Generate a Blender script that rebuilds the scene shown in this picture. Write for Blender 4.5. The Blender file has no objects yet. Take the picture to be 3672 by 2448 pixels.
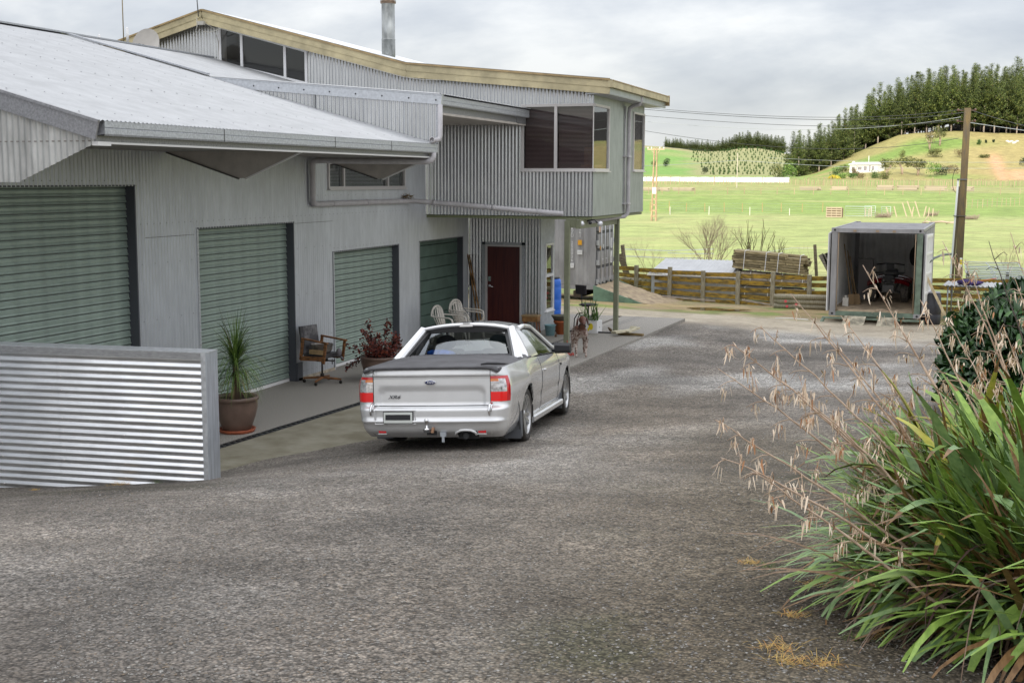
import bpy, math, random
import numpy as np
from mathutils import Vector, Matrix, Euler, noise as mnoise
random.seed(7); np.random.seed(7)
R = math.radians; PI = math.pi
sc = bpy.context.scene; COL = sc.collection
# ------------------------------------------------------------------ camera
F = 4496.0; PSI, TH, RO = R(19.18), R(7.374), R(-.181)
fwd = np.array([-math.sin(PSI)*math.cos(TH), math.cos(PSI)*math.cos(TH), -math.sin(TH)])
rgt = np.array([math.cos(PSI), math.sin(PSI), 0.]); dwn = np.cross(fwd, rgt)
CM = np.array([math.cos(RO)*rgt+math.sin(RO)*dwn, -math.sin(RO)*rgt+math.cos(RO)*dwn, fwd])
CH = 3.5
cd = bpy.data.cameras.new('camera'); cam = bpy.data.objects.new('camera', cd); COL.objects.link(cam)
cd.lens = F*36/3672; cd.sensor_width = 36; cd.clip_start = .1; cd.clip_end = 20000
m = Matrix(((CM[0][0], -CM[1][0], -CM[2][0], 0), (CM[0][1], -CM[1][1], -CM[2][1], 0), (CM[0][2], -CM[1][2], -CM[2][2], CH), (0, 0, 0, 1)))
cam.matrix_world = m; sc.camera = cam
# ------------------------------------------------------------------ world and sun
SUN_EL, SUN_AZ = R(31), R(8.5)            # sun behind the camera, light travels towards +Y and a little -X
W = bpy.data.worlds.new('World'); sc.world = W; W.use_nodes = True
nt = W.node_tree; N = nt.nodes; L = nt.links; N.clear()
def wn(t, **k):
    n = N.new(t)
    for a, b in k.items(): setattr(n, a, b)
    return n
out = wn('ShaderNodeOutputWorld'); bg = wn('ShaderNodeBackground'); bg.inputs[1].default_value = .1
sky = wn('ShaderNodeTexSky', sky_type='NISHITA'); sky.sun_disc = False; sky.sun_elevation = SUN_EL; sky.sun_rotation = PI - SUN_AZ*0 - R(-8.5)
sky.altitude = 50; sky.air_density = 1; sky.dust_density = 1
tc = wn('ShaderNodeTexCoord'); sx = wn('ShaderNodeSeparateXYZ'); L.new(tc.outputs['Generated'], sx.inputs[0])
def mth(op, a, b=None, clamp=False):
    n = wn('ShaderNodeMath', operation=op); n.use_clamp = clamp
    for i, q in enumerate((a, b)):
        if q is None: continue
        if isinstance(q, (int, float)): n.inputs[i].default_value = q
        else: L.new(q, n.inputs[i])
    return n.outputs[0]
zz = mth('ADD', mth('MAXIMUM', sx.outputs[2], 0.), .34)
cx_ = mth('DIVIDE', sx.outputs[0], zz); cy_ = mth('DIVIDE', sx.outputs[1], zz)
cb = wn('ShaderNodeCombineXYZ'); L.new(cx_, cb.inputs[0]); L.new(cy_, cb.inputs[1])
no1 = wn('ShaderNodeTexNoise'); no1.inputs['Scale'].default_value = 3.2; no1.inputs['Detail'].default_value = 7; no1.inputs['Roughness'].default_value = .56
no1.inputs['Distortion'].default_value = .15
mp = wn('ShaderNodeMapping'); mp.inputs['Scale'].default_value = (.8, 1.0, 1); mp.inputs['Location'].default_value = (3.3, 1.1, 0); mp.inputs['Rotation'].default_value = (0, 0, .35)
L.new(cb.outputs[0], mp.inputs[0]); L.new(mp.outputs[0], no1.inputs['Vector'])
no3 = wn('ShaderNodeTexNoise'); no3.inputs['Scale'].default_value = .8; no3.inputs['Detail'].default_value = 3; L.new(mp.outputs[0], no3.inputs['Vector'])
cl = mth('ADD', mth('MULTIPLY', no1.outputs[0], .62), mth('MULTIPLY', no3.outputs[0], .38))
rp = wn('ShaderNodeValToRGB'); e = rp.color_ramp.elements
e[0].position = .35; e[0].color = (.46, .49, .56, 1); e[1].position = .61; e[1].color = (.90, .90, .90, 1)
k = rp.color_ramp.elements.new(.49); k.color = (.66, .68, .72, 1)
L.new(cl, rp.inputs[0])
# overcast dome: zenith about three times the horizon, a bright gap low over the hills
lum = mth('ADD', .90, mth('MULTIPLY', mth('MAXIMUM', sx.outputs[2], 0.), 2.5))
low = mth('SUBTRACT', 1.0, mth('DIVIDE', mth('MAXIMUM', sx.outputs[2], 0.), .075), clamp=True)
sc1 = wn('ShaderNodeVectorMath', operation='SCALE'); L.new(rp.outputs[0], sc1.inputs[0]); L.new(mth('MULTIPLY', lum, 7.6), sc1.inputs['Scale'])
mx0 = wn('ShaderNodeMix', data_type='RGBA'); mx0.inputs[7].default_value = (7.6, 7.7, 7.7, 1); L.new(mth('MULTIPLY', low, .8), mx0.inputs[0]); L.new(sc1.outputs[0], mx0.inputs[6])
mx1 = wn('ShaderNodeMix', data_type='RGBA'); mx1.inputs[0].default_value = .86; L.new(sky.outputs[0], mx1.inputs[6]); L.new(mx0.outputs[2], mx1.inputs[7])
L.new(mx1.outputs[2], bg.inputs[0]); L.new(bg.outputs[0], out.inputs[0])
sd = bpy.data.lights.new('sun', 'SUN'); sd.energy = 3.9; sd.angle = R(.53); sd.color = (1, .95, .86)
sun = bpy.data.objects.new('sun', sd); COL.objects.link(sun)
SDIR = Vector((-math.sin(SUN_AZ)*math.cos(SUN_EL), math.cos(SUN_AZ)*math.cos(SUN_EL), -math.sin(SUN_EL)))   # travel of light
sun.rotation_euler = SDIR.to_track_quat('-Z', 'Y').to_euler(); sun.location = (60, -400, 250)
sc.view_settings.view_transform = 'Standard'; sc.view_settings.look = 'None'; sc.view_settings.exposure = .35; sc.view_settings.gamma = 1
sc.render.engine = 'CYCLES'

# ------------------------------------------------------------------ helpers
def ray(x, y):
    return CM.T @ np.array([(x-1836)/F, (y-1224)/F, 1.])
def onZ(x, y, z):
    d = ray(x, y); t = (z-CH)/d[2]; return Vector((d[0]*t, d[1]*t, z))
def onY(x, y, Y):
    d = ray(x, y); t = Y/d[1]; return Vector((d[0]*t, Y, CH+d[2]*t))
def onX(x, y, X):
    d = ray(x, y); t = X/d[0]; return Vector((X, d[1]*t, CH+d[2]*t))
def onD(x, y, D):
    d = ray(x, y)*D; return Vector((d[0], d[1], CH+d[2]))

class MB:
    def __init__(s): s.v = []; s.f = []; s.mi = []; s.sm = []
    def add(s, vs, fs, mi=0, sm=False):
        o = len(s.v); s.v += [tuple(p) for p in vs]
        for f in fs: s.f.append(tuple(o+i for i in f)); s.mi.append(mi); s.sm.append(sm)
    def quad(s, a, b, c, d, mi=0): s.add((a, b, c, d), ((0, 1, 2, 3),), mi)
    def box(s, c, d, mi=0, M=None):
        x, y, z = (q/2 for q in d); C = Vector(c)
        vs = [Vector((a, b, e)) for a in (-x, x) for b in (-y, y) for e in (-z, z)]
        if M is not None: vs = [M @ v for v in vs]
        s.add([v+C for v in vs], ((0, 1, 3, 2), (4, 6, 7, 5), (0, 4, 5, 1), (2, 3, 7, 6), (0, 2, 6, 4), (1, 5, 7, 3)), mi)
    def ab(s, a, b, mi=0):
        s.box([(a[i]+b[i])/2 for i in range(3)], [abs(b[i]-a[i]) for i in range(3)], mi)
    def bar(s, p0, p1, w, h, up=(0, 0, 1), mi=0, bev=0, w1=None, h1=None):
        p0 = Vector(p0); p1 = Vector(p1); d = (p1-p0).normalized(); u = Vector(up)
        r = d.cross(u)
        if r.length < 1e-5: r = d.cross(Vector((1, 0, 0)))
        r.normalize(); u = r.cross(d); vs = []
        for p, ww, hh in ((p0, w, h), (p1, w1 or w, h1 or h)):
            a, b = ww/2, hh/2
            if bev:
                for (x, y) in ((-a+bev, -b), (a-bev, -b), (a, -b+bev), (a, b-bev), (a-bev, b), (-a+bev, b), (-a, b-bev), (-a, -b+bev)): vs.append(p+r*x+u*y)
            else:
                for (x, y) in ((-a, -b), (a, -b), (a, b), (-a, b)): vs.append(p+r*x+u*y)
        n = len(vs)//2
        fs = [(i, (i+1) % n, n+(i+1) % n, n+i) for i in range(n)] + [tuple(range(n))[::-1], tuple(range(n, 2*n))]
        s.add(vs, fs, mi)
    def tube(s, pts, r, n=8, mi=0, caps=True, sm=True, flat=1.0):
        pts = [Vector(p) for p in pts]; m_ = len(pts); rs = r if hasattr(r, '__len__') else [r]*m_
        vs = []; ref = None
        for i, p in enumerate(pts):
            d = (pts[min(i+1, m_-1)]-pts[max(i-1, 0)])
            d = d.normalized() if d.length > 1e-9 else Vector((0, 0, 1))
            if ref is None:
                ref = d.cross(Vector((0, 0, 1)))
                if ref.length < .05: ref = d.cross(Vector((1, 0, 0)))
            a = (ref-d*ref.dot(d)); a = a.normalized() if a.length > 1e-6 else d.orthogonal().normalized()
            ref = a; b = d.cross(a)
            for k in range(n):
                t = 2*PI*k/n; vs.append(p+a*(math.cos(t)*rs[i])+b*(math.sin(t)*rs[i]*flat))
        fs = [(i*n+k, i*n+(k+1) % n, (i+1)*n+(k+1) % n, (i+1)*n+k) for i in range(m_-1) for k in range(n)]
        s.add(vs, fs, mi, sm)
        if caps:
            o = len(s.v)-len(vs)
            s.f += [tuple(o+k for k in range(n))[::-1], tuple(o+(m_-1)*n+k for k in range(n))]; s.mi += [mi, mi]; s.sm += [False, False]
    def lathe(s, prof, c=(0, 0, 0), n=24, mi=0, M=None, sm=True, a0=0, a1=2*PI):
        full = abs(a1-a0-2*PI) < 1e-6; cols = n if full else n+1; vs = []
        for r, z in prof:
            for k in range(cols):
                t = a0+(a1-a0)*k/n; v = Vector((r*math.cos(t), r*math.sin(t), z))
                if M is not None: v = M @ v
                vs.append(v+Vector(c))
        fs = []
        for i in range(len(prof)-1):
            for k in range(n):
                k2 = (k+1) % cols if full else k+1
                fs.append((i*cols+k, i*cols+k2, (i+1)*cols+k2, (i+1)*cols+k))
        s.add(vs, fs, mi, sm)
    def grid(s, fn, nu, nv, mi=0, sm=True, closed=False):
        vs = [fn(i/nu, j/nv) for i in range(nu+1) for j in range(nv+1)]
        s.add(vs, [(i*(nv+1)+j, (i+1)*(nv+1)+j, (i+1)*(nv+1)+j+1, i*(nv+1)+j+1) for i in range(nu) for j in range(nv)], mi, sm)
    def ball(s, c, r, n=10, mi=0, M=None):
        if not hasattr(r, '__len__'): r = (r, r, r)
        h = n//2+1; vs = []
        for i in range(h+1):
            a = PI*i/h
            for k in range(n):
                t = 2*PI*k/n; v = Vector((r[0]*math.sin(a)*math.cos(t), r[1]*math.sin(a)*math.sin(t), r[2]*math.cos(a)))
                if M is not None: v = M @ v
                vs.append(v+Vector(c))
        s.add(vs, [(i*n+k, (i+1)*n+k, (i+1)*n+(k+1) % n, i*n+(k+1) % n) for i in range(h) for k in range(n)], mi, True)
    def prism(s, poly, z0, z1, mi=0, M=None, c=(0, 0, 0)):
        n = len(poly); vs = [Vector((x, y, z)) for z in (z0, z1) for x, y in poly]
        if M is not None: vs = [M @ v for v in vs]
        s.add([v+Vector(c) for v in vs], [tuple(range(n))[::-1], tuple(range(n, 2*n))]+[(i, (i+1) % n, n+(i+1) % n, n+i) for i in range(n)], mi)
    def mesh(s, name, mats):
        me = bpy.data.meshes.new(name); me.from_pydata(s.v, [], s.f)
        for q in (mats if isinstance(mats, (list, tuple)) else [mats]): me.materials.append(q)
        me.polygons.foreach_set('material_index', s.mi); me.polygons.foreach_set('use_smooth', s.sm); me.update()
        return me
    def build(s, name, mats, parent=None, **k):
        return link(name, s.mesh(name, mats), parent, **k)
def link(name, me, parent=None, loc=None, rot=None, scale=None, **k):
    o = bpy.data.objects.new(name, me); COL.objects.link(o)
    if parent is not None: o.parent = parent
    if loc is not None: o.location = loc
    if rot is not None: o.rotation_euler = rot
    if scale is not None: o.scale = (scale,)*3 if isinstance(scale, (int, float)) else scale
    tag(o, **k); return o
def tag(o, label=None, cat=None, group=None, kind=None):
    if label: o['label'] = label
    if cat: o['category'] = cat
    if group: o['group'] = group
    if kind: o['kind'] = kind
    return o
def empty(name, loc=(0, 0, 0), rz=0, **k):
    o = link(name, None, loc=loc, rot=(0, 0, rz), **k); o.empty_display_size = .2; return o
KIDS = {}
def copy_tree(o, parent=None):
    c = o.copy(); COL.objects.link(c)
    if parent is not None: c.parent = parent
    for ch in [x for x in KIDS.get(o.name) or [q for q in bpy.data.objects if q.parent == o]]: copy_tree(ch, c)
    return c
def lerp(a, b, t): return a+(b-a)*t
def sst(a, b, x):
    t = min(1, max(0, (x-a)/(b-a))); return t*t*(3-2*t)

# ------------------------------------------------------------------ materials
MT = {}
def mat(name, col, rough=.6, metal=0, nscale=None, namt=.15, bump=0, bscale=None, col2=None, spec=None, coat=0, rnd=0, detail=4, stretch=None, emit=None, alpha=None, ramp=(.35, .65)):
    if name in MT: return MT[name]
    M = bpy.data.materials.new(name); M.use_nodes = True; t = M.node_tree; n = t.nodes; l = t.links
    b = n['Principled BSDF']; b.inputs['Roughness'].default_value = rough; b.inputs['Metallic'].default_value = metal
    b.inputs['Base Color'].default_value = (*col, 1)
    if spec is not None: b.inputs['Specular IOR Level'].default_value = spec
    if coat: b.inputs['Coat Weight'].default_value = coat; b.inputs['Coat Roughness'].default_value = .06
    cur = None; tcn = n.new('ShaderNodeTexCoord'); vec = tcn.outputs['Object']
    if stretch:
        mpn = n.new('ShaderNodeMapping'); mpn.inputs['Scale'].default_value = stretch; l.new(vec, mpn.inputs[0]); vec = mpn.outputs[0]
    if nscale:
        ns = n.new('ShaderNodeTexNoise'); ns.inputs['Scale'].default_value = nscale; ns.inputs['Detail'].default_value = detail; ns.inputs['Roughness'].default_value = .6; l.new(vec, ns.inputs['Vector'])
        r_ = n.new('ShaderNodeValToRGB'); c2 = col2 or tuple(min(1, c*(1+namt*2)) for c in col); c1 = col if col2 else tuple(c*(1-namt*2) for c in col)
        r_.color_ramp.elements[0].position = ramp[0]; r_.color_ramp.elements[1].position = ramp[1]
        r_.color_ramp.elements[0].color = (*c1, 1); r_.color_ramp.elements[1].color = (*c2, 1)
        l.new(ns.outputs[0], r_.inputs[0]); cur = r_.outputs[0]
    if rnd:
        oi = n.new('ShaderNodeObjectInfo'); mr = n.new('ShaderNodeMapRange'); mr.inputs['To Min'].default_value = 1-rnd; mr.inputs['To Max'].default_value = 1+rnd
        l.new(oi.outputs['Random'], mr.inputs[0]); vm = n.new('ShaderNodeVectorMath'); vm.operation = 'SCALE'
        if cur is not None: l.new(cur, vm.inputs[0])
        else: vm.inputs[0].default_value = col
        l.new(mr.outputs[0], vm.inputs['Scale']); cur = vm.outputs[0]
    if cur is not None: l.new(cur, b.inputs['Base Color'])
    if bump:
        nb = n.new('ShaderNodeTexNoise'); nb.inputs['Scale'].default_value = bscale or (nscale or 20); nb.inputs['Detail'].default_value = 4; l.new(vec, nb.inputs['Vector'])
        bp = n.new('ShaderNodeBump'); bp.inputs['Strength'].default_value = bump; bp.inputs['Distance'].default_value = .02
        l.new(nb.outputs[0], bp.inputs['Height']); l.new(bp.outputs[0], b.inputs['Normal'])
    if emit: b.inputs['Emission Color'].default_value = (*col, 1); b.inputs['Emission Strength'].default_value = emit
    MT[name] = M; return M
def glass(name, tint=(.02, .025, .025), tr=.35, rough=.02, f0=.07):
    M = bpy.data.materials.new(name); M.use_nodes = True; t = M.node_tree; n = t.nodes; l = t.links
    n.remove(n['Principled BSDF'])
    gl = n.new('ShaderNodeBsdfGlossy'); gl.inputs['Color'].default_value = (.92, .95, .94, 1); gl.inputs['Roughness'].default_value = rough
    tr_ = n.new('ShaderNodeBsdfTransparent'); tr_.inputs[0].default_value = (tr+tint[0], tr+tint[1], tr+tint[2], 1); mx = n.new('ShaderNodeMixShader'); lw = n.new('ShaderNodeLayerWeight'); lw.inputs[0].default_value = .5; pw = n.new('ShaderNodeMath'); pw.operation = 'POWER'; pw.inputs[1].default_value = 4.; l.new(lw.outputs['Facing'], pw.inputs[0]); fr = n.new('ShaderNodeMath'); fr.operation = 'MULTIPLY_ADD'; fr.inputs[1].default_value = 1-f0; fr.inputs[2].default_value = f0; l.new(pw.outputs[0], fr.inputs[0])
    l.new(fr.outputs[0], mx.inputs[0]); l.new(tr_.outputs[0], mx.inputs[1]); l.new(gl.outputs[0], mx.inputs[2]); l.new(mx.outputs[0], n['Material Output'].inputs[0])
    return M
zinc = mat('zincalume', (.52, .54, .57), .40, .4, nscale=9, namt=.035, rnd=.06, stretch=(1, 1, .25), bump=.02, bscale=60)
zinc_old = mat('zincalume_weathered', (.50, .50, .48), .48, .5, nscale=5, namt=.13, rnd=.05, stretch=(1, 1, .3))
zinc_roof = mat('zincalume_roof', (.42, .425, .43), .42, .5, nscale=3, namt=.04, rnd=.025)
zinc_bright = mat('zincalume_bright', (.72, .73, .74), .3, .85, nscale=7, namt=.06, stretch=(.3, 1, 1))
zinc_trim = mat('zincalume_trim', (.46, .475, .50), .45, .35, nscale=40, namt=.09)
zinc_trim_dk = mat('zincalume_trim_dull', (.30, .30, .31), .5, .5, nscale=40, namt=.09)
zinc_green = mat('zincalume_side', (.41, .44, .425), .38, .55, nscale=9, namt=.05, rnd=.04, stretch=(1, 1, .25))  # green tinge of the reflected fields mixed into the sheet colour
screw_m = mat('screw_metal', (.25, .25, .26), .5, .6)
cream = mat('fascia_cream', (.50, .43, .26), .55, nscale=3, namt=.1)
cream2 = mat('fascia_cap', (.38, .27, .13), .5, nscale=4, namt=.1)
soffit_m = mat('soffit_board', (.48, .44, .40), .8, nscale=6, namt=.05)
white_trim = mat('white_trim', (.78, .77, .76), .4)
alu = mat('window_aluminium', (.66, .63, .62), .4, .2)
alu_white = mat('window_white', (.82, .82, .83), .35)
rd_m = mat('roller_door_green', (.295, .365, .318), .42, .15, nscale=4, namt=.07, rnd=.04)
jamb_m = mat('door_jamb_grey', (.085, .09, .105), .55, .2)
dark = mat('dark_void', (.012, .012, .014), .9)
plast_grey = mat('downpipe_grey', (.50, .48, .49), .45, nscale=6, namt=.05)
wood_red = mat('door_red_timber', (.055, .009, .011), .38, nscale=4, col2=(.10, .02, .015), stretch=(8, 8, .5))
wd = mat('timber_weathered', (.17, .14, .09), .85, nscale=7, namt=.3, stretch=(1, 6, 6), rnd=.2, bump=.3)
wd_post = mat('timber_post', (.20, .17, .11), .85, nscale=9, col2=(.36, .33, .24), stretch=(4, 4, .7), rnd=.1, bump=.3)
wd_rail = mat('timber_rail_lichen', (.10, .075, .03), .9, nscale=5, col2=(.42, .26, .03), rnd=.12, bump=.4, stretch=(1, 1, 3))
wd_pale = mat('timber_pale', (.55, .45, .28), .75, nscale=8, namt=.12)
concrete_post = mat('concrete_old', (.085, .068, .05), .85, nscale=3, col2=(.15, .105, .045), bump=.3, bscale=30, stretch=(3, 3, .6))
olive = mat('paint_olive', (.19, .20, .13), .5, nscale=5, namt=.06)
black_pl = mat('black_plastic', (.015, .015, .017), .5)
black_rub = mat('rubber', (.02, .02, .02), .8)
chrome = mat('chrome', (.75, .75, .76), .12, 1.0)
steel_dk = mat('steel_dark', (.12, .12, .12), .5, .6)
galv_pipe = mat('galvanised_pipe', (.42, .45, .48), .45, .5)
pane_m = glass('window_glass', tr=.80)
pane_dk = glass('window_glass_dark', (.035, .018, .02), tr=.25, rough=.08)
# ------------------------------------------------------------------ terrain
def azx(x, y):
    a = math.atan2(x, y)+PSI
    return 1836+F*math.tan(max(-1.3, min(1.3, a)))
CP = [(0,0,1.9),(3,0,1.95),(-3,0,1.75),(-6,0,1.5),(-10,0,1.2),(0,6,1.3),(3,6,1.45),(-3,5,1.32),(-6,5,1.08),(-10,5,.72),(-3,10,.85),(0,10,.98),(3,10,1.1),(-6,9,.74),
(-7.0,10.55,.46),(-8.3,10.6,.30),(-9.6,10.8,.14),(-9,9,.42),(-13,10,0),(-13,6,.4),(-8.16,12.8,0),(-7.7,13.4,.05),(-7.25,14.0,.06),(-7.0,12.6,.24),(-6.49,14.21,.20),(-6.9,15.2,0.03),(-6.9,17.3,-.02),(-5.33,17.5,.05),(-4.9,14.4,.29),(-5.7,14.3,.25),
(-3,14,.42),(0,14,.6),(3,14,.75),(-6.4,20,-.02),(-6.4,25,-.03),(-6.3,30,-.05),(-6.3,31.5,-.08),(-3,20,.02),(0,20,.2),(3,20,.3),(-3,25,-.1),(0,25,-.02),(-3,30,-.22),(0,30,-.2),(4,30,-.15),
(-3,34.5,-.38),(0,34.5,-.4),(-1.9,36.5,-.45),(-6,34,-.25),(-9,33,-.14),(-12,33,-.12),(-9,38.3,-.42),(-7,38,-.42),(-4.5,38,-.45),(-8,41.5,-.6),(-5,41,-.6),(0,42,-.65),(4,42,-.65),(-12,44,-.6),(-12,39,-.4),
(-8,50,-.7),(0,50,-.7),(8,50,-.65),(-20,20,0),(-20,30,0),(-20,0,.8),(10,10,1.3),(10,20,.6),(10,30,0),(-20,50,-.7),(-9,14.6,-.06),(-8,16.5,-.08),(-9,20,-.08),(-9,26,-.08),(-8,31,-.08),(-10.6,13,-.06),(-13,16,-.1),(20,0,2.1),(20,50,-.5),(0,-15,3),(-20,-15,1.5),(20,-15,3)]
_P = np.array(CP, float); _n = len(_P)
def _phi(r2): return np.where(r2 > 1e-12, .5*r2*np.log(np.maximum(r2, 1e-12)), 0)
_A = np.zeros((_n+3, _n+3)); _A[:_n, :_n] = _phi(((_P[:, None, :2]-_P[None, :, :2])**2).sum(2))+np.eye(_n)*.02
_A[:_n, _n] = 1; _A[:_n, _n+1:] = _P[:, :2]; _A[_n, :_n] = 1; _A[_n+1:, :_n] = _P[:, :2].T
_S = np.linalg.solve(_A, np.concatenate([_P[:, 2], [0, 0, 0]]))
def near_h(x, y):
    r2 = (_P[:, 0]-x)**2+(_P[:, 1]-y)**2
    z = float(_phi(r2) @ _S[:_n]+_S[_n]+_S[_n+1]*x+_S[_n+2]*y)
    if x > -6.6 and y < 34: z += .014*mnoise.noise(Vector((x*.9, y*.9, 1)))+.006*mnoise.noise(Vector((x*2.6, y*2.6, 2)))
    if -10.7 < x < -6.62 and 16.2 < y < 31.2: z = min(z, -.06)
    if x < -10.55 and y > 8: z = min(z, -.06)
    return z
BD = ([0, 45, 100, 140, 165, 178, 205, 232, 250, 285, 340, 380, 520, 1000, 5000], [-.7, -.7, -.95, -1.0, -.85, -.5, .1, 1.1, 1.6, 2.3, 3.1, 3.7, 5, 6, 10])
ZB = ([2700, 2760, 2830, 2870, 2930, 3000, 3060, 3120, 3200, 3260, 3400, 3550, 3672, 4200], [640, 640, 636, 630, 604, 566, 540, 515, 484, 472, 466, 472, 478, 480])
ZS = ([2700, 2760, 2800, 2830, 2875, 2950, 3030, 3100, 3200, 3300, 3420, 3560, 3672, 4200], [640, 560, 500, 486, 452, 428, 388, 368, 325, 298, 264, 250, 224, 180])
ZL = ([1500, 2200, 2310, 2400, 2500, 2560, 2650, 2720, 2800, 2870, 2950, 3000], [500, 520, 527, 532, 546, 547, 533, 534, 552, 575, 610, 640])
def ipx(x, T): return float(np.interp(x, T[0], T[1]))
def far_h(x, y):
    D = math.hypot(x, y)*math.cos(max(-1.2, min(1.2, math.atan2(x, y)+PSI))) if y > 0 else 10
    D = max(D, 1); az = azx(x, y); z = ipx(D, BD)
    if y <= 0: return z
    if az > 2700:
        zb = max(z, CH+(642-ipx(az, ZB))/F*520); z1 = ipx(380, BD)
        zs = max(zb-6, CH+(642-ipx(az, ZS))/F*640-25.5)
        if D > 380:
            t = min(1, (D-380)/140); h = lerp(z1, zb, t**1.45)
            if D > 520: h = lerp(zb, zs, sst(520, 640, D))
            z = max(z, h)
    if az < 3000 and D > 640:
        zl = CH+(642-ipx(az, ZL))/F*1200
        z = max(z, lerp(5.3, zl, sst(640, 1200, D)**.9) if D < 1200 else zl-(D-1200)*.02)
    return z
def H(x, y):
    w = max(sst(46, 62, y), sst(16, 24, abs(x+4)) if y > 46 else sst(26, 60, abs(x)), sst(15, 40, -y))
    a = near_h(x, y) if w < 1 else 0
    b = far_h(x, y) if w > 0 else 0
    if w > 0 and y < 46: b = .0-y*.015
    z = a*(1-w)+b*w
    D = math.hypot(x, y)
    if D > 60: z += mnoise.noise(Vector((x*.03, y*.03, 0)))*min(.5, D*.0012)+mnoise.noise(Vector((x*.2, y*.2, 3)))*.04
    return z
GX = sorted(set([round(v, 3) for v in list(np.arange(-13, 8.01, .22))+list(np.arange(-30, -13, 1))+list(np.arange(8, 30, 1))+list(np.arange(-150, -30, 5))+list(np.arange(30, 150, 5))+list(np.arange(-700, -150, 14))+list(np.arange(150, 400, 14))+list(np.arange(-2500, -700, 120))+list(np.arange(400, 2500, 120))]))
GY = sorted(set([round(v, 3) for v in list(np.arange(1, 45, .22))+list(np.arange(-40, 1, 3))+list(np.arange(45, 100, 1.5))+list(np.arange(100, 300, 4))+list(np.arange(300, 700, 9))+list(np.arange(700, 1400, 20))+list(np.arange(1400, 5000, 200))]))
def mixc(a, b, t): return tuple(a[i]+(b[i]-a[i])*t for i in range(3))
C_GR = (.32, .285, .248); C_TR = (.44, .38, .29); C_ST = (.33, .25, .13); C_G1 = (.29, .335, .125); C_G2 = (.205, .28, .075); C_HILL = (.29, .26, .10); C_HG = (.17, .25, .055)
def gcolor(x, y):
    """ground colour and gravel mask"""
    n1 = mnoise.noise(Vector((x*.35, y*.35, 0))); n2 = mnoise.noise(Vector((x*.9, y*.9, 7))); n3 = mnoise.noise(Vector((x*.12, y*.22, 5)))
    D = math.hypot(x, y)
    if y < 46 and abs(x+2) < 34:
        g = 1.0; c = C_GR
        # dry paler drifts running down the yard
        st = mnoise.noise(Vector((x*.22, y*.30, 2)))+.6*mnoise.noise(Vector((x*.9+.6*y*.1, y*.35, 9)))+.35*n2
        c = mixc(c, (.60, .575, .54), sst(.0, .5, st)*(.35+.6*sst(9, 16, y)))
        c = mixc(c, (.20, .182, .162), sst(.08, .6, -st)*.7)
        # browner stripe along the near middle
        s_ = x+.18*(y-8)+2.0
        c = mixc(c, (.30, .25, .19), math.exp(-(s_/1.3)**2)*.6*(1-sst(18, 24, y)))
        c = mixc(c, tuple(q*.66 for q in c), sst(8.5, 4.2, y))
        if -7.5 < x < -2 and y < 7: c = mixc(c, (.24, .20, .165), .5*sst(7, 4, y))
        t = sst(29.0, 33.2, y+n1*1.6+n2*.5+.10*(x+6)); c = mixc(c, C_TR, t*.9); g *= 1-t*.8
        t = sst(35.4, 37.2, y+n1*1.0+n2*.5+.03*(x+3)); c = mixc(c, C_ST, t); g *= 1-t
        c = mixc(c, (.20, .24, .07), t*sst(.0, .35, n2+n1*.6))
        t = sst(38, 39, y); c = mixc(c, (.38, .30, .19), t*sst(-.1, .3, n1)*.8)
        t = sst(41.6, 43.5, y+n1); c = mixc(c, C_G1, t)
        # weedy edge at the flax, moss by the wall of sheets
        e_ = sst(-2.2, -.6, x+.12*(y-4)+n1*.6)*(1-sst(14, 18, y)); c = mixc(c, (.17, .135, .085), e_*.75)
        c = mixc(c, (.07, .09, .02), e_*sst(.25, .4, n2)*.6)
        d_ = abs(y-(10.5+.02*x)); c = mixc(c, (.08, .075, .03), math.exp(-(d_/.35)**2)*(.35+n2)*(1 if x < -6.6 else 0))
        return c, g
    c = C_G1
    c = mixc(c, (.36, .35, .16), sst(-.1, .5, n3)*.6)
    c = mixc(c, C_G2, sst(160, 172, D)); c = mixc(c, (.42, .38, .18), sst(196, 206, D)*sst(.1, .4, mnoise.noise(Vector((x*.05, y*.3, 1))))*.6)
    if D > 200: c = mixc(c, (.22, .28, .08), sst(218, 240, D)*.8)
    if 250 < D < 300: c = mixc(c, (.30, .29, .12), .7)
    az = azx(x, y)
    if D > 360:
        n4 = mnoise.noise(Vector((x*.03, y*.03, 4))); hc = mixc(C_HILL, C_HG, sst(-.1, .35, n4))
        if az > 3450: hc = mixc(hc, (.34, .26, .11), .5)
        py = 642-(H(x, y)-CH)/max(D, 1)*F
        sl = math.exp(-((az-3540-(py-560)*.55)/26)**2)*sst(545, 570, py)
        sl = max(sl, math.exp(-((az-3640)/75)**2)*sst(600, 615, py)*(1-sst(635, 645, py)))
        hc = mixc(hc, (.50, .29, .16), min(1, sl))
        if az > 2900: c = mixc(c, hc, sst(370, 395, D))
        if az > 2880 and D*math.cos(math.atan2(x, y)+PSI) > 524: c = (.018, .015, .013)  # shade under the plantation pines put into the ground colour
    if D > 640 and az < 2900:
        c = C_HG if az < 2470 else (.25, .255, .115)
        if az < 2470: c = mixc((.15, .27, .06), (.22, .28, .09), sst(0, .4, mnoise.noise(Vector((x*.01, y*.01, 2)))))
        if D > 1050: c = (.27, .26, .12)
        if D > 1205: c = (.05, .05, .03)
    return c, 0.0
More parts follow.
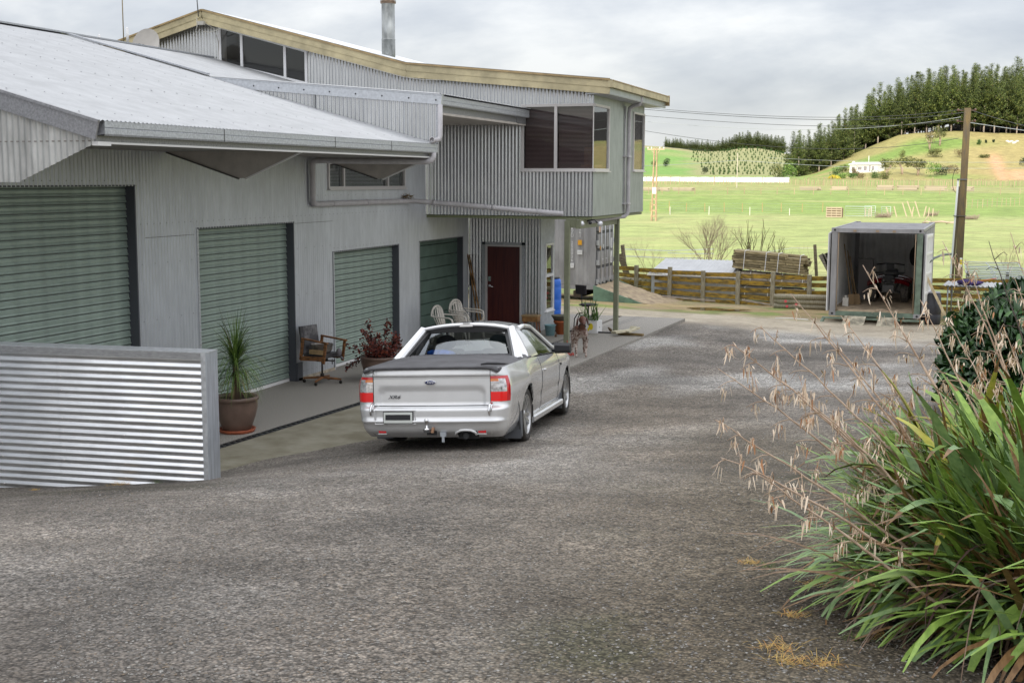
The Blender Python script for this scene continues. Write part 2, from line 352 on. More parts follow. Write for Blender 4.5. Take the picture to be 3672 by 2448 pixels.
def ground_mat():
    M = bpy.data.materials.new('ground'); M.use_nodes = True; t = M.node_tree; n = t.nodes; l = t.links; b = n['Principled BSDF']; b.inputs['Specular IOR Level'].default_value = .25
    at = n.new('ShaderNodeAttribute'); at.attribute_name = 'gcol'; am = n.new('ShaderNodeAttribute'); am.attribute_name = 'gmask'
    g = n.new('ShaderNodeNewGeometry')
    def nz(s, d=4, rg=.6):
        q = n.new('ShaderNodeTexNoise'); q.inputs['Scale'].default_value = s; q.inputs['Detail'].default_value = d; q.inputs['Roughness'].default_value = rg; l.new(g.outputs['Position'], q.inputs['Vector']); return q.outputs[0]
    def mm(op, a, b_, cl=False):
        q = n.new('ShaderNodeMath'); q.operation = op; q.use_clamp = cl
        for i, v in enumerate((a, b_)):
            if isinstance(v, (int, float)): q.inputs[i].default_value = v
            else: l.new(v, q.inputs[i])
        return q.outputs[0]
    mpb = n.new('ShaderNodeMapping'); mpb.inputs['Rotation'].default_value = (0, 0, .5); mpb.inputs['Scale'].default_value = (.55, 1.25, 1); l.new(g.outputs['Position'], mpb.inputs[0])
    def nzb(s):
        q = n.new('ShaderNodeTexNoise'); q.inputs['Scale'].default_value = s; q.inputs['Detail'].default_value = 5; q.inputs['Roughness'].default_value = .6; l.new(mpb.outputs[0], q.inputs['Vector']); return q.outputs[0]
    vo = n.new('ShaderNodeTexVoronoi'); vo.inputs['Scale'].default_value = 55; l.new(g.outputs['Position'], vo.inputs['Vector'])
    vo2 = n.new('ShaderNodeTexVoronoi'); vo2.inputs['Scale'].default_value = 24; l.new(g.outputs['Position'], vo2.inputs['Vector'])
    cellv = n.new('ShaderNodeSeparateColor'); l.new(vo.outputs['Color'], cellv.inputs[0])
    cell2 = n.new('ShaderNodeSeparateColor'); l.new(vo2.outputs['Color'], cell2.inputs[0])
    # gravel: loose coarse drifts against compacted brown wheel-worn ground, each stone its own tone
    mpg = n.new('ShaderNodeMapping'); mpg.inputs['Rotation'].default_value = (0, 0, .45); mpg.inputs['Scale'].default_value = (.55, .30, 1); l.new(g.outputs['Position'], mpg.inputs[0])
    nl = n.new('ShaderNodeTexNoise'); nl.inputs['Scale'].default_value = 1.15; nl.inputs['Detail'].default_value = 7; nl.inputs['Roughness'].default_value = .62; l.new(mpg.outputs[0], nl.inputs['Vector'])
    loose = mm('MULTIPLY', mm('SUBTRACT', nl.outputs[0], .36), 4.0, True)
    st_ = mm('ADD', mm('MULTIPLY', mm('POWER', cellv.outputs[0], 1.6), .90), mm('MULTIPLY', mm('POWER', cell2.outputs[0], 2.2), .70)); st_ = mm('ADD', st_, .32)
    cp_ = mm('ADD', mm('MULTIPLY', cellv.outputs[0], .62), .34)
    k = mm('ADD', mm('MULTIPLY', st_, loose), mm('MULTIPLY', cp_, mm('SUBTRACT', 1.0, loose)))
    k = mm('MULTIPLY', k, mm('ADD', mm('MULTIPLY', nz(3.5, 6), .7), .68)); k = mm('MULTIPLY', k, mm('ADD', mm('MULTIPLY', mm('SUBTRACT', nzb(.55), .5), 1.9), 1.0)); k = mm('MULTIPLY', k, mm('SUBTRACT', 1.22, mm('MULTIPLY', vo.outputs['Distance'], 1.0)))
    # elsewhere: soft mottling
    s1 = mm('MULTIPLY', mm('ADD', mm('MULTIPLY', nz(6, 6, .7), 1.0), .5), mm('ADD', mm('MULTIPLY', nz(1.3, 8, .72), 1.3), .35)); s2 = mm('MULTIPLY', s1, mm('ADD', mm('MULTIPLY', nz(.35, 5, .6), 1.1), .45))
    fac = n.new('ShaderNodeMix'); fac.data_type = 'FLOAT'; l.new(am.outputs['Fac'], fac.inputs[0]); l.new(s2, fac.inputs[2]); l.new(k, fac.inputs[3])
    vs = n.new('ShaderNodeVectorMath'); vs.operation = 'SCALE'; l.new(at.outputs['Color'], vs.inputs[0]); l.new(fac.outputs[0], vs.inputs['Scale'])
    hs = n.new('ShaderNodeMix'); hs.data_type = 'RGBA'; hs.blend_type = 'MULTIPLY'; hs.inputs[0].default_value = .35; l.new(vs.outputs[0], hs.inputs[6])
    wr = n.new('ShaderNodeValToRGB'); wr.color_ramp.elements[0].color = (1.1, 1.0, .86, 1); wr.color_ramp.elements[1].color = (.95, 1.0, 1.04, 1); l.new(cellv.outputs[1], wr.inputs[0]); l.new(wr.outputs[0], hs.inputs[7])
    l.new(hs.outputs[2], b.inputs['Base Color'])
    bp = n.new('ShaderNodeBump'); bp.inputs['Distance'].default_value = .03; bp.inputs['Strength'].default_value = .8
    hb = mm('ADD', mm('MULTIPLY', mm('SUBTRACT', 1, vo.outputs['Distance']), .5), mm('ADD', mm('MULTIPLY', mm('SUBTRACT', 1, vo2.outputs['Distance']), .6), mm('MULTIPLY', nz(1.2, 5), 1.5)))
    l.new(hb, bp.inputs['Height']); l.new(bp.outputs[0], b.inputs['Normal']); b.inputs['Roughness'].default_value = .85
    return M
GM = ground_mat()
def make_ground():
    nx, ny = len(GX), len(GY)
    vs = []; cs = np.zeros((nx*ny, 4), np.float32); ms = np.zeros(nx*ny, np.float32); q = 0
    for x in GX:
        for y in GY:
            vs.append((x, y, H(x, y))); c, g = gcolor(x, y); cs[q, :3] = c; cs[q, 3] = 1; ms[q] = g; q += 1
    fs = [(i*ny+j, (i+1)*ny+j, (i+1)*ny+j+1, i*ny+j+1) for i in range(nx-1) for j in range(ny-1)]
    me = bpy.data.meshes.new('ground'); me.from_pydata(vs, [], fs)
    a = me.color_attributes.new('gcol', 'FLOAT_COLOR', 'POINT'); a.data.foreach_set('color', cs.ravel())
    b = me.attributes.new('gmask', 'FLOAT', 'POINT'); b.data.foreach_set('value', ms)
    me.polygons.foreach_set('use_smooth', [True]*len(fs)); me.materials.append(GM); me.update()
    link('ground', me, label='gravel yard running out past the fence into green paddocks and hills', kind='structure')
make_ground()
# loose stones on the gravel, real geometry
def stones(n, name, yr, size, label):
    mb = MB(); rng = random.Random(3)
    base = [Vector((1, 0, 0)), Vector((-1, 0, 0)), Vector((0, 1, 0)), Vector((0, -1, 0)), Vector((0, 0, 1)), Vector((0, 0, -1))]
    tf = ((0, 2, 4), (2, 1, 4), (1, 3, 4), (3, 0, 4), (2, 0, 5), (1, 2, 5), (3, 1, 5), (0, 3, 5))
    V = []; Fa = []; mi = []
    for i in range(n):
        y = yr[0]+(yr[1]-yr[0])*rng.random()**1.5; wdt = .1+y*.48
        x = -math.tan(PSI)*y+rng.uniform(-1, 1)*wdt
        if -10.62 < x < -6.9 and y > 12.6: continue
        if x < -6.9 and 10.2 < y: continue
        z = near_h(x, y); s = size*rng.uniform(.5, 1)**2*(1.6 if rng.random() < .05 else 1); a = rng.random()*6.28; o = len(V)
        sx, sy, sz = s*rng.uniform(.7, 1.3), s*rng.uniform(.6, 1), s*rng.uniform(.3, .6); ca, sa = math.cos(a), math.sin(a)
        for b in base:
            px, py, pz = b.x*sx, b.y*sy, b.z*sz; V.append((x+px*ca-py*sa, y+px*sa+py*ca, z+pz+.002+rng.uniform(-.2, .2)*s*.3))
        Fa += [tuple(o+k for k in t) for t in tf]; k = rng.choice((0, 0, 1, 1, 2, 3)); mi += [k]*8
    me = bpy.data.meshes.new(name); me.from_pydata(V, [], Fa)
    for c in ((.13, .12, .108), (.20, .188, .17), (.30, .285, .26), (.21, .165, .12)): me.materials.append(mat('stone_%d' % int(c[0]*100), c, .8, nscale=60, namt=.15))
    me.polygons.foreach_set('material_index', mi); me.update()
    link(name, me, label=label, kind='stuff', cat='gravel')
stones(70000, 'loose_gravel', (2.6, 21), .0105, 'loose grey gravel stones strewn over the yard')

# concrete apron
ap_m = mat('aggregate_concrete', (.27, .25, .22), .85, nscale=70, namt=.28, bump=.35, bscale=90, detail=3)
ap_m2 = mat('plain_concrete_stained', (.17, .15, .10), .8, nscale=2.2, col2=(.27, .25, .19), bump=.1, bscale=40)
mb = MB()
def dr(y): return -8.94+(y-14.03)*.088          # drain line
ys = np.linspace(11.6, 31.4, 34)
mb.add([(-14.0, y, 0) for y in ys]+[(min(dr(y)-.075, -8.0), y, 0) for y in ys], [(i, 34+i, 35+i, 1+i) for i in range(33)], 0)
mb.add([(min(dr(y)-.075, -8.0), y, 0) for y in ys]+[(min(dr(y)-.075, -8.0), y, -.4) for y in ys], [(i, 34+i, 35+i, 1+i) for i in range(33)], 0)
mb.build('concrete_apron', [ap_m], label='exposed aggregate concrete apron along the workshop doors', kind='structure')
mb = MB(); xe = lambda y: -6.62+(y-22.6)*.041
y2 = [v for v in ys]
for i in range(33):
    ya, yb = y2[i], y2[i+1]; m_ = 1 if ya < 22.3 else 0
    mb.quad((min(dr(ya)+.075, -7.9), ya, 0), (xe(ya), ya, 0), (xe(yb), yb, 0), (min(dr(yb)+.075, -7.9), yb, 0), m_)
    mb.quad((xe(ya), ya, 0), (xe(ya), ya, -.5), (xe(yb), yb, -.5), (xe(yb), yb, 0), m_)
mb.quad((xe(31.4), 31.4, 0), (xe(31.4), 31.4, -.4), (-14, 31.4, -.4), (-14, 31.4, 0))
mb.build('concrete_slab', [ap_m, ap_m2], label='stained plain concrete slab between the drain and the gravel', kind='structure')
mb = MB()
for (o_, w_) in ((-.062, .02), (.062, .02)):
    mb.add([(dr(y)+o_+s*w_/2, y, .003) for y in ys for s in (-1, 1)], [(2*i, 2*i+1, 2*i+3, 2*i+2) for i in range(33)], 0)
for i in range(140):
    y = 11.7+i*.12
    if y < 27: mb.box((dr(y), y, -.008), (.1, .05, .012), 0)
mb.add([(dr(y)+s*.075, y, -.03) for y in ys for s in (-1, 1)], [(2*i, 2*i+1, 2*i+3, 2*i+2) for i in range(33)], 1)
mb.build('drain_grate', [mat('drain_steel', (.06, .062, .065), .5, .5), dark], label='long dark slot drain grate set in the concrete apron', cat='drain', kind='structure')

# puddle
mb = MB(); pts = []
for k in range(28):
    a = 2*PI*k/28; r = 1+.25*math.sin(3*a+1)+.12*math.sin(5*a); pts.append((-6.6+.85*r*math.cos(a), 37.6+.42*r*math.sin(a), -.395))
zc = near_h(-6.6, 37.6)+.025
mb.add([(x, y, zc) for x, y, _ in pts], [tuple(range(28))], 0)
mb.build('puddle', mat('puddle_water', (.10, .075, .035), .04, spec=.6), label='shallow brown puddle on the track before the fence', kind='structure')
# unseen cloud added to shade the yard (the paddocks beyond stay in the sun)
def cloud():
    h = 260.; off = -SDIR*(h/-SDIR.z)           # back along the light
    cx, cy = -2+off.x*1.0, -8+off.y
    off = Vector((-SDIR.x, -SDIR.y, -SDIR.z))*(h/(-SDIR.z)); mb = MB(); mb.ball((0, 0, 0), (150, 52, 16), 64)
    vs = []
    for v in mb.v:
        p = Vector(v); n = mnoise.noise(p*.03)+.5*mnoise.noise(p*.08); vs.append(p*(1+.10*n)+Vector((0, 0, 6*n)))
    mb.v = [tuple(v) for v in vs]
    M = bpy.data.materials.new('cloud'); M.use_nodes = True; t = M.node_tree; b = t.nodes['Principled BSDF']; b.inputs['Base Color'].default_value = (.85, .86, .88, 1); b.inputs['Roughness'].default_value = 1
    tl = t.nodes.new('ShaderNodeBsdfTranslucent'); tl.inputs[0].default_value = (.8, .82, .85, 1); mx = t.nodes.new('ShaderNodeMixShader'); mx.inputs[0].default_value = .6
    t.links.new(b.outputs[0], mx.inputs[1]); t.links.new(tl.outputs[0], mx.inputs[2]); t.links.new(mx.outputs[0], t.nodes['Material Output'].inputs[0])
    mb.build('cloud', M, None, loc=(off.x+2, off.y-8, off.z), label='unseen grey cloud bank added to keep the yard in shade', kind='structure')
cloud()
# ------------------------------------------------------------------ farm building
def corr(parent, O, U, V, Nn, u0, u1, vb, vt, m_, holes=(), pitch=.0762, amp=.0095, sheet=.762, seg=6, name='cladding_sheet', nv=1):
    O = Vector(O); U = Vector(U); V = Vector(V); Nn = Vector(Nn)
    fb = vb if callable(vb) else (lambda u: vb); ft = vt if callable(vt) else (lambda u: vt)
    st = pitch/seg; u = u0; objs = []
    while u < u1-1e-6:
        ue = min(u+sheet, u1); nc = max(1, int(round((ue-u)/st))); cols = [u+(ue-u)*i/nc for i in range(nc+1)]
        vs = []; fs = []; key = {}
        def vid(c, v):
            k = (c, round(v, 4))
            if k not in key:
                uu = cols[c]; h = amp*math.sin(2*PI*uu/pitch); key[k] = len(vs); vs.append(O+U*uu+V*v+Nn*h)
            return key[k]
        for c in range(nc):
            a, b = cols[c], cols[c+1]; mid = (a+b)/2
            iv = [(fb(a), fb(b), ft(a), ft(b))]
            for (ha, hb, lo, hi) in holes:
                if ha <= mid <= hb:
                    l0, l1 = (lo(a), lo(b)) if callable(lo) else (lo, lo); h0, h1 = (hi(a), hi(b)) if callable(hi) else (hi, hi)
                    ni = []
                    for (p, q, r_, s_) in iv:
                        if h0 <= p or l0 >= r_: ni.append((p, q, r_, s_)); continue
                        if l0 > p+.003: ni.append((p, q, l0, l1))
                        if h0 < r_-.003: ni.append((h0, h1, r_, s_))
                    iv = ni
            for (p, q, r_, s_) in iv:
                if r_-p < .004: continue
                fs.append((vid(c, p), vid(c+1, q), vid(c+1, s_), vid(c, r_)))
        par = list(range(len(vs)))          # a sheet cut through by an opening becomes two sheets
        def fd_(i):
            while par[i] != i: par[i] = par[par[i]]; i = par[i]
            return i
        for f in fs:
            for q in f[1:]: par[fd_(q)] = fd_(f[0])
        grp = {}
        for f in fs: grp.setdefault(fd_(f[0]), []).append(f)
        for g in grp.values():
            ids = sorted({q for f in g for q in f}); mp_ = {q: i for i, q in enumerate(ids)}
            me = bpy.data.meshes.new(name); me.from_pydata([vs[q] for q in ids], [], [tuple(mp_[q] for q in f) for f in g]); me.polygons.foreach_set('use_smooth', [True]*len(g)); me.materials.append(m_); me.update()
            objs.append(link(name, me, parent))
        u = ue
    return objs
def screws(parent, pts, Nn, r=.007, m_=None, name='screw'):
    mb = MB(); Nn = Vector(Nn)
    a = Nn.orthogonal().normalized(); b = Nn.cross(a)
    for p in pts:
        p = Vector(p); n = 6; vs = [p+Nn*.001+(a*math.cos(2*PI*k/n)+b*math.sin(2*PI*k/n))*r for k in range(n)]+[p+Nn*.008]
        mb.add(vs, [(k, (k+1) % n, n) for k in range(n)])
    mb.build(name, m_ or screw_m, parent, kind='stuff')
zinc_f = mat('zincalume_face', (.56, .57, .58), .24, .8, nscale=9, namt=.03, rnd=.05, stretch=(1, 1, .25))
B = empty('farm_building', (-10.62, 19, 0), label='grey corrugated steel workshop with roller doors and raised living quarters', cat='building')
B.location = (0, 0, 0)
WX = -10.62
roofz = lambda X: 4.07+.275*(-8.3-X)
roof2z = lambda X: 4.90+.088*(-8.21-X) if X > -12.74 else 5.30+.275*(-12.74-X)
hz = lambda X: 5.86-.098*(X+10.9) if X > -10.9 else (5.86+.262*(-10.9-X) if X > -15.8 else 7.144-.27*(-15.8-X))
doors = [(10.2, 14.69, 0, 3.385), (16.21, 19.11, 0, 2.745), (20.59, 23.44, 0, 2.16), (24.52, 27.03, 0, 2.17)]
win_s = (20.37, 23.75, 3.31, 3.80)
walltop = lambda y: roofz(WX)-.06 if y < 19.9 else (roof2z(WX)-.05 if y < 24.85 else 2.74)
corr(B, (WX, 0, 0), (0, 1, 0), (0, 0, 1), (1, 0, 0), 8.0, 27.39, .04, walltop, zinc, [d for d in doors]+[win_s])
pts = []
for z, ya, yb in ((3.46, 8.2, 15), (2.86, 14.8, 24), (2.24, 20.6, 23.6), (3.2, 20, 24), (1.5, 14.8, 16.1), (1.5, 19.2, 20.5), (.7, 14.8, 16.1), (.7, 19.2, 20.5), (.15, 19.2, 20.5), (2.3, 14.8, 16.1), (2.3, 19.2, 20.5)):
    y = ya
    while y < yb: pts.append((WX+.009, round(y/.0762)*.0762+.019, z)); y += .1524 if z in (3.46, 2.86, 2.24, .15) else .305
screws(B, pts, (1, 0, 0), .009)
# lap line in the cladding
mb = MB(); mb.ab((WX+.008, 14.9, 2.665), (WX+.0115, 16.1, 2.671)); mb.build('lap_joint', steel_dk, B); mb = MB(); mb.ab((WX+.008, 19.15, 2.73), (WX+.0115, 20.55, 2.736)); mb.build('lap_joint', steel_dk, B)
# roller doors
for di, (ya, yb, z0, z1) in enumerate(doors):
    D = link('roller_door' if di < 3 else 'panel_door', None, B, label=('largest green roller door', 'green roller door behind the potted palm', 'lower green roller door by the red shrub', 'dark green panel door near the plastic chairs')[di])
    xr = WX-.15
    if di < 3:
        pitch_ = .1035; nsl = int((z1+.1)/pitch_)+1
        pr = [(0, 0), (.004, .006), (.020, .012), (.024, .022), (.020, .034), (.010, .042), (.012, .060), (.012, .080), (.004, .092), (0, .1035)]
        me_v = [(x_, y_, z_) for (x_, z_) in pr for y_ in (-(yb-ya)/2, (yb-ya)/2)]
        me_f = [(2*i, 2*i+1, 2*i+3, 2*i+2) for i in range(len(pr)-1)]
        me = bpy.data.meshes.new('slat'); me.from_pydata(me_v, [], me_f); me.materials.append(rd_m); me.update()
        mg = bpy.data.meshes.new('slat_gap'); 
        for k in range(nsl):
            if .05+k*pitch_ > z1: break
            link('slat', me, D, loc=(xr, (ya+yb)/2, .05+k*pitch_))
        mb = MB(); mb.ab((xr-.012, ya, 0), (xr+.022, yb, .05)); mb.build('bottom_rail', white_trim if di > 0 else alu, D)
        mb = MB()
        for k in range(nsl):
            z = .05+k*pitch_
            if z < z1: mb.ab((xr-.01, ya, z-.004), (xr+.0035, yb, z+.004))
        mb.build('slat_joint', black_pl, D, kind='stuff')
    else:
        z = .03; k = 0
        while z < z1:
            mb = MB(); h = .255; mb.bar((xr, ya, z+h/2-.004), (xr, yb, z+h/2-.004), .04, h-.012, bev=.008)
            for q in (.06, .12, .18): mb.ab((xr+.0195, ya, z+q), (xr+.022, yb, z+q+.008))
            mb.build('door_panel', mat('panel_door_green', (.11, .17, .14), .5, .1, nscale=3, namt=.08), D); z += h; k += 1
    mb = MB()   # jamb flashings, head
    mb.ab((WX+.004, yb-.004, 0), (WX-.2, yb+.05, z1)); mb.ab((WX-.2, ya-.05, 0), (WX+.004, ya+.004, z1)); mb.ab((WX-.2, ya-.05, z1), (WX+.006, yb+.05, z1+.02))
    mb.build('door_jamb', jamb_m, D)
    mb = MB(); mb.ab((WX-.9, ya-.1, 0), (WX-.25, yb+.1, z1+.3)); mb.build('interior', dark, D)
    mb = MB(); mb.ab((WX+.011, ya-.045, 0), (WX+.0145, ya+.002, z1)); mb.build('edge_trim', zinc_trim, D)
mb = MB(); mb.ab((WX+.006, 19.12, 0), (WX+.03, 19.3, .32)); mb.build('bollard_guard', jamb_m, B)
# concrete footing strip
mb = MB(); mb.ab((WX-.05, 14.75, -.02), (WX+.03, 16.15, .05)); mb.ab((WX-.05, 19.17, -.02), (WX+.03, 20.53, .05)); mb.ab((WX-.05, 23.5, -.02), (WX+.03, 24.46, .05)); mb.build('footing', mat('footing_concrete', (.40, .34, .26), .8, nscale=12), B)
# main roof: ridges run up the slope
sl = math.hypot(1, .275); UP = Vector((-1, 0, .275)).normalized(); RN = Vector((.275, 0, 1)).normalized()
corr(B, (-8.3, 0, 4.085), (0, 1, 0), UP, RN, 10.95, 19.93, 0, (15.95-8.3)*sl, zinc_roof, name='roof_sheet', amp=.009, sheet=.762)
pts = []
for i in range(8):
    v = .35+i*.95
    for k in range(30): pts.append(Vector((-8.3, 11.05+k*.3, 4.085))+UP*v+RN*.01)
screws(B, pts, RN, .012, mat('roof_screw', (.16, .16, .17), .5))
mb = MB()
for i in range(40): pass
mb.bar((-15.95, 10.9, roofz(-15.95)+.03), (-15.95, 24.9, roofz(-15.95)+.03), .42, .03, up=(.1, 0, 1)); mb.build('ridge_cap', zinc_trim, B)
mb = MB(); mb.bar((-8.3, 10.93, 4.075), (-12.6, 10.93, roofz(-12.6)-.01), .04, .03); mb.bar((-8.33, 10.94, 3.985), (-12.6, 10.94, roofz(-12.6)-.1), .02, .20); mb.build('barge_flashing', zinc_trim_dk, B)
# second roof beyond the parapet
corr(B, (-8.25, 0, 4.93), (0, 1, 0), Vector((-1, 0, .088)).normalized(), Vector((.088, 0, 1)).normalized(), 19.95, 24.86, 0, 4.5*math.hypot(1, .088), zinc_roof, name='roof_sheet')
corr(B, (-12.735, 0, 5.325), (0, 1, 0), UP, RN, 19.95, 24.86, 0, 3.22*sl, zinc_roof, name='roof_sheet')
mb = MB(); mb.bar((-12.74, 19.93, 5.36), (-15.9, 19.93, roofz(-15.9)+.05), .1, .03); mb.build('valley_flashing', zinc_trim, B)
# main gutter (quad profile) with fascia below
def gutter(x, y0, y1, zt, name='gutter', m_=None, h=.125, w=.115):
    mb = MB(); pr = [(0, 0), (w*.15, 0), (w*.9, -h*.02), (w, h*.10), (w, h*.48), (w-.008, h*.52), (w, h*.56), (w, h), (w-.012, h+.006), (w-.014, h-.01), (w-.01, h*.5), (w*.8, .012), (0, .012)]
    n = len(pr); vs = [(x+a, y, zt-h+b) for y in (y0, y1) for a, b in pr]
    mb.add(vs, [(i, i+1, n+i+1, n+i) for i in range(n-1)]); 
    for y in (y0, y1): mb.add([(x, y, zt-h), (x+w, y, zt-h+.012), (x+w, y, zt), (x, y, zt)], [(0, 1, 2, 3)])
    mb.build(name, m_ or zinc_trim, B)
gutter(-8.42, 11.03, 20.0, 4.085, h=.15)
mb = MB(); 
for y in (13.3, 16.2, 18.1): mb.ab((-8.31, y, 3.935), (-8.302, y+.012, 4.085))
mb.build('gutter_joint', steel_dk, B)
mb = MB(); mb.ab((-8.43, 11.0, 3.865), (-8.40, 20.0, 3.95)); mb.build('fascia', zinc_trim_dk, B)
mb = MB(); mb.ab((-8.40, 11.0, 3.85), (-8.375, 20.0, 3.872)); mb.ab((-8.43, 10.98, 3.83), (-8.36, 11.2, 3.872)); mb.build('fascia_trim', white_trim, B)
mb = MB(); mb.ab((-8.46, 11.0, 3.873), (WX+.02, 19.98, 3.885)); mb.build('soffit', mat('soffit_metal', (.25, .23, .21), .7), B)
# triangular brackets under the soffit
for y in (15.45, 19.96):
    mb = MB(); P = [(WX+.01, 3.87), (-8.42, 3.87), (-9.30, 3.50), (-9.42, 3.50)]
    mb.prism(P, 0, .04, M=Matrix(((1, 0, 0), (0, 0, 1), (0, 1, 0))), c=(0, y, 0)); fin = mb.build('soffit_bracket', soffit_m, B)
    mb = MB(); mb.bar((-8.42, y-.012, 3.86), (-9.32, y-.012, 3.485), .03, .022); mb.build('bracket_trim', white_trim, fin)
    mb = MB(); mb.bar((WX+.02, y-.008, 3.86), (-9.42, y-.008, 3.49), .02, .02); mb.build('bracket_shade_line', steel_dk, fin)  # dark strip that draws the shade line along this side
# corrugated gable end
corr(B, (0, 11.0, 0), (1, 0, 0), (0, 0, 1), (0, -1, 0), -13, -8.42, lambda u: 3.45 if u < -9.4 else 3.45+(u+9.4)*.41, lambda u: roofz(u)-.17, zinc_old)
mb = MB(); mb.prism([(-13, 3.47), (-9.4, 3.47), (-8.44, 3.865), (-8.44, 3.95), (-13, 5.2)], 0, .05, M=Matrix(((1, 0, 0), (0, 0, 1), (0, 1, 0))), c=(0, 11.012, 0)); mb.build('gable_lining', soffit_m, B)
# parapet wall above the main roof
corr(B, (0, 19.95, 0), (1, 0, 0), (0, 0, 1), (0, -1, 0), -12.7, -8.31, lambda u: roofz(u)+.012, lambda u: roof2z(u)-.1, zinc_f, amp=.0115)
mb = MB()
mb.bar((-12.75, 19.93, 5.215), (-8.2, 19.93, 4.815), .045, .15); mb.bar((-12.75, 19.95, 5.30), (-8.19, 19.95, 4.90), .10, .016); mb.build('parapet_flashing', mat('flashing_pale', (.55, .57, .60), .4, .4, nscale=20, namt=.05), B)
screws(B, [(-12.3+i*.5, 19.905, 5.17-i*.044) for i in range(9)], (0, -1, 0), .016, black_pl)
mb = MB(); mb.ab((-8.31, 19.93, 4.1), (-8.27, 19.96, 4.74)); mb.build('corner_flashing', zinc_trim, B)
gutter(-8.40, 19.95, 24.86, 4.90, h=.15)
mb = MB(); mb.ab((-8.41, 19.97, 4.63), (-8.38, 24.86, 4.75)); mb.ab((-8.40, 24.3, 4.62), (-8.36, 24.86, 4.75)); mb.build('fascia', zinc_trim_dk, B)
mb = MB(); mb.ab((-8.42, 19.97, 4.615), (WX, 24.86, 4.635)); mb.ab((-8.40, 19.97, 4.59), (-8.36, 24.86, 4.63)); mb.build('soffit', soffit_m, B)
# downpipe at the parapet and its spout
mb = MB(); mb.tube([(-8.22, 19.90, 4.74), (-8.22, 19.90, 4.22), (-8.23, 19.87, 4.16), (-8.30, 19.78, 4.13)], .042, 12); mb.build('downpipe', plast_grey, B)
mb = MB(); mb.lathe([(.038, 0), (.05, 0), (.05, .06), (.042, .06)], c=(-8.30, 19.775, 4.13), M=Matrix.Rotation(R(70), 3, 'X') @ Matrix.Rotation(R(0), 3, 'Z'), n=14); mb.build('pipe_spout', plast_grey, B)
# downpipe under the eave, along the wall and out to the post
pp = [(-8.33, 19.85, 3.94), (-8.33, 19.85, 3.86), (-8.36, 19.82, 3.81), (-8.43, 19.80, 3.79), (-9.6, 19.72, 3.80), (-10.44, 19.68, 3.81), (-10.52, 19.68, 3.79), (-10.54, 19.68, 3.72), (-10.54, 19.68, 3.14), (-10.54, 19.71, 3.07), (-10.54, 19.78, 3.05), (-10.54, 21.6, 3.05), (-10.54, 23.75, 3.045), (-10.46, 23.9, 3.045), (-9.4, 24.2, 2.96), (-7.45, 24.58, 2.80)]
mb = MB(); mb.tube(pp, .052, 12); mb.build('downpipe', plast_grey, B)
mb = MB()
for p, q in (((-10.54, 20.4, 3.05), (-10.54, 20.46, 3.05)), ((-10.54, 21.8, 3.05), (-10.54, 21.87, 3.05)), ((-10.1, 24.0, 3.017), (-10.03, 24.02, 3.01)), ((-8.9, 24.3, 2.92), (-8.83, 24.31, 2.915)), ((-8.0, 24.48, 2.845), (-7.93, 24.49, 2.84))): mb.tube([p, q], .057, 12)
mb.build('pipe_collar', plast_grey, B)
mb = MB()
for i in range(60): 
    a = Vector((random.uniform(-.08, .08), random.uniform(-.12, .12), random.uniform(0, .06))); b = a+Vector((random.uniform(-.08, .08), random.uniform(-.08, .08), random.uniform(-.03, .06)))
    mb.tube([Vector((-10.52, 23.7, 3.1))+a, Vector((-10.52, 23.7, 3.1))+b], .004, 3)
mb.build('bird_nest', mat('dry_twigs', (.20, .13, .05), .9), None, label='scruffy twig nest on the grey pipe where it leaves the wall', cat='nest')
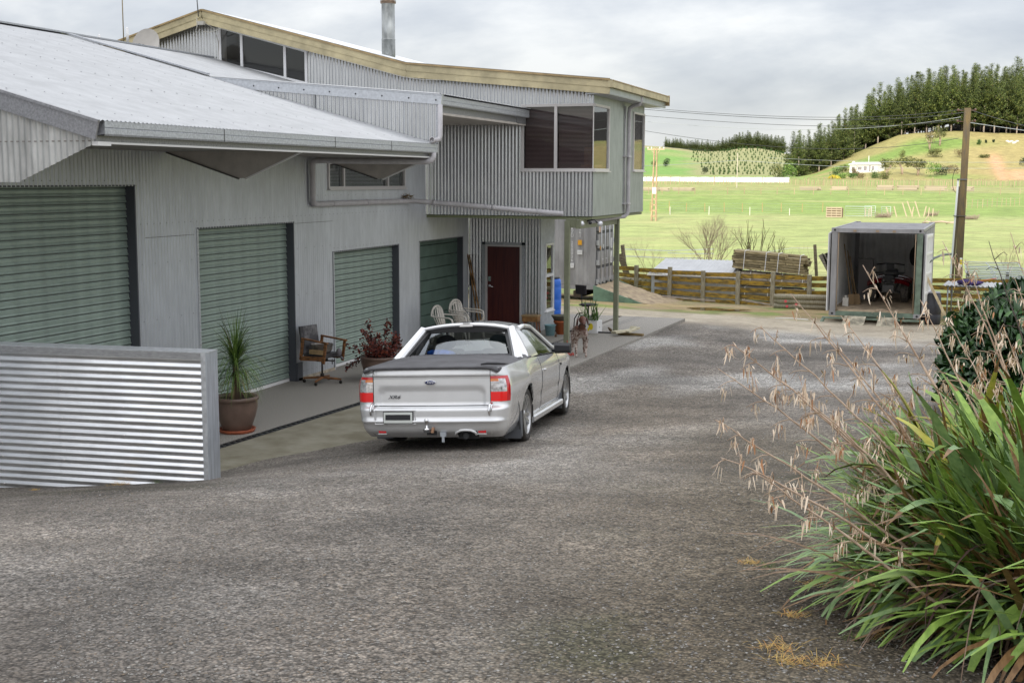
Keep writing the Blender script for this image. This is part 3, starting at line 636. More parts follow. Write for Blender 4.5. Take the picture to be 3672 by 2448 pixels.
# small window in the workshop wall
def window(parent, O, U, V, Nn, w, h, mull=(), fr=.045, dep=.05, skip='', m_=None, glassm=None, name='window', blinds=False, back=.35, label=None, inner=None):
    """frame with panes in the plane O + u*U + v*V"""
    O, U, V, Nn = Vector(O), Vector(U), Vector(V), Vector(Nn); Wd = link(name, None, parent, label=label)
    mb = MB()
    def b_(u0, v0, u1, v1, d0=-.02, d1=dep-.02):
        c = [O+U*a+V*b+Nn*d for d in (d0, d1) for (a, b) in ((u0, v0), (u1, v0), (u1, v1), (u0, v1))]
        mb.add(c, [(0, 3, 2, 1), (4, 5, 6, 7), (0, 1, 5, 4), (1, 2, 6, 5), (2, 3, 7, 6), (3, 0, 4, 7)])
    b_(0, 0, w, fr); b_(0, h-fr, w, h); 
    if 'l' not in skip: b_(0, fr, fr, h-fr)
    if 'r' not in skip: b_(w-fr, fr, w, h-fr)
    else: b_(w-.012, fr, w, h-fr)
    b_(-.012, -.02, w+.012, 0, -.02, dep+.015)
    for mu in mull: b_(mu-fr*.6, fr, mu+fr*.6, h-fr)
    mb.build('window_frame', m_ or alu, Wd)
    ed = [0 if 'l' in skip else fr]+[q for mu in mull for q in (mu-fr*.6, mu+fr*.6)]+[w-.01 if 'r' in skip else w-fr]
    for i in range(0, len(ed), 2):
        a, b = ed[i], ed[i+1]; mb = MB(); mb.add([O+U*a+V*fr, O+U*b+V*fr, O+U*b+V*(h-fr), O+U*a+V*(h-fr)], [(0, 1, 2, 3)]); mb.build('pane', glassm or pane_m, Wd)
        if blinds and i >= 2*(blinds-1):
            mb = MB(); nb_ = int((h-2*fr)/.026)
            for k in range(nb_):
                v = fr+.013+k*.026; c = O+U*((a+b)/2)+V*v-Nn*.07; p = [c-U*((b-a)/2-.01), c+U*((b-a)/2-.01)]
                mb.add([p[0]-Nn*.010+V*.007, p[1]-Nn*.010+V*.007, p[1]+Nn*.010-V*.007, p[0]+Nn*.010-V*.007], [(0, 1, 2, 3)])
            mb.build('venetian_blind', inner or mat('blind_slat', (.30, .26, .25), .5), Wd)
    if back:
        mb = MB(); c = [O+U*a+V*b-Nn*d for d in (.03, back) for (a, b) in ((0, 0), (w, 0), (w, h), (0, h))]
        mb.add(c, [(4, 5, 6, 7), (0, 1, 5, 4), (1, 2, 6, 5), (2, 3, 7, 6), (3, 0, 4, 7)]); mb.build('room', mat('room_dark', (.05, .04, .04), .9), Wd)
    return Wd
window(B, (WX+.012, win_s[0], win_s[2]), (0, 1, 0), (0, 0, 1), (1, 0, 0), win_s[1]-win_s[0], win_s[3]-win_s[2], (.62, 2.55), blinds=1, inner=mat('blind_pale', (.42, .45, .42), .5), label='long low window under the eave')
# raised living quarters, front face
HY, HXE, HYB = 24.9, -6.92, 29.33
top = lambda u: hz(u)-.12
cw = (-15.58, -13.43); clo = lambda u: 6.06-.235*(u+15.58); chi = lambda u: min(hz(u)-.24, 6.83-.27*(u+15.58))
corr(B, (0, HY, 0), (1, 0, 0), (0, 0, 1), (0, -1, 0), -18.3, -10.93, lambda u: 4.6, top, zinc_f, [(cw[0], cw[1], clo, chi)])
corr(B, (0, HY, 0), (1, 0, 0), (0, 0, 1), (0, -1, 0), -10.93, HXE, 2.745, top, zinc_f, [(-8.46, HXE+.01, 3.67, 5.02)])
corr(B, (HXE, 0, 0), (0, 1, 0), (0, 0, 1), (1, 0, 0), HY, HYB, 2.745, 5.3, zinc_green, [(HY-.01, 26.15, 3.67, 5.02), (28.2, 29.27, 3.69, 5.02)])
screws(B, [(-8.6+i*.152, HY-.009, 2.86) for i in range(11)], (0, -1, 0), .008, white_trim); screws(B, [(HXE+.009, HY+.1+i*.152, 2.86) for i in range(28)], (1, 0, 0), .007, zinc_trim)
screws(B, [(-8.6+i*.152, HY-.009, 5.08) for i in range(11)], (0, -1, 0), .008, zinc_trim)
corr(B, (0, HYB, 0), (1, 0, 0), (0, 0, 1), (0, 1, 0), -18.3, HXE, 2.745, lambda u: hz(u)-.1, zinc)
# corner window: two frames meeting in a glazed corner
window(B, (-8.46, HY-.008, 3.67), (1, 0, 0), (0, 0, 1), (0, -1, 0), 1.545, 1.35, (.74,), fr=.05, skip='r', blinds=1, back=0, label='corner window facing the yard', inner=mat('blind_wood', (.22, .16, .155), .5))
window(B, (HXE+.008, HY-.015, 3.67), (0, 1, 0), (0, 0, 1), (1, 0, 0), 1.17, 1.35, (), fr=.05, skip='l', back=0, label='side light of the corner window')
window(B, (HXE+.008, 28.2, 3.69), (0, 1, 0), (0, 0, 1), (1, 0, 0), 1.07, 1.33, (), fr=.04, blinds=1, back=.3, label='far side window with blinds')
mb = MB()   # room interior: floor, back wall, dark stuff
mb.ab((-10.8, 25.0, 2.78), (-7.0, 29.2, 2.82)); mb.ab((-10.9, 25.0, 2.8), (-10.8, 29.2, 5.2)); mb.ab((-10.8, 27.9, 2.8), (-7.35, 28.0, 5.2)); mb.ab((-10.8, 25.0, 5.1), (-7.0, 29.2, 5.16))
mb.ab((-8.42, 25.03, 3.7), (-7.74, 25.05, 5.0)); mb.build('room', mat('room_wall', (.09, .055, .055), .9), B)
mb = MB(); mb.ab((-7.6, 26.6, 2.82), (-7.1, 27.6, 4.2)); mb.ab((-7.3, 25.3, 3.75), (-7.0, 25.9, 3.8)); mb.build('desk', mat('desk_wood', (.25, .12, .05), .6), B)
# clerestory window set in the gable
def P3(u, v): return Vector((u, HY-.012, v))
Wc = link('window', None, B, label='sloping clerestory window under the roof peak')
mb = MB()
def sl_bar(a, b, w_=.06, d_=.06): mb.bar(a, b, d_, w_, up=(0, 0, 1))
sl_bar(P3(cw[0], clo(cw[0])), P3(cw[1], clo(cw[1]))); sl_bar(P3(cw[0], chi(cw[0])), P3(cw[1], chi(cw[1])))
for u in (cw[0], -15.03, -13.95, cw[1]): mb.ab((u-.03, HY-.04, clo(u)), (u+.03, HY+.02, chi(u)))
mb.build('window_frame', alu_white, Wc)
for a, b in ((cw[0]+.03, -15.06), (-15.0, -13.98), (-13.92, cw[1]-.03)):
    mb = MB(); mb.add([P3(a, clo(a)), P3(b, clo(b)), P3(b, chi(b)), P3(a, chi(a))], [(0, 1, 2, 3)]); mb.build('pane', pane_dk, Wc)
mb = MB(); mb.add([(cw[0], HY+.25, 5.9), (cw[1], HY+.25, 5.4), (cw[1], HY+.25, hz(cw[1])-.15), (cw[0], HY+.25, hz(cw[0])-.15)], [(0, 1, 2, 3)]); mb.build('room', mat('room_dark', (.05, .04, .04), .9), Wc)
# roof of the quarters, fascia, gutter
RXE, RY0, RY1 = -6.50, 24.55, 29.75
for (xa, xb) in ((RXE, -10.9), (-10.9, -15.8)):
    d = Vector((xb-xa, 0, hz(xb)-hz(xa))); Ln = d.length; d.normalize(); nn = Vector((-d.z, 0, d.x)); nn = nn if nn.z > 0 else -nn
    corr(B, (xa, 0, hz(xa)+.05), (0, 1, 0), d, nn, RY0, RY1, 0, Ln, mat('roof_pale', (.78, .79, .80), .45, .2), name='roof_sheet', sheet=1.524)
d = Vector((2.6, 0, .70)).normalized(); corr(B, (-18.4, 0, hz(-18.4)+.05), (0, 1, 0), d, Vector((-d.z, 0, d.x)), RY0, RY1, 0, 2.69, zinc_roof, name='roof_sheet', sheet=1.524)
prof = [(-18.4, hz(-18.4)), (-15.8, hz(-15.8)), (-10.9, hz(-10.9)), (RXE, hz(RXE))]
for nm, off, h_, y_, mt in (('fascia', -.055, .13, RY0-.012, cream), ('fascia', -.185, .135, RY0, cream), ('fascia_cap', .03, .035, RY0-.02, cream2)):
    for i in range(3):
        a, b = prof[i], prof[i+1]; mb = MB(); mb.bar((a[0], y_, a[1]+off), (b[0], y_, b[1]+off), .03 if mt is cream else .07, h_); mb.build(nm, mt, B)
mb = MB(); mb.bar((RXE-.02, RY0, hz(RXE)-.19), (RXE-.02, RY1, hz(RXE)-.19), .025, .13); mb.build('fascia', zinc_green, B)
mb = MB(); mb.bar((RXE+.02, RY0-.04, hz(RXE)-.055), (RXE+.02, RY1+.03, hz(RXE)-.055), .10, .13); mb.ab((RXE-.035, RY0-.045, hz(RXE)-.12), (RXE+.075, RY0-.03, hz(RXE)+.02)); mb.build('gutter', cream, B)
mb = MB(); mb.bar((RXE+.075, RY0-.05, hz(RXE)+.015), (RXE+.075, RY1+.03, hz(RXE)+.015), .012, .02); mb.bar((RXE+.0, RY1+.02, hz(RXE)-.08), (RXE+.0, RY1+.035, hz(RXE)-.08), .17, .24); mb.build('gutter_lip', cream2, B)
mb = MB(); mb.ab((-7.0, RY0+.01, 5.19), (RXE, RY1, 5.205)); mb.build('soffit', zinc_trim, B)
# downpipe on the side wall
pp = [(-6.52, 27.3, 5.33), (-6.52, 27.3, 5.20), (-6.56, 27.32, 5.13), (-6.72, 27.42, 5.11), (-6.81, 27.47, 5.06), (-6.83, 27.5, 4.95), (-6.83, 27.5, 2.86), (-6.84, 27.5, 2.74), (-6.90, 27.48, 2.68), (-7.05, 27.3, 2.66), (-7.10, 25.2, 2.62)]
mb = MB(); mb.tube(pp, .046, 12); mb.build('downpipe', plast_grey, B)
mb = MB(); mb.tube([(-6.88, 27.37, 5.1), (-6.88, 27.37, 2.8)], .012, 6); mb.ab((-6.92, 27.33, 3.99), (-6.78, 27.56, 4.02)); mb.ab((-6.92, 27.33, 2.95), (-6.78, 27.56, 2.98)); mb.build('conduit', plast_grey, B)
# floor soffit and beam
mb = MB(); mb.ab((-10.9, HY+.02, 2.68), (HXE-.02, HYB-.02, 2.735)); mb.build('floor_soffit', mat('ply_green', (.20, .22, .12), .8), B)
mb = MB(); mb.ab((-7.20, 24.62, 2.50), (-7.10, 27.75, 2.68)); mb.ab((-7.40, 24.58, 2.52), (-7.2, 24.72, 2.70)); mb.build('beam', olive, B)
for (x, y) in ((-7.36, 24.58), (-7.12, 27.68)):
    mb = MB(); mb.bar((x, y, .0), (x, y, 2.66), .105, .105, up=(0, 1, 0), bev=.008); mb.build('post', olive, B)
# entrance recess
corr(B, (0, 27.4, 0), (1, 0, 0), (0, 0, 1), (0, -1, 0), WX+.01, -8.84, .02, 2.70, zinc_f, [(-10.27, -9.22, 0, 2.04)])
corr(B, (-8.84, 0, 0), (0, 1, 0), (0, 0, 1), (1, 0, 0), 27.4, 28.47, .02, 2.70, mat('zincalume_pale', (.50, .53, .56), .45, .4, nscale=9, namt=.05), [(27.69, 28.3, .44, 2.02)])
corr(B, (0, 28.47, 0), (1, 0, 0), (0, 0, 1), (0, 1, 0), WX, -8.84, .02, 2.70, zinc)
window(B, (-8.832, 27.69, .44), (0, 1, 0), (0, 0, 1), (1, 0, 0), .61, 1.58, (), fr=.05, m_=alu_white, label='tall white window beside the entrance')
mb = MB(); mb.ab((-8.835, 27.70, 1.24), (-8.79, 28.29, 1.31)); mb.build('window_transom', alu_white, B)
DR = link('entrance_door', None, B, label='dark red timber entrance door')
mb = MB(); mb.ab((-10.15, 27.42, .01), (-9.34, 27.46, 1.95)); mb.build('door_leaf', wood_red, DR)
mb = MB(); mb.ab((-10.19, 27.37, 0), (-10.15, 27.46, 1.99)); mb.ab((-9.34, 27.37, 0), (-9.30, 27.46, 1.99)); mb.ab((-10.15, 27.37, 1.95), (-9.34, 27.46, 1.99)); mb.build('door_frame', alu, DR)
mb = MB(); mb.ab((-10.27, 27.385, 0), (-10.19, 27.42, 2.05)); mb.ab((-9.30, 27.385, 0), (-9.22, 27.42, 2.05)); mb.ab((-10.27, 27.385, 1.99), (-9.22, 27.42, 2.05)); mb.build('door_surround', zinc_trim, DR)
mb = MB(); mb.ab((-10.13, 27.40, 1.14), (-10.06, 27.42, 1.25)); mb.tube([(-10.10, 27.42, 1.03), (-10.10, 27.36, 1.03), (-9.99, 27.36, 1.01)], .012, 8); mb.lathe([(0, .01), (.03, .01), (.03, 0)], c=(-10.10, 27.42, 1.03), M=Matrix.Rotation(R(90), 3, 'X')); mb.build('door_handle', chrome, DR)
# flue
FL = link('flue', None, B, label='steel flue with a capped cowl')
mb = MB(); fx, fy = -12.25, 26.6; n0 = 6.15
mb.lathe([(.155, n0), (.155, 6.62), (.158, 6.62), (.158, 6.64), (.15, 6.64), (.15, 7.42)], c=(fx, fy, 0), n=28); mb.build('flue_pipe', mat('flue_steel', (.30, .31, .30), .38, .8, nscale=3, namt=.2, stretch=(2, 2, .6)), FL)
mb = MB(); mb.lathe([(.15, 7.42), (.175, 7.43), (.18, 7.47), (.17, 7.48), (.10, 7.58), (.085, 7.66), (.085, 7.70)], c=(fx, fy, 0), n=24)
mb.lathe([(0, 7.69), (.155, 7.69), (.165, 7.70), (.165, 7.75), (.155, 7.76), (.155, 7.79), (.165, 7.80), (.165, 7.84), (0, 7.85)], c=(fx, fy, 0), n=24)
mb.build('flue_cowl', mat('flue_brown', (.20, .14, .10), .45, .7, nscale=12, namt=.2), FL)
mb = MB()
for k in range(4):
    a = k*PI/2+.5; mb.tube([(fx+.17*math.cos(a), fy+.17*math.sin(a), 7.46), (fx+.175*math.cos(a), fy+.175*math.sin(a), 7.72)], .004, 5)
mb.build('cowl_stay', steel_dk, FL)
# floodlights under the corner
FLD = link('floodlight', None, B, label='pair of spotlights with sensor under the corner')
mb = MB(); c0 = Vector((-6.95, 24.86, 2.68)); mb.tube([c0+Vector((.02, -.02, 0)), c0+Vector((-.05, -.08, -.02)), c0+Vector((.1, -.1, 0.01)), c0+Vector((.2, -.12, -.08))], .014, 8); mb.ball(c0+Vector((.02, -.1, -.06)), .035); mb.build('lamp_arm', black_pl, FLD)
for dx in (-.16, .24):
    mb = MB(); mb.lathe([(.02, .05), (.05, .02), (.055, -.03), (.045, -.05), (0, -.06)], c=c0+Vector((dx, -.12, -.07)), n=14, M=Matrix.Rotation(R(35 if dx > 0 else -20), 3, 'Y')); mb.build('spot_lamp', mat('lamp_glass', (.7, .7, .72), .2, .4), FLD)
# dish and aerials on the ridge
DS = empty('satellite_dish', (-16.3, 23.2, 6.3), label='pale grey satellite dish on the far roof ridge', cat='satellite dish')
mb = MB(); Md = Matrix.Rotation(R(8), 3, 'Z') @ Matrix.Rotation(R(72), 3, 'X')
mb.lathe([(r, .09*(r/.31)**2) for r in (0.001, .06, .12, .18, .24, .29, .31)], n=28, M=Md @ Matrix.Diagonal((1, 1.08, 1)), c=(0, 0, 0)); mb.build('dish', mat('dish_paint', (.50, .47, .43), .5, nscale=4, namt=.04), DS)
mb = MB(); mb.tube([(0, 0, -.3), (.08, -.2, -.26), (.12, -.34, -.08)], .014, 6); mb.tube([(0.02, .05, -.6), (.02, .05, 0)], .02, 8); mb.build('feed_arm', steel_dk, DS)
mb = MB(); mb.bar((.10, -.33, -.06), (.02, -.33, -.02), .05, .05); mb.bar((.13, -.33, -.12), (.12, -.33, -.02), .03, .03); mb.build('receiver', mat('grey_plastic', (.2, .2, .2), .5), DS)
mb = MB(); mb.tube([(0, 0, 0), (0, 0, 1.4)], .011, 6); mb.build('aerial_pole', mat('pole_brown', (.28, .22, .12), .6), None, loc=(-16.5, 22.65, 6.3), label='thin brown aerial pole rising beside the dish', cat='pole')
for (x, y, z, h, l_) in ((-16.6, 21.98, 6.2, .17, 'short white vent post on the ridge left of the thin pole'), (-16.6, 22.92, 6.3, .32, 'taller white vent post between thin pole and dish')):
    mb = MB(); mb.tube([(0, 0, 0), (0, 0, h)], .03, 10); mb.ball((0, 0, h), .03, 10); mb.build('vent_post', white_trim, None, loc=(x, y, z), label=l_, cat='vent')
mb = MB(); mb.tube([(-.02, 0, 0), (-.05, 0, .45)], .012, 6); mb.build('aerial_mast', steel_dk, None, loc=(-15.82, 24.45, 7.02), label='thin dark aerial mast at the roof peak', cat='aerial')
mb = MB(); c = [(-15.9, 24.48, 7.0), (-15.85, 24.4, 6.8), (-15.95, 24.42, 6.6), (-15.8, 24.45, 6.75)]
mb.tube(c, .008, 5); mb.tube([(-15.75, 24.5, 6.9), (-15.55, 24.6, 6.78), (-15.6, 24.85, 6.5), (-15.62, 24.87, 6.15), (-15.5, 24.85, 6.03), (-15.2, 24.87, 5.98)], .009, 5); mb.tube([(-15.75, 24.5, 6.7), (-15.6, 24.5, 6.68), (-15.3, 24.55, 6.76)], .009, 5); mb.ab((-15.85, 24.42, 6.84), (-15.7, 24.5, 6.92))
mb.tube([(-12.7, 24.52, 6.08), (-11.8, 24.5, 5.84), (-11.0, 24.5, 5.62), (-10.5, 24.5, 5.54), (-10.1, 24.53, 5.53)], .008, 5)
mb.build('aerial_cable', mat('cable_pale', (.45, .43, .38), .6), None, label='loose pale aerial cable looping below the roof peak', cat='cable')
# ------------------------------------------------------------------ silver utility vehicle
paint = mat('silver_paint', (.70, .70, .70), .26, .40, coat=1.0, nscale=2.5, namt=.02)
paint_low = paint
tyre_m = mat('tyre_rubber', (.022, .021, .02), .85, nscale=14, col2=(.06, .052, .045), bump=.2, bscale=60)
rim_m = mat('alloy_wheel', (.50, .50, .50), .32, .85, nscale=9, namt=.1)
vinyl = mat('tonneau_vinyl', (.085, .083, .088), .62, nscale=4, namt=.12, bump=.15, bscale=9)
seal = mat('seal_black', (.012, .012, .013), .5)
auto_glass = glass('vehicle_glass', (0, .03, .02), tr=.66, rough=.01, f0=.20)
lens_red = mat('lens_red', (.55, .005, .012), .12, coat=1.0, spec=.8)
lens_bright = mat('lens_red_bright', (.85, .02, .02), .15, coat=1.0)
lens_clear = mat('lens_clear', (.62, .60, .60), .12, .55, nscale=30, namt=.2, coat=1)
lens_amber = mat('lens_amber', (.75, .22, .06), .2, coat=1)
UT = empty('utility_vehicle', (-5.70, 14.32, .25), label='silver two door utility with black soft tray cover parked on the gravel edge', cat='utility vehicle')
UT.rotation_mode = 'QUATERNION'
Mz = Matrix.Rotation(R(7.78), 3, 'Z') @ Matrix.Rotation(R(-4.2), 3, 'X') @ Matrix.Rotation(R(-2.6), 3, 'Y'); UT.rotation_quaternion = Mz.to_quaternion()
def ipn(x, pts): return float(np.interp(x, [p[0] for p in pts], [p[1] for p in pts]))
WPR = [(.18, .80), (.24, .85), (.32, .885), (.42, .905), (.55, .922), (.68, .93), (.78, .928), (.86, .912), (.93, .885), (.98, .862), (1.02, .84)]
YPR = [(.18, -1.06), (.22, -1.12), (.27, -1.20), (.36, -1.235), (.384, -1.262), (.402, -1.262), (.41, -1.243), (.515, -1.243), (.53, -1.240), (.558, -1.185), (.575, -1.165), (.90, -1.155), (.915, -1.165), (1.0, -1.14)]
def topline(y):   # belt and bonnet line of the side
    return ipn(y, [(-1.2, 1.0), (.3, 1.015), (.9, .985), (2.0, .955), (3.0, .93), (3.3, .90), (3.7, .80), (3.95, .66)])
def half_w(y, z):
    w = ipn(z, WPR); w *= ipn(y, [(-1.2, .985), (-.6, 1.0), (0, 1.006), (.6, .995), (1.5, .985), (2.6, .99), (3.1, 1.0), (3.5, .97), (3.8, .90), (3.95, .80)])
    w += .022*math.exp(-((y-.0)/.55)**2)*math.exp(-((z-.80)/.13)**2)
    w -= .012*math.exp(-((z-.50)/.06)**2)*sst(.5, .8, y)*(1-sst(2.4, 2.7, y))
    return w
RC = .20
def shell(t, v, s=1, off=0.):
    """t: y along the side while > -0.9, then corner angle, then x on the rear; v: height fraction"""
    kind, q = t
    yb = -.98
    if kind == 's':
        zt = topline(q); z = lerp(.19, zt, v); return Vector((s*(half_w(q, z)-off), q, z))
    z = lerp(.19, 1.0, v); w = half_w(yb, z); yr = ipn(z, YPR); rec = 0
    rc = min(RC, abs(yb-yr)+.0)
    cx = w-.14
    if kind == 'c':
        return Vector((s*(cx+(.14-off)*math.cos(q)), yb-(abs(yr-yb)-off-.0)*math.sin(q), z))
    x = q
    y = yr-.035*(1-(abs(x)/.75)**2) if abs(x) < .75 else yr
    # recessed tailgate field
    if z < .885 and z > .56:
        e = max(abs(x)-.52, 0)/.12; f = max(z-.70, 0)/.075; d = math.hypot(e, f)
        if abs(x) < .64: y += .020*(1-sst(.85, 1.08, d))
    return Vector((s*x, y+off, z))
side_y = sorted(set([round(q, 3) for q in list(np.arange(-.98, 3.96, .12))+list(np.arange(-.42, .43, .035))+list(np.arange(2.684, 3.53, .035))+[.92, 2.42]]), reverse=True)
arc = [i*PI/2/8 for i in range(1, 9)]
rear_x = [.70, .69, .66, .64, .62, .58, .54, .50, .42, .3, .15, 0.0]
TS = [('s', q) for q in side_y]+[('c', a) for a in arc]+[('r', x) for x in rear_x if x < .73]
VZ = [.19, .22, .25, .28, .32, .36, .375, .384, .402, .41, .45, .50, .515, .53, .544, .558, .565, .58, .61, .65, .69, .72, .75, .78, .81, .84, .87, .90, .91, .93, .95, .975, 1.0]
VS = [(z-.19)/.81 for z in VZ]
parts = {'body': MB(), 'bumper': MB(), 'tailgate': MB(), 'tail_light': None}
lights = {1: MB(), -1: MB()}
def arch_c(y): return 0.0 if y < 1.5 else 3.104
for s in (1, -1):
    P = {}
    for i, t in enumerate(TS):
        for j, v in enumerate(VS):
            p = shell(t, v, s)
            if t[0] == 's':
                c = arch_c(p.y); d = math.hypot(p.y-c, p.z-.335)
                if d < .385 and d > .30: k = .385/d; yy = c+(p.y-c)*k; zz_ = .335+(p.z-.335)*k; p = Vector((s*half_w(yy, zz_), yy, zz_))
            P[i, j] = p
    buckets = {}
    for i in range(len(TS)-1):
        for j in range(len(VS)-1):
            c = (P[i, j]+P[i+1, j+1])/2; t0, t1 = TS[i], TS[i+1]
            if t1[0] == 's':
                if math.hypot(c.y-arch_c(c.y), c.z-.335) < .383 and abs(c.y-arch_c(c.y)) < .40: continue
            zm = (VZ[j]+VZ[j+1])/2
            k = 'body'
            if t1[0] == 's' and t1[1] < -.60 and zm < .562: k = 'bumper'
            if t1[0] != 's' and zm < .565: k = 'bumper'
            if t1[0] == 'r' and t0[0] == 'r' and zm > .565: k = 'tailgate'
            if zm > .61 and zm < .90 and ((t1[0] == 'c') or (t0[0] == 'c' and t1[0] == 'r')) and not (t1[0] == 'c' and t1[1] < PI/2/8*2.5): k = 'light'
            # plate recess and exhaust notch
            if k == 'bumper' and t1[0] == 'r' and s == 1 and .30 < c.x < .52 and c.z < .275: continue
            buckets.setdefault(k, []).append((i, j, zm, c))
    for k, lst in buckets.items():
        mb = lights[s] if k == 'light' else parts[k]; key = {}; fs = []; mi = []
        vs = []
        for i, j, zm, c in lst:
            f = []
            for a, b in ((i, j), (i+1, j), (i+1, j+1), (i, j+1)):
                if (a, b) not in key:
                    key[a, b] = len(vs); p = P[a, b].copy()
                    if k == 'light': p += Vector((s*.004, -.006, 0))
                    vs.append(p)
                f.append(key[a, b])
            if s < 0: f = f[::-1]
            fs.append(tuple(f)); q = 0
            if k == 'light':
                ax = abs(c.x)
                q = 1 if zm < .72 else 0
                if .72 < zm < .875 and .705 < ax < .87: q = 2 if not (zm > .84 and ax < .79) else 3
                if zm < .62 or ax > .88: q = 0
            mi.append(q)
        o = len(mb.v); mb.v += [tuple(v) for v in vs]; mb.f += [tuple(o+a for a in f) for f in fs]; mb.mi += mi; mb.sm += [True]*len(fs)
parts['body'].build('body', paint, UT); 
bmp = parts['bumper'].build('bumper', paint, UT); tg = parts['tailgate'].build('tailgate', paint, UT)
for s in (1, -1): lights[s].build('tail_light', [lens_red, lens_bright, lens_clear, lens_amber], UT)
# panel gaps
def gapline(pts, r=.004, parent=UT, name='panel_gap'):
    mb = MB(); mb.tube(pts, r, 4, sm=False); mb.build(name, seal, parent)
for s in (1, -1):
    gapline([shell(('r', .70), (z-.19)/.81, s)+Vector((0, -.001, 0)) for z in np.linspace(.57, 1.0, 12)])
    gapline([Vector((s*(half_w(y, .53)+.001), y, z)) for y, z in ((-.62, .22), (-.62, .3), (-.60, .4), (-.60, .5), (-.66, .56), (-.80, .60))])
    gapline([Vector((s*(half_w(y, z)+.001), y, z)) for y, z in [(1.02, zz2) for zz2 in np.linspace(.30, .97, 8)]])
    gapline([Vector((s*(half_w(y, z)+.001), y, z)) for y, z in [(2.42, zz2) for zz2 in np.linspace(.30, .93, 8)]])
    gapline([Vector((s*(half_w(y, .30)+.001), y, .30)) for y in np.linspace(1.02, 2.42, 8)])
    mb = MB(); mb.bar((s*.86, .42, .225), (s*.865, 2.70, .225), .10, .09, bev=.02); mb.build('sill', paint, UT)
    mb = MB(); hp = Vector((s*(half_w(1.25, .80)+.018), 1.25, .80)); mb.tube([hp+Vector((-s*.02, -.09, 0)), hp+Vector((0, -.07, .003)), hp+Vector((0, .06, .003)), hp+Vector((-s*.02, .08, 0))], .013, 8, flat=.8); mb.build('door_handle', paint, UT)
    mb = MB(); mb.ab((s*(half_w(2.55, .78)-.002), 2.50, .765), (s*(half_w(2.55, .78)+.006), 2.60, .80)); mb.build('side_badge', seal, UT)
gapline([shell(('r', x), (.562-.19)/.81)+Vector((0, -.004, .004)) for x in np.linspace(.69, -.69, 16)], .005)
gapline([shell(('r', abs(x)), (.905-.19)/.81, 1 if x > 0 else -1)+Vector((0, .0, 0)) for x in np.linspace(.69, -.69, 20)], .0022)
# inner dark tub and wheel wells, floor
mb = MB(); mb.ab((-.80, -.98, .30), (.80, -.42, .95)); mb.ab((-.55, -.42, .32), (.55, 3.8, .55)); mb.ab((-.80, .42, .28), (.80, 2.68, .60)); mb.ab((-.8, -.42, .73), (.8, .42, .95)); mb.ab((-.78, 2.68, .73), (.78, 3.5, .78)); mb.build('underbody', seal, UT)
mb = MB()
for s in (1, -1):
    for c in (0, 3.104):
        vs = []; n = 26
        for k in range(n+1):
            a = PI*1.12*k/n-.19; vs += [(s*.905, c+.382*math.cos(a), .335+.382*math.sin(a)), (s*.55, c+.382*math.cos(a), .335+.382*math.sin(a))]
        mb.add(vs, [(2*k, 2*k+2, 2*k+3, 2*k+1) for k in range(n)], 0, True)
        mb.ab((s*.54, c-.40, .2), (s*.56, c+.40, .74))
mb.build('wheel_well', seal, UT)
# wheels
for s in (1, -1):
    for c in (0, 3.104):
        Wh = link('wheel', None, UT, loc=(s*.785, c, .333)); Mx = Matrix.Rotation(R(90*s), 3, 'Y')
        mb = MB(); mb.lathe([(.245, -.11), (.285, -.122), (.315, -.118), (.329, -.09), (.333, -.04), (.333, .04), (.329, .09), (.315, .118), (.285, .122), (.245, .11)], n=44, M=Mx); mb.build('tyre', tyre_m, Wh)
        mb = MB(); mb.lathe([(.245, .112), (.238, .116), (.232, .105), (.225, .03), (.225, -.1)], n=40, M=Mx)
        for k in range(10):
            a = 2*PI*k/10+(.09 if k % 2 else -.09); ca, sa = math.cos(a), math.sin(a); u = Vector((0, ca, sa)); w = Vector((0, -sa, ca)); X = Vector((s, 0, 0))
            p = [u*.045-w*.018, u*.045+w*.018, u*.235+w*.020, u*.235-w*.020]; f_ = [.075, .075, .100, .100]
            mb.add([q+X*d for q, d in zip(p, f_)]+[q+X*(d-.035) for q, d in zip(p, f_)], [(0, 1, 2, 3), (0, 3, 7, 4), (1, 5, 6, 2), (4, 7, 6, 5)])
        mb.lathe([(0, .09), (.035, .088), (.055, .075), (.06, .05)], n=16, M=Mx); mb.build('rim', rim_m, Wh)
        mb = MB(); mb.lathe([(0, .035), (.2, .035), (.225, .02)], n=24, M=Mx); mb.build('brake_disc', mat('brake_dark', (.05, .048, .045), .5, .6), Wh)
    mb = MB(); mb.prism([(-.40, .10), (-.35, .12), (-.33, .34), (-.40, .52), (-.45, .50), (-.47, .30)], -.012, .012, M=Matrix(((0, 0, 1), (1, 0, 0), (0, 1, 0))), c=(s*.895, -.02, 0)); mb.ab((s*.70, -.455, .09), (s*.90, -.44, .36)); mb.build('mud_flap', mat('flap_grey', (.10, .105, .115), .6), UT)
    mb = MB(); mb.ab((s*.72, 2.66, .13), (s*.90, 2.675, .36)); mb.build('mud_flap', mat('flap_grey', (.10, .105, .115), .6), UT)
# bonnet, nose
mb = MB()
def bon(u, v):
    y = lerp(2.75, 3.93, u); x = lerp(-1, 1, v); w = half_w(y, topline(y)); z = topline(y)+.05*(1-x*x)*(1-u*.3); return Vector((x*w, y, z))
mb.grid(bon, 12, 12); mb.build('bonnet', paint, UT)
mb = MB()
def nose(u, v):
    x = lerp(-1, 1, v); z = lerp(.2, .70, u); return Vector((x*.74, 3.93+.05*(1-x*x)-.06*u, z))
mb.grid(nose, 5, 10); mb.build('front_bumper', paint, UT)
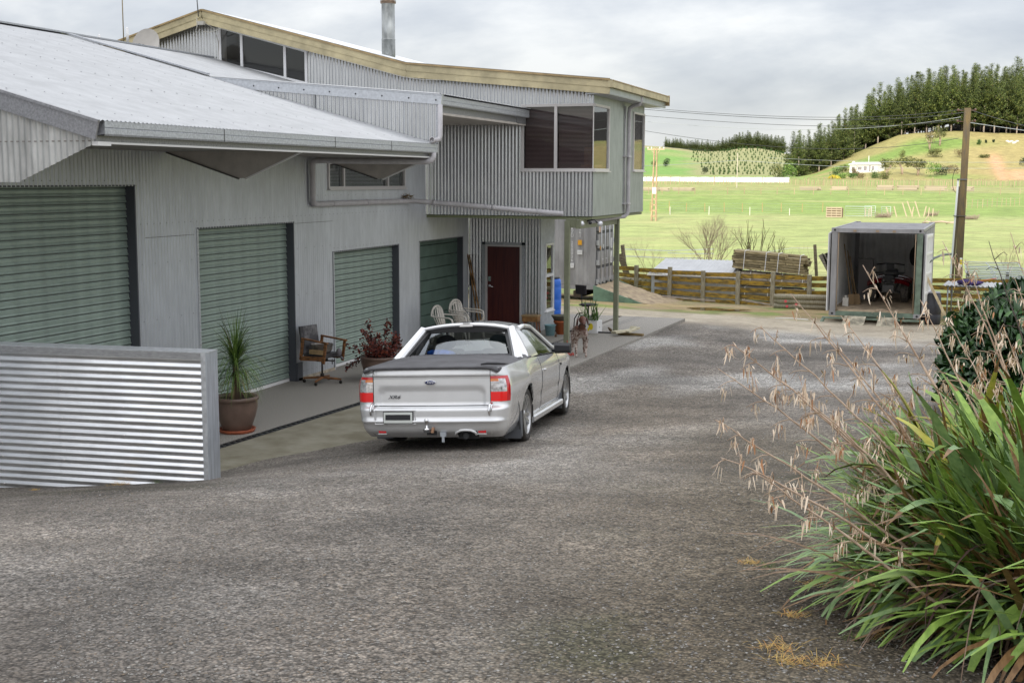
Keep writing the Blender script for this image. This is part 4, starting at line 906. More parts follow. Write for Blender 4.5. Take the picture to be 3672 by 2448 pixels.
# cab: roof, pillars, glass
RW, BW = .565, .80
def roofp(u, v):
    y = lerp(.86, 2.05, u); x = lerp(-1, 1, v); z = 1.335+.115*math.sin(PI*min(1, (.26+.62*u)))**.9*1.0; z = ipn(y, [(.86, 1.405), (1.1, 1.435), (1.5, 1.45), (1.85, 1.43), (2.05, 1.395)])
    return Vector((x*(RW-.01*u), y+.04*(x*x)*(-1 if u > .5 else 1)*0, z-.075*abs(x)**3-.012*x*x))
mb = MB(); mb.grid(roofp, 14, 20); mb.build('roof', paint, UT)
for s in (1, -1):
    # door upper frame and glass
    A = lambda u: Vector((s*ipn(u, [(0, .80), (1, .585)]), 0, 0))
    bt = [Vector((s*.845, 1.08, .985)), Vector((s*.845, 2.62, .945))]         # belt rear, front
    tpp = [Vector((s*.60, 1.05, 1.345)), Vector((s*.585, 1.45, 1.372)), Vector((s*.59, 1.9, 1.345)), Vector((s*.655, 2.25, 1.21)), Vector((s*.75, 2.60, 1.04))]
    mb = MB(); b = [Vector((s*.825, y, topline(y)+.005)) for y in (1.12, 1.5, 1.9, 2.28, 2.64)]
    g = [p.copy() for p in tpp]
    for p in g: p.x -= s*.012; p.z -= .01
    mb.add(b+g, [(i, i+1, 5+i+1, 5+i) for i in range(4)], 0, True); mb.build('side_window', auto_glass, UT)
    mb = MB(); mb.tube([Vector((s*.845, 2.78, .94)), tpp[4], tpp[3], tpp[2], tpp[1], tpp[0]], [.035, .035, .035, .032, .032, .035], 8); mb.build('window_pillar', paint, UT)
    mb = MB(); q = lambda u, v: Vector((s*lerp(lerp(.85, .60, u**1.15), lerp(.80, .585, u**1.15), v*.2), lerp(.98+.10*v-.05, .98+.10*v-.02, u)-.25*(1-u)*(1-v), lerp(1.0, 1.375, u)))
    def bp_(u, v):     # broad rear quarter pillar
        yb_ = lerp(.50, 1.14, v); yt = lerp(.90, 1.10, v); y = lerp(yb_, yt, u); x = lerp(.845, .60, u**1.2)
        return Vector((s*x, y, lerp(1.0, 1.36, u)))
    mb.grid(bp_, 8, 5); 
    def bp2(u, v):
        y = lerp(.50, .90, u)+.02; x = lerp(.845, .60, u**1.2); return Vector((s*lerp(x, x-.09, v), y, lerp(1.0, 1.36, u)))
    mb.grid(bp2, 8, 2); mb.build('cab_pillar', paint, UT)
    # seal round the window
    mb = MB(); mb.tube([Vector((s*.832, 1.10, 1.0)), Vector((s*.615, 1.10, 1.335))], .012, 6); mb.tube([Vector((s*.838, 1.1, .99)), Vector((s*.838, 2.7, .945))], .010, 6)
    mb.tube([p+Vector((s*.008, 0, -.035)) for p in tpp], .010, 6); mb.build('window_seal', seal, UT)
    # styling bar leg reaching back over the tray
    mb = MB(); mb.bar((s*.785, .10, 1.0), (s*.585, .68, 1.375), .085, .12, up=(0, .6, .4), bev=.025, w1=.075, h1=.10); mb.build('sports_bar_leg', paint, UT)
    mb = MB(); mb.bar((s*.73, .16, 1.01), (s*.54, .70, 1.35), .03, .10, up=(0, .6, .4)); mb.build('bar_lining', seal, UT)
    mb = MB(); mb.bar((-.115, 0, 0), (.11, 0, 0), .10, .155, bev=.04, w1=.09, h1=.14); mi_ = mb.build('door_mirror', black_pl, UT, loc=(s*1.0, 2.28, 1.02), rot=(0, 0, R(-8*s)))
    mb = MB(); mb.tube([Vector((s*.84, 2.30, .985)), Vector((s*.93, 2.29, .99))], .02, 8); mb.build('mirror_arm', black_pl, UT)
mb = MB(); 
def hoop(v, a): 
    x = lerp(-1, 1, v); c = Vector((x*.60, .70+.045*(1-x*x), 1.375+.06*(1-abs(x)**2.4)-.01)); n_ = 8
    t = 2*PI*a; return c+Vector((0, .075*math.cos(t), .030*math.sin(t)))
mb.grid(hoop, 22, 10); mb.build('sports_bar', paint, UT)
mb = MB(); mb.ab((-.045, .655, 1.425), (.045, .668, 1.452)); mb.add([(-.09, .64, 1.405), (.09, .64, 1.405), (.08, .66, 1.44), (-.08, .66, 1.44)], [(0, 1, 2, 3)]); mb.build('brake_light', mat('lamp_pale', (.55, .53, .5), .3), UT)
mb = MB(); mb.bar((-.55, .73, 1.36), (.55, .73, 1.36), .10, .06, up=(0, 0, 1)); mb.build('bar_shadow_lining', seal, UT)
# rear window and frame
mb = MB(); P4 = [(-.70, .62, 1.01), (.70, .62, 1.01), (.535, .86, 1.335), (-.535, .86, 1.335)]
def rw(u, v): 
    a = Vector(P4[0]).lerp(Vector(P4[1]), v); b = Vector(P4[3]).lerp(Vector(P4[2]), v); p = a.lerp(b, u); p.z += .02*(1-(2*v-1)**2)*u; p.y -= .05*(1-(2*v-1)**2); return p
mb.grid(rw, 6, 10); mb.build('rear_window', auto_glass, UT)
mb = MB(); mb.tube([rw(0, v/10) for v in range(11)]+[rw(u/6, 1) for u in range(1, 7)]+[rw(1, 1-v/10) for v in range(1, 11)]+[rw(1-u/6, 0) for u in range(1, 7)], .028, 6); mb.build('window_surround', seal, UT)
mb = MB(); mb.grid(lambda u, v: Vector((lerp(-.84, .84, v), lerp(.30, .66, u), 1.015+.012*(1-(2*v-1)**2))), 2, 8); mb.build('cab_shelf', seal, UT)
mb = MB(); mb.grid(lambda u, v: Vector((lerp(-.60, .60, v), lerp(2.05, 3.02, u), lerp(1.385, .965, u)+.02*(1-(2*v-1)**2))), 8, 8)
mb2 = MB(); 
def ws(u, v):
    w = lerp(.575, .74, u); x = lerp(-w, w, v); return Vector((x, lerp(2.05, 2.95, u)+.06*(1-(2*v-1)**2), lerp(1.385, .965, u)))
mb2.grid(ws, 8, 8); mb2.build('windscreen', auto_glass, UT)
# cabin interior
mb = MB(); mb.ab((-.70, 2.55, .80), (.70, 2.85, .97)); mb.ab((-.74, .75, .45), (.74, .80, 1.0)); mb.ab((-.72, .8, .4), (.72, 2.6, .5)); mb.build('cabin_trim', seal, UT)
for x in (-.36, .36):
    mb = MB(); mb.bar((x, 1.18, .55), (x, 1.00, 1.08), .46, .12, up=(0, 1, 0), bev=.04); mb.ab((x-.23, 1.15, .5), (x+.23, 1.65, .64)); mb.build('seat', mat('seat_fabric', (.03, .032, .034), .8), UT)
    mb = MB(); mb.ball((x, .985, 1.19), (.14, .06, .10), 14); mb.build('headrest', mat('headrest', (.05, .075, .08), .7) if x > 0 else mat('seat_fabric', (.03, .032, .034), .8), UT)
mb = MB(); mb.ball((0, 0, 0), (.20, .08, .05), 14); bag = mb.build('blue_bag', mat('blue_cloth', (.01, .12, .60), .6, nscale=14, namt=.2), None, label='crumpled blue bag behind the rear window of the silver utility', cat='bag')
bag.location = UT.matrix_basis @ Vector((0, 0, 0)); bag.location = Vector((-5.70, 14.32, .25))+Mz @ Vector((-.37, .74, 1.06)); bag.rotation_euler = (0, 0, R(7.8))
# soft cover over the tray
mb = MB()
def ton(u, v):
    y = lerp(-1.175, .62, u); x = lerp(-1, 1, v); w = lerp(.785, .82, u)+.015; e = 1-abs(x)**8
    z = 1.012+.030*e*(1-.35*abs(2*u-1))+.016*math.sin(PI*u)*(1-x*x)+.02*u; z -= .02*sst(.06, 0, u)
    if abs(x) > .97: z -= .028
    return Vector((x*w, y-.02*(1-x*x)*(1-u), z+.003*mnoise.noise(Vector((x*3, y*4, 0)))))
mb.grid(ton, 26, 34); mb.build('tray_cover', vinyl, UT)
mb = MB(); mb.tube([ton(0, v/20)+Vector((0, -.012, -.008)) for v in range(21)], .017, 8); mb.build('cover_edge', vinyl, UT)
for s in (1, -1):
    mb = MB(); mb.tube([ton(u/12, 1 if s > 0 else 0)+Vector((s*.004, 0, .004)) for u in range(13)], .017, 8); mb.build('cover_edge', vinyl, UT)
mb = MB(); mb.tube([(.60, -1.18, 1.035), (.68, -1.185, 1.048), (.78, -1.17, 1.045), (.85, -1.12, 1.035), (.865, -1.0, 1.03)], [.012, .024, .026, .02, .012], 8, flat=.7); mb.build('cover_fold', mat('fold_black', (.03, .03, .033), .5), UT)
mb = MB(); mb.tube([(-.66, -1.18, 1.0), (-.685, -1.2, .96), (-.67, -1.2, .93)], .004, 5); mb.build('cover_cord', seal, UT)
# bumper top ledge, plate, badge, lettering
mb = MB(); 
for a, b in (((-.66, -1.262, .52), (-.17, -1.276, .52)), ((-.66, -1.262, .36), (-.17, -1.276, .36)), ((-.66, -1.262, .36), (-.66, -1.262, .52)), ((-.17, -1.276, .36), (-.17, -1.276, .52))): mb.bar(a, b, .016, .016, bev=.005, up=(0, 1, 0))
mb.build('plate_recess', paint, bmp)
PL = link('number_plate', None, UT, loc=(-.375, -1.292, .44), rot=(R(-3), 0, R(-1)))
mb = MB(); mb.ab((-.182, .006, -.07), (.182, .014, .07)); mb.build('plate_surround', seal, PL)
mb = MB(); mb.ab((-.172, -.002, -.062), (.172, .006, .062)); mb.build('plate', mat('plate_white', (.62, .64, .60), .4), PL)
mb = MB(); mb.ab((-.15, -.0055, -.028), (.15, -.002, .034)); mb.build('plate_cover_band', black_pl, PL)
def text(s, size, name, m_, parent, loc, rot, ext=.001, align='CENTER', shear=0, space=1.0, xs=1):
    c = bpy.data.curves.new(name, 'FONT'); c.body = s; c.size = size; c.extrude = ext; c.align_x = align; c.align_y = 'CENTER'; c.shear = shear; c.space_character = space; c.resolution_u = 2
    o = bpy.data.objects.new(name, c); COL.objects.link(o); dg = bpy.context.evaluated_depsgraph_get(); me = bpy.data.meshes.new_from_object(o.evaluated_get(dg)); bpy.data.objects.remove(o); bpy.data.curves.remove(c)
    me.materials.clear(); me.materials.append(m_); me.name = name
    return link(name, me, parent, loc=loc, rot=rot, scale=(xs, 1, 1))
text('Pacific Motors', .022, 'plate_lettering', mat('print_grey', (.3, .3, .32), .5), PL, (.03, -.0035, -.05), (R(90), 0, 0), .0005) if False else None
BG = link('badge', None, UT, loc=(0.0, -1.206, .835), rot=(R(-3), 0, 0))
mb = MB(); Mo = Matrix.Rotation(R(90), 3, 'X'); mb.lathe([(0, .012), (.040, .012), (.044, .010), (.046, .004), (.046, 0)], n=32, M=Mo @ Matrix.Diagonal((1.48, .62, 1))); mb.build('badge_rim', chrome, BG)
mb = MB(); mb.lathe([(0, .0145), (.039, .0145), (.040, .012)], n=32, M=Mo @ Matrix.Diagonal((1.48, .60, 1))); mb.build('badge_oval', mat('badge_blue', (.008, .015, .09), .2, coat=1), BG)
text('Ford', .040, 'badge_script', mat('badge_silver', (.75, .75, .78), .3, .5), BG, (0, -.016, 0), (R(90), 0, 0), .001, shear=.35)
text('XR6', .060, 'lettering', mat('letter_dark', (.05, .05, .055), .3, .4), UT, (-.45, -1.166-.012, .665), (R(90), 0, R(-1)), .002, shear=.4, xs=1.35)
for x in (-.59, .60):
    mb = MB(); mb.ab((x-.045, -1.215, .252), (x+.045, -1.205, .283)); mb.build('reflector', lens_red, UT)
    mb = MB(); mb.bar((x-.055, -1.21, .243), (x+.055, -1.21, .243), .02, .012); mb.build('reflector_trim', paint, UT)
for x in (-.70, .71):
    mb = MB(); mb.tube([(x, -1.20, .60), (x-.012, -1.235, .57), (x-.016, -1.262, .52), (x-.008, -1.262, .46)], .013, 7); mb.tube([(x+.018, -1.20, .60), (x+.012, -1.24, .56), (x+.010, -1.262, .50)], .007, 6); mb.build('tailgate_hinge', chrome, UT)
mb = MB(); mb.tube([(.41, -1.02, .215), (.41, -1.235, .222)], .040, 20, caps=False); mb.tube([(.41, -1.232, .222), (.41, -1.25, .2225)], [.044, .044], 20, caps=False); mb.build('exhaust_pipe', chrome, UT)
mb = MB(); mb.lathe([(0, 0), (.037, 0)], c=(.41, -1.22, .22), n=16, M=Matrix.Rotation(R(90), 3, 'X')); mb.ab((.28, -1.1, .17), (.54, -.98, .30)); mb.build('exhaust_inside', seal, UT)
mb = MB(); mb.tube([(.285+0, -1.215, .23), (.30, -1.222, .262), (.35, -1.23, .283), (.41, -1.232, .288), (.47, -1.23, .283), (.52, -1.222, .262), (.535, -1.212, .23)], .016, 7); mb.build('exhaust_surround', paint, UT)
TB = link('tow_bar', None, UT)
mb = MB(); mb.lathe([(0, .11), (.018, .108), (.026, .09), (.024, .07), (.014, .06), (.014, .0), (.042, -.004), (.045, -.02), (.03, -.03)], c=(-.03, -1.31, .32), n=18); mb.build('tow_ball', chrome, TB)
mb = MB(); mb.bar((-.03, -1.34, .29), (.03, -1.15, .28), .07, .035); mb.build('tow_tongue', steel_dk, TB)
mb = MB(); mb.ab((-.05, -1.238, .23), (.07, -1.228, .34)); mb.build('tow_hole', seal, TB)
mb = MB(); mb.bar((.045, -1.29, .325), (.03, -1.29, .265), .035, .03); mb.build('tow_pin', mat('rust', (.30, .17, .10), .7, nscale=30, namt=.3), TB)
mb = MB(); mb.ab((.11, -1.25, .215), (.18, -1.21, .265)); mb.ab((.13, -1.25, .15), (.16, -1.235, .215)); mb.build('trailer_socket', galv_pipe, TB)
mb = MB(); mb.tube([(-.05, 1.25, 1.44), (-.055, 1.22, 1.49)], [.02, .006], 6); mb.tube([(-.055, 1.22, 1.48), (-.13, 1.02, 1.66)], .004, 5); mb.build('roof_aerial', seal, UT)
mb = MB(); mb.add([(.50, .80, 1.408), (.585, .80, 1.37), (.60, .93, 1.372), (.53, .93, 1.412)], [(0, 1, 2, 3)]); mb.build('roof_joint', seal, UT)
# ------------------------------------------------------------------ things about the yard
def gz(p): return Vector((p.x, p.y, near_h(p.x, p.y)))
# corrugated screen wall
FR, FL2 = Vector((-7.25, 11.15, 0)), Vector((-10.56, 10.80, 0)); fd = (FL2-FR).normalized(); fn = Vector((fd.y, -fd.x, 0)); fn = fn if fn.y < 0 else -fn
SF = empty('screen_wall', FR, label='low screen wall of bright horizontal corrugated sheets with pale capping', cat='wall'); Lf = (FL2-FR).length
SF.location = (0, 0, 0); ZT = 1.70
for (a, b) in ((.05, 1.75), (1.745, Lf)):
    corr(SF, FR, (0, 0, 1), fd, fn, 0.0, ZT-.055, a, b, zinc_bright, sheet=5, amp=.010, name='corrugated_sheet', seg=8)
pts = []
for u in (.16, .97, 1.70, 2.45): 
    for k in range(1, 11): pts.append(FR+fd*u+Vector((0, 0, (k*2+.25)*.0762))+fn*.009)
screws(SF, pts, fn, .011, alu)
def fbox(u0, u1, d0, d1, z0, z1, nm, m_):
    mb = MB(); c = [FR+fd*u-fn*d+Vector((0, 0, z)) for z in (z0, z1) for (u, d) in ((u0, d0), (u1, d0), (u1, d1), (u0, d1))]
    mb.add(c, [(0, 3, 2, 1), (4, 5, 6, 7), (0, 1, 5, 4), (1, 2, 6, 5), (2, 3, 7, 6), (3, 0, 4, 7)]); mb.build(nm, m_, SF)
cap_m = mat('cap_zinc', (.56, .58, .60), .38, .6, nscale=14, namt=.08); capd = mat('cap_zinc_front', (.36, .365, .37), .45, .6, nscale=14, namt=.08, stretch=(1, 1, 4))
fbox(-.02, Lf, -.022, .235, ZT-.003, ZT+.006, 'cap_flashing', cap_m); fbox(.052, Lf, -.022, -.014, ZT-.075, ZT-.004, 'cap_front', capd)
fbox(-.004, .05, -.022, -.012, -.3, ZT-.004, 'corner_flashing', cap_m); fbox(-.014, -.004, -.022, .235, -.3, ZT-.004, 'end_cladding', mat('end_zinc', (.50, .53, .57), .4, .6, nscale=9, namt=.08, stretch=(3, 3, .3)))
fbox(0, Lf, .03, .23, -.3, ZT-.006, 'wall_core', seal)
fbox(0, Lf, .232, .24, -.3, ZT-.006, 'back_sheet', zinc)
# potted ponytail palm
terra = mat('glazed_brown_pot', (.13, .085, .065), .45, nscale=3, col2=(.20, .13, .10), bump=.1, bscale=40); terra2 = mat('saucer_terracotta', (.38, .10, .045), .6, nscale=8, namt=.12); soil = mat('soil', (.05, .03, .02), .95, nscale=20, namt=.4)
def pot(name, loc, r, h, label, cat='plant pot', group=None, m_=None, saucer=True, rimr=1.0):
    E = empty(name, loc, label=label, cat=cat, group=group); z0 = .03 if saucer else 0
    mb = MB(); mb.lathe([(0, z0), (r*.60, z0), (r*.66, z0+.02), (r*.86, z0+h*.40), (r*.965, z0+h*.72), (r*.95, z0+h*.86), (r*.97, z0+h*.88), (r*1.02*rimr, z0+h*.90), (r*1.03*rimr, z0+h), (r*.88, z0+h), (r*.86, z0+h*.93), (r*.86, z0+h*.85)], n=40); mb.build('pot_body', m_ or terra, E)
    mb = MB(); mb.lathe([(r*.87, z0+h*.90), (0, z0+h*.93)], n=24); mb.build('potting_soil', soil, E)
    if saucer: mb = MB(); mb.lathe([(0, 0), (r*.78, 0), (r*.86, .045), (r*.83, .05), (r*.78, .02), (0, .02)], n=36); mb.build('saucer', terra2, E)
    return E
PT = pot('ponytail_palm', (-9.27, 14.98, 0), .305, .47, 'ponytail palm with drooping grassy leaves in a large glazed brown pot', 'potted palm')
palm_m = [mat('palm_leaf', (.07, .15, .025), .5, rnd=0, nscale=3, col2=(.16, .24, .05)), mat('palm_leaf_dry', (.30, .24, .10), .7), mat('palm_leaf_dark', (.025, .06, .015), .5)]
mb = MB(); rng = random.Random(5)
def blade(mb, p0, d, ln, w, droop, n=6, mi=0, twist=0, taper=.9):
    d = Vector(d).normalized(); side = d.cross(Vector((0, 0, 1)))
    side = side.normalized() if side.length > .05 else Vector((1, 0, 0)); P = Vector(p0); pts = []; cur = d.copy()
    for i in range(n+1):
        t = i/n; pts.append((P.copy(), w*(1-t**2.2*taper)*(.55+.45*min(1, t*4)))); P = P+cur*(ln/n); cur = (cur+Vector((0, 0, -droop/n*(.4+1.4*t)))).normalized()
    vs = []
    for i, (p, ww) in enumerate(pts): vs += [p-side*ww/2, p+side*ww/2]
    mb.add(vs, [(2*i, 2*i+1, 2*i+3, 2*i+2) for i in range(n)], mi, True)
for i in range(420):
    a = rng.random()*2*PI; k = rng.random(); el = lerp(-.2, 1.35, k**.8); d = (math.cos(a)*math.cos(el), math.sin(a)*math.cos(el), math.sin(el))
    z = lerp(.80, 1.02, k); blade(mb, (rng.uniform(-.03, .03), rng.uniform(-.03, .03), z+.02), d, rng.uniform(.42, .78), .011, lerp(2.6, 1.5, k) if k < .93 else .25, 7, rng.choice((0, 0, 0, 2)) if rng.random() > .06 else 1)
for i in range(120):
    a = rng.random()*2*PI; blade(mb, (rng.uniform(-.04, .04), rng.uniform(-.04, .04), rng.uniform(.55, .85)), (math.cos(a), math.sin(a), rng.uniform(-.2, .5)), rng.uniform(.3, .5), .010, 3.2, 6, 1 if rng.random() < .5 else 0)
for i in range(10):
    a = rng.random()*2*PI; blade(mb, (0, 0, 1.0), (math.cos(a)*.6, math.sin(a)*.6, 1), rng.uniform(.7, .95), .007, 1.3, 8, 0)
mb.build('foliage', palm_m, PT, kind='stuff')
mb = MB(); mb.tube([(0, 0, .45), (.01, 0, .7), (0, 0, .95)], [.09, .05, .035], 10); mb.build('stem', mat('palm_trunk', (.16, .11, .07), .9), PT)
# red leaved shrub in a pot
PR = pot('red_leaved_shrub', onZ(1364, 1362, 0), .345, .40, 'dark red leaved shrub in a wide brown pot beside the vehicle', 'potted shrub')
mb = MB(); lm = [mat('red_leaf', (.16, .03, .02), .6), mat('red_leaf_dark', (.055, .015, .012), .6), mat('red_leaf_bright', (.26, .06, .03), .6)]
def leafquad(mb, c, s, mi, rng, asp=.5, up=0):
    M_ = Euler((rng.uniform(-1.2, 1.2), rng.uniform(-1.2, 1.2), rng.uniform(0, 6.28))).to_matrix(); c = Vector(c)
    mb.add([c+M_ @ Vector(v)*s for v in ((-.5, 0, 0), (0, -asp/2, .05), (.5, 0, 0), (0, asp/2, .05))], ((0, 1, 2, 3),), mi)
mbs = MB()
for k in range(17):
    a = 2*PI*k/17+rng.uniform(-.2, .2); ln = rng.uniform(.40, .60); el = rng.uniform(.45, 1.25)
    if k in (4, 11): ln, el = .68, 1.35
    p0 = Vector((math.cos(a)*.08, math.sin(a)*.08, .38)); d = Vector((math.cos(a)*math.cos(el), math.sin(a)*math.cos(el), math.sin(el))); mbs.tube([p0, p0+d*ln*.6, p0+d*ln+Vector((0, 0, -.02))], .006, 4)
    for q in range(60):
        t = rng.uniform(.15, 1); leafquad(mb, p0+d*ln*t+Vector([rng.gauss(0, .05*(1.2-t*.6)) for _ in range(3)]), rng.uniform(.05, .09), rng.choice((0, 0, 1, 1, 2)), rng, .6)
for q in range(130):
    a = PI*1.0+rng.gauss(0, .35); r = rng.uniform(.36, .62); leafquad(mb, (r*math.cos(a), r*math.sin(a), .42-(r-.36)*.9+rng.gauss(0, .02)), .06, rng.choice((0, 1, 1)), rng, .6)
mb.build('foliage', lm, PR, kind='stuff'); mbs.build('stem', mat('twig_dark', (.05, .03, .02), .8), PR)
# old swivel chair with timber arms
OC = empty('swivel_chair', (-10.12, 19.13, 0), R(-12), label='old swivel chair with dark worn back and timber arms against the wall', cat='chair')
cw_m = mat('chair_timber', (.20, .085, .03), .6, nscale=9, namt=.3, stretch=(1, 4, 4)); cv = mat('worn_vinyl', (.045, .042, .045), .5, nscale=7, col2=(.20, .19, .19), ramp=(.5, .75)); cs_ = mat('chair_stem', (.04, .035, .03), .5, .5)
mb = MB(); 
for k in range(4):
    a = k*PI/2+.35; mb.bar((0, 0, .10), (.34*math.cos(a), .34*math.sin(a), .075), .055, .045, bev=.012, w1=.04, h1=.03)
mb.build('base', cw_m, OC)
for k in range(4):
    a = k*PI/2+.35; mb = MB(); mb.lathe([(.008, -.012), (.028, -.012), (.028, .012), (.008, .012)], c=(.33*math.cos(a), .33*math.sin(a), .028), n=12, M=Matrix.Rotation(R(90), 3, 'X')); mb.build('castor', cs_, OC)
mb = MB(); mb.tube([(0, 0, .09), (0, 0, .40)], .016, 8); mb.tube([(0, 0, .10), (0, 0, .17)], .034, 10); mb.box((0, 0, .405), (.16, .12, .06)); mb.tube([(.05, 0, .40), (.24, .02, .40), (.26, .02, .42)], .013, 6); mb.tube([(.24, -.02, .44), (.24, -.02, .35)], .008, 6); mb.build('swivel_stem', cs_, OC)
mb = MB(); mb.bar((-.22, 0, .50), (.24, 0, .50), .44, .07, bev=.02); mb.build('seat', cv, OC)
mb = MB(); mb.bar((-.24, 0, .50), (-.31, 0, .98), .44, .10, up=(1, 0, 0), bev=.035); mb.build('backrest', cv, OC)
for s in (-1, 1):
    mb = MB(); y = s*.255
    mb.bar((-.26, y, .44), (.24, y, .46), .03, .075); mb.bar((-.26, y, .42), (-.20, y, .78), .03, .045, up=(1, 0, 0)); mb.bar((.24, y, .38), (.30, y, .74), .03, .045, up=(1, 0, 0)); mb.bar((-.22, y, .785), (.34, y, .735), .05, .028, bev=.008); mb.build('armrest', cw_m, OC)
BW_ = empty('bowl_planter', (-10.10, 19.10, .535), label='shallow round metal bowl of soil sitting on the swivel chair seat', cat='bowl')
mb = MB(); mb.lathe([(0, .0), (.13, .0), (.175, .05), (.19, .145), (.195, .15), (.185, .15), (.175, .11)], n=28); mb.build('bowl', mat('bowl_metal', (.20, .18, .16), .55, .4, nscale=9, namt=.25), BW_)
mb = MB(); mb.lathe([(.18, .12), (0, .13)], n=20); mb.build('potting_soil', soil, BW_)
bt_ = MB(); bt_.box((0, 0, .035), (.34, .035, .075)); bt_.build('timber_block', mat('block_pale', (.36, .24, .12), .8, nscale=12, namt=.15), None, loc=(-10.06, 18.86, .535), rot=(0, 0, R(-12)), label='pale block of wood lying on the chair seat before the bowl', cat='wood block')
mb = MB(); mb.ball((0, 0, .05), (.05, .05, .08), 10); mb.tube([(.03, 0, -.02), (.08, 0, -.06)], .02, 6); mb.build('hose_fitting', mat('fitting_grey', (.12, .11, .12), .6), None, loc=(-9.78, 19.1, .50), label='grey tap fitting hanging on the right arm of the chair', cat='fitting')
# white plastic chairs
pc_m = mat('plastic_cream', (.60, .56, .50), .45, nscale=6, namt=.06)
def plastic_chair(loc, rz, label):
    E = empty('plastic_chair', loc, rz, label=label, cat='plastic chair', group='plastic garden chairs by the panel door')
    mb = MB()
    def seat(u, v): return Vector((lerp(-.22, .24, u), lerp(-.23, .23, v), .42+.02*math.cos(PI*(v-.5))*-1-.02*math.sin(PI*u)))
    mb.grid(seat, 6, 6); mb.grid(lambda u, v: seat(u, v)-Vector((0, 0, .02)), 6, 6); mb.tube([seat(1, v/6)+Vector((0, 0, -.01)) for v in range(7)], .016, 6); mb.build('seat', pc_m, E)
    for k in range(5):   # fan of back slats
        a = (k-2)/2; mb = MB(); mb.tube([(-.20, a*.13, .42), (-.27, a*.19, .62), (-.31, a*.16, .80+.035*(1-a*a))], .030, 6, flat=.3); mb.build('back_slat', pc_m, E)
    mb = MB(); n = 14; rim = [Vector((-.30-.01*math.sin(PI*t), math.cos(PI*t)*-.235, .66+.20*math.sin(PI*t))) for t in [i/n for i in range(n+1)]]
    arm = lambda s: [Vector((.20, s*.27, .42)), Vector((.24, s*.285, .52)), Vector((.22, s*.29, .615)), Vector((.14, s*.29, .645)), Vector((-.05, s*.285, .65)), Vector((-.20, s*.265, .655))]
    mb.tube(arm(-1)+rim+arm(1)[::-1], .021, 7, flat=.75); mb.build('arm_rim', pc_m, E)
    for (x, y, dx, dy) in ((.20, .24, .06, .05), (.20, -.24, .06, -.05), (-.22, .2, -.09, .06), (-.22, -.2, -.09, -.06)):
        mb = MB(); mb.tube([(x, y, .42), (x+dx, y+dy, 0)], [.026, .018], 6); mb.build('leg', pc_m, E)
    return E
plastic_chair((-9.80, 24.2, 0), R(-8), 'left plastic chair of the two by the panel door')
plastic_chair((-9.72, 25.0, 0), R(-14), 'right plastic chair of the two, nearer the red door')
plastic_chair((-9.72, 25.0, .055), R(-14), 'upper of the two nested plastic chairs nearer the red door')
for (a, b, l_) in (((1677, 912), (1712, 1140), 'brown bamboo pole leaning in the corner left of the red door'), ((1683, 914), (1725, 1150), 'second brown pole leaning beside the bamboo pole')):
    p1 = onY(*a, 27.33); p0 = onY(*b, 27.0); p0.z = max(p0.z, 0); d = p1-p0; p0 = p0-d*(p0.z/d.z)
    mb = MB(); mb.tube([p0-p0, p0.lerp(p1, .33)-p0, p0.lerp(p1, .66)-p0, p1-p0], .018, 7); mb.build('leaning_pole', mat('bamboo', (.28, .14, .04), .6, nscale=12, namt=.25, rnd=.2), None, loc=p0, label=l_, cat='pole')
mb = MB(); mb.tube([(0, 0, 0), (-.05, .12, .9), (-.06, .15, 1.25)], .012, 6); mb.box((-.06, .15, 1.18), (.1, .04, .28)); mb.tube([(.1, 0, 0), (.05, .13, 1.0)], .012, 6); mb.build('yard_broom', black_pl, None, loc=(-10.42, 27.1, 0), label='dark broom standing in the corner behind the plastic chairs', cat='broom')
# timber stool
ST = empty('timber_stool', (-8.98, 27.15, 0), label='small brown timber stool below the recess wall', cat='stool'); st_m = mat('stool_wood', (.30, .15, .05), .6, nscale=6, namt=.2)
mb = MB(); mb.box((0, 0, .40), (.40, .26, .03)); mb.build('seat', mat('stool_top', (.40, .27, .13), .6), ST); mb = MB(); mb.box((0, 0, .325), (.37, .22, .12)); mb.build('apron', st_m, ST)
for x in (-.14, .15):
    for y in (-.08, .08): mb = MB(); mb.tube([(x, y, .27), (x*1.25, y*1.3, 0)], [.018, .014], 6); mb.build('leg', mat('stool_leg', (.25, .08, .03), .6), ST)
# bucket and pots
BK = empty('bucket', (-8.43, 26.85, 0), label='pale blue plastic bucket at the corner of the recess wall', cat='bucket')
mb = MB(); mb.lathe([(0, 0), (.095, 0), (.125, .23), (.135, .232), (.135, .245), (.118, .245), (.092, .02), (0, .02)], n=24); mb.build('bucket_body', mat('bucket_blue', (.22, .38, .42), .5), BK)
mb = MB(); mb.tube([(-.13, 0, .23), (-.10, -.02, .14), (0, -.14, .10), (.10, -.02, .14), (.13, 0, .23)], .004, 4); mb.build('bucket_handle', steel_dk, BK)
mb = MB(); mb.lathe([(0, 0), (.10, 0), (.15, .27), (.165, .27), (.165, .31), (.145, .31), (.10, .04)], n=24); mb.build('terracotta_pot', mat('terracotta_orange', (.45, .12, .04), .7), None, loc=(-8.28, 27.18, 0), label='orange terracotta pot standing behind the pale blue bucket', cat='plant pot')
mb = MB(); mb.lathe([(0, 0), (.14, 0), (.20, .10), (.205, .10), (.20, .12), (.16, .10), (0, .06)], n=24); mb.build('grey_bowl_pot', mat('pot_dull', (.17, .16, .12), .8), None, loc=(-8.30, 27.20, .312), label='shallow dull grey pot stacked on the orange pot', cat='plant pot')
mb = MB(); mb.ball((0, 0, .03), (.03, .02, .035), 8); mb.ball((.01, 0, .075), (.015, .015, .018), 8); mb.build('small_ornament', mat('ornament_brown', (.12, .07, .04), .8), None, loc=(-8.22, 26.62, 0), label='tiny brown ornament on the concrete right of the bucket', cat='ornament')
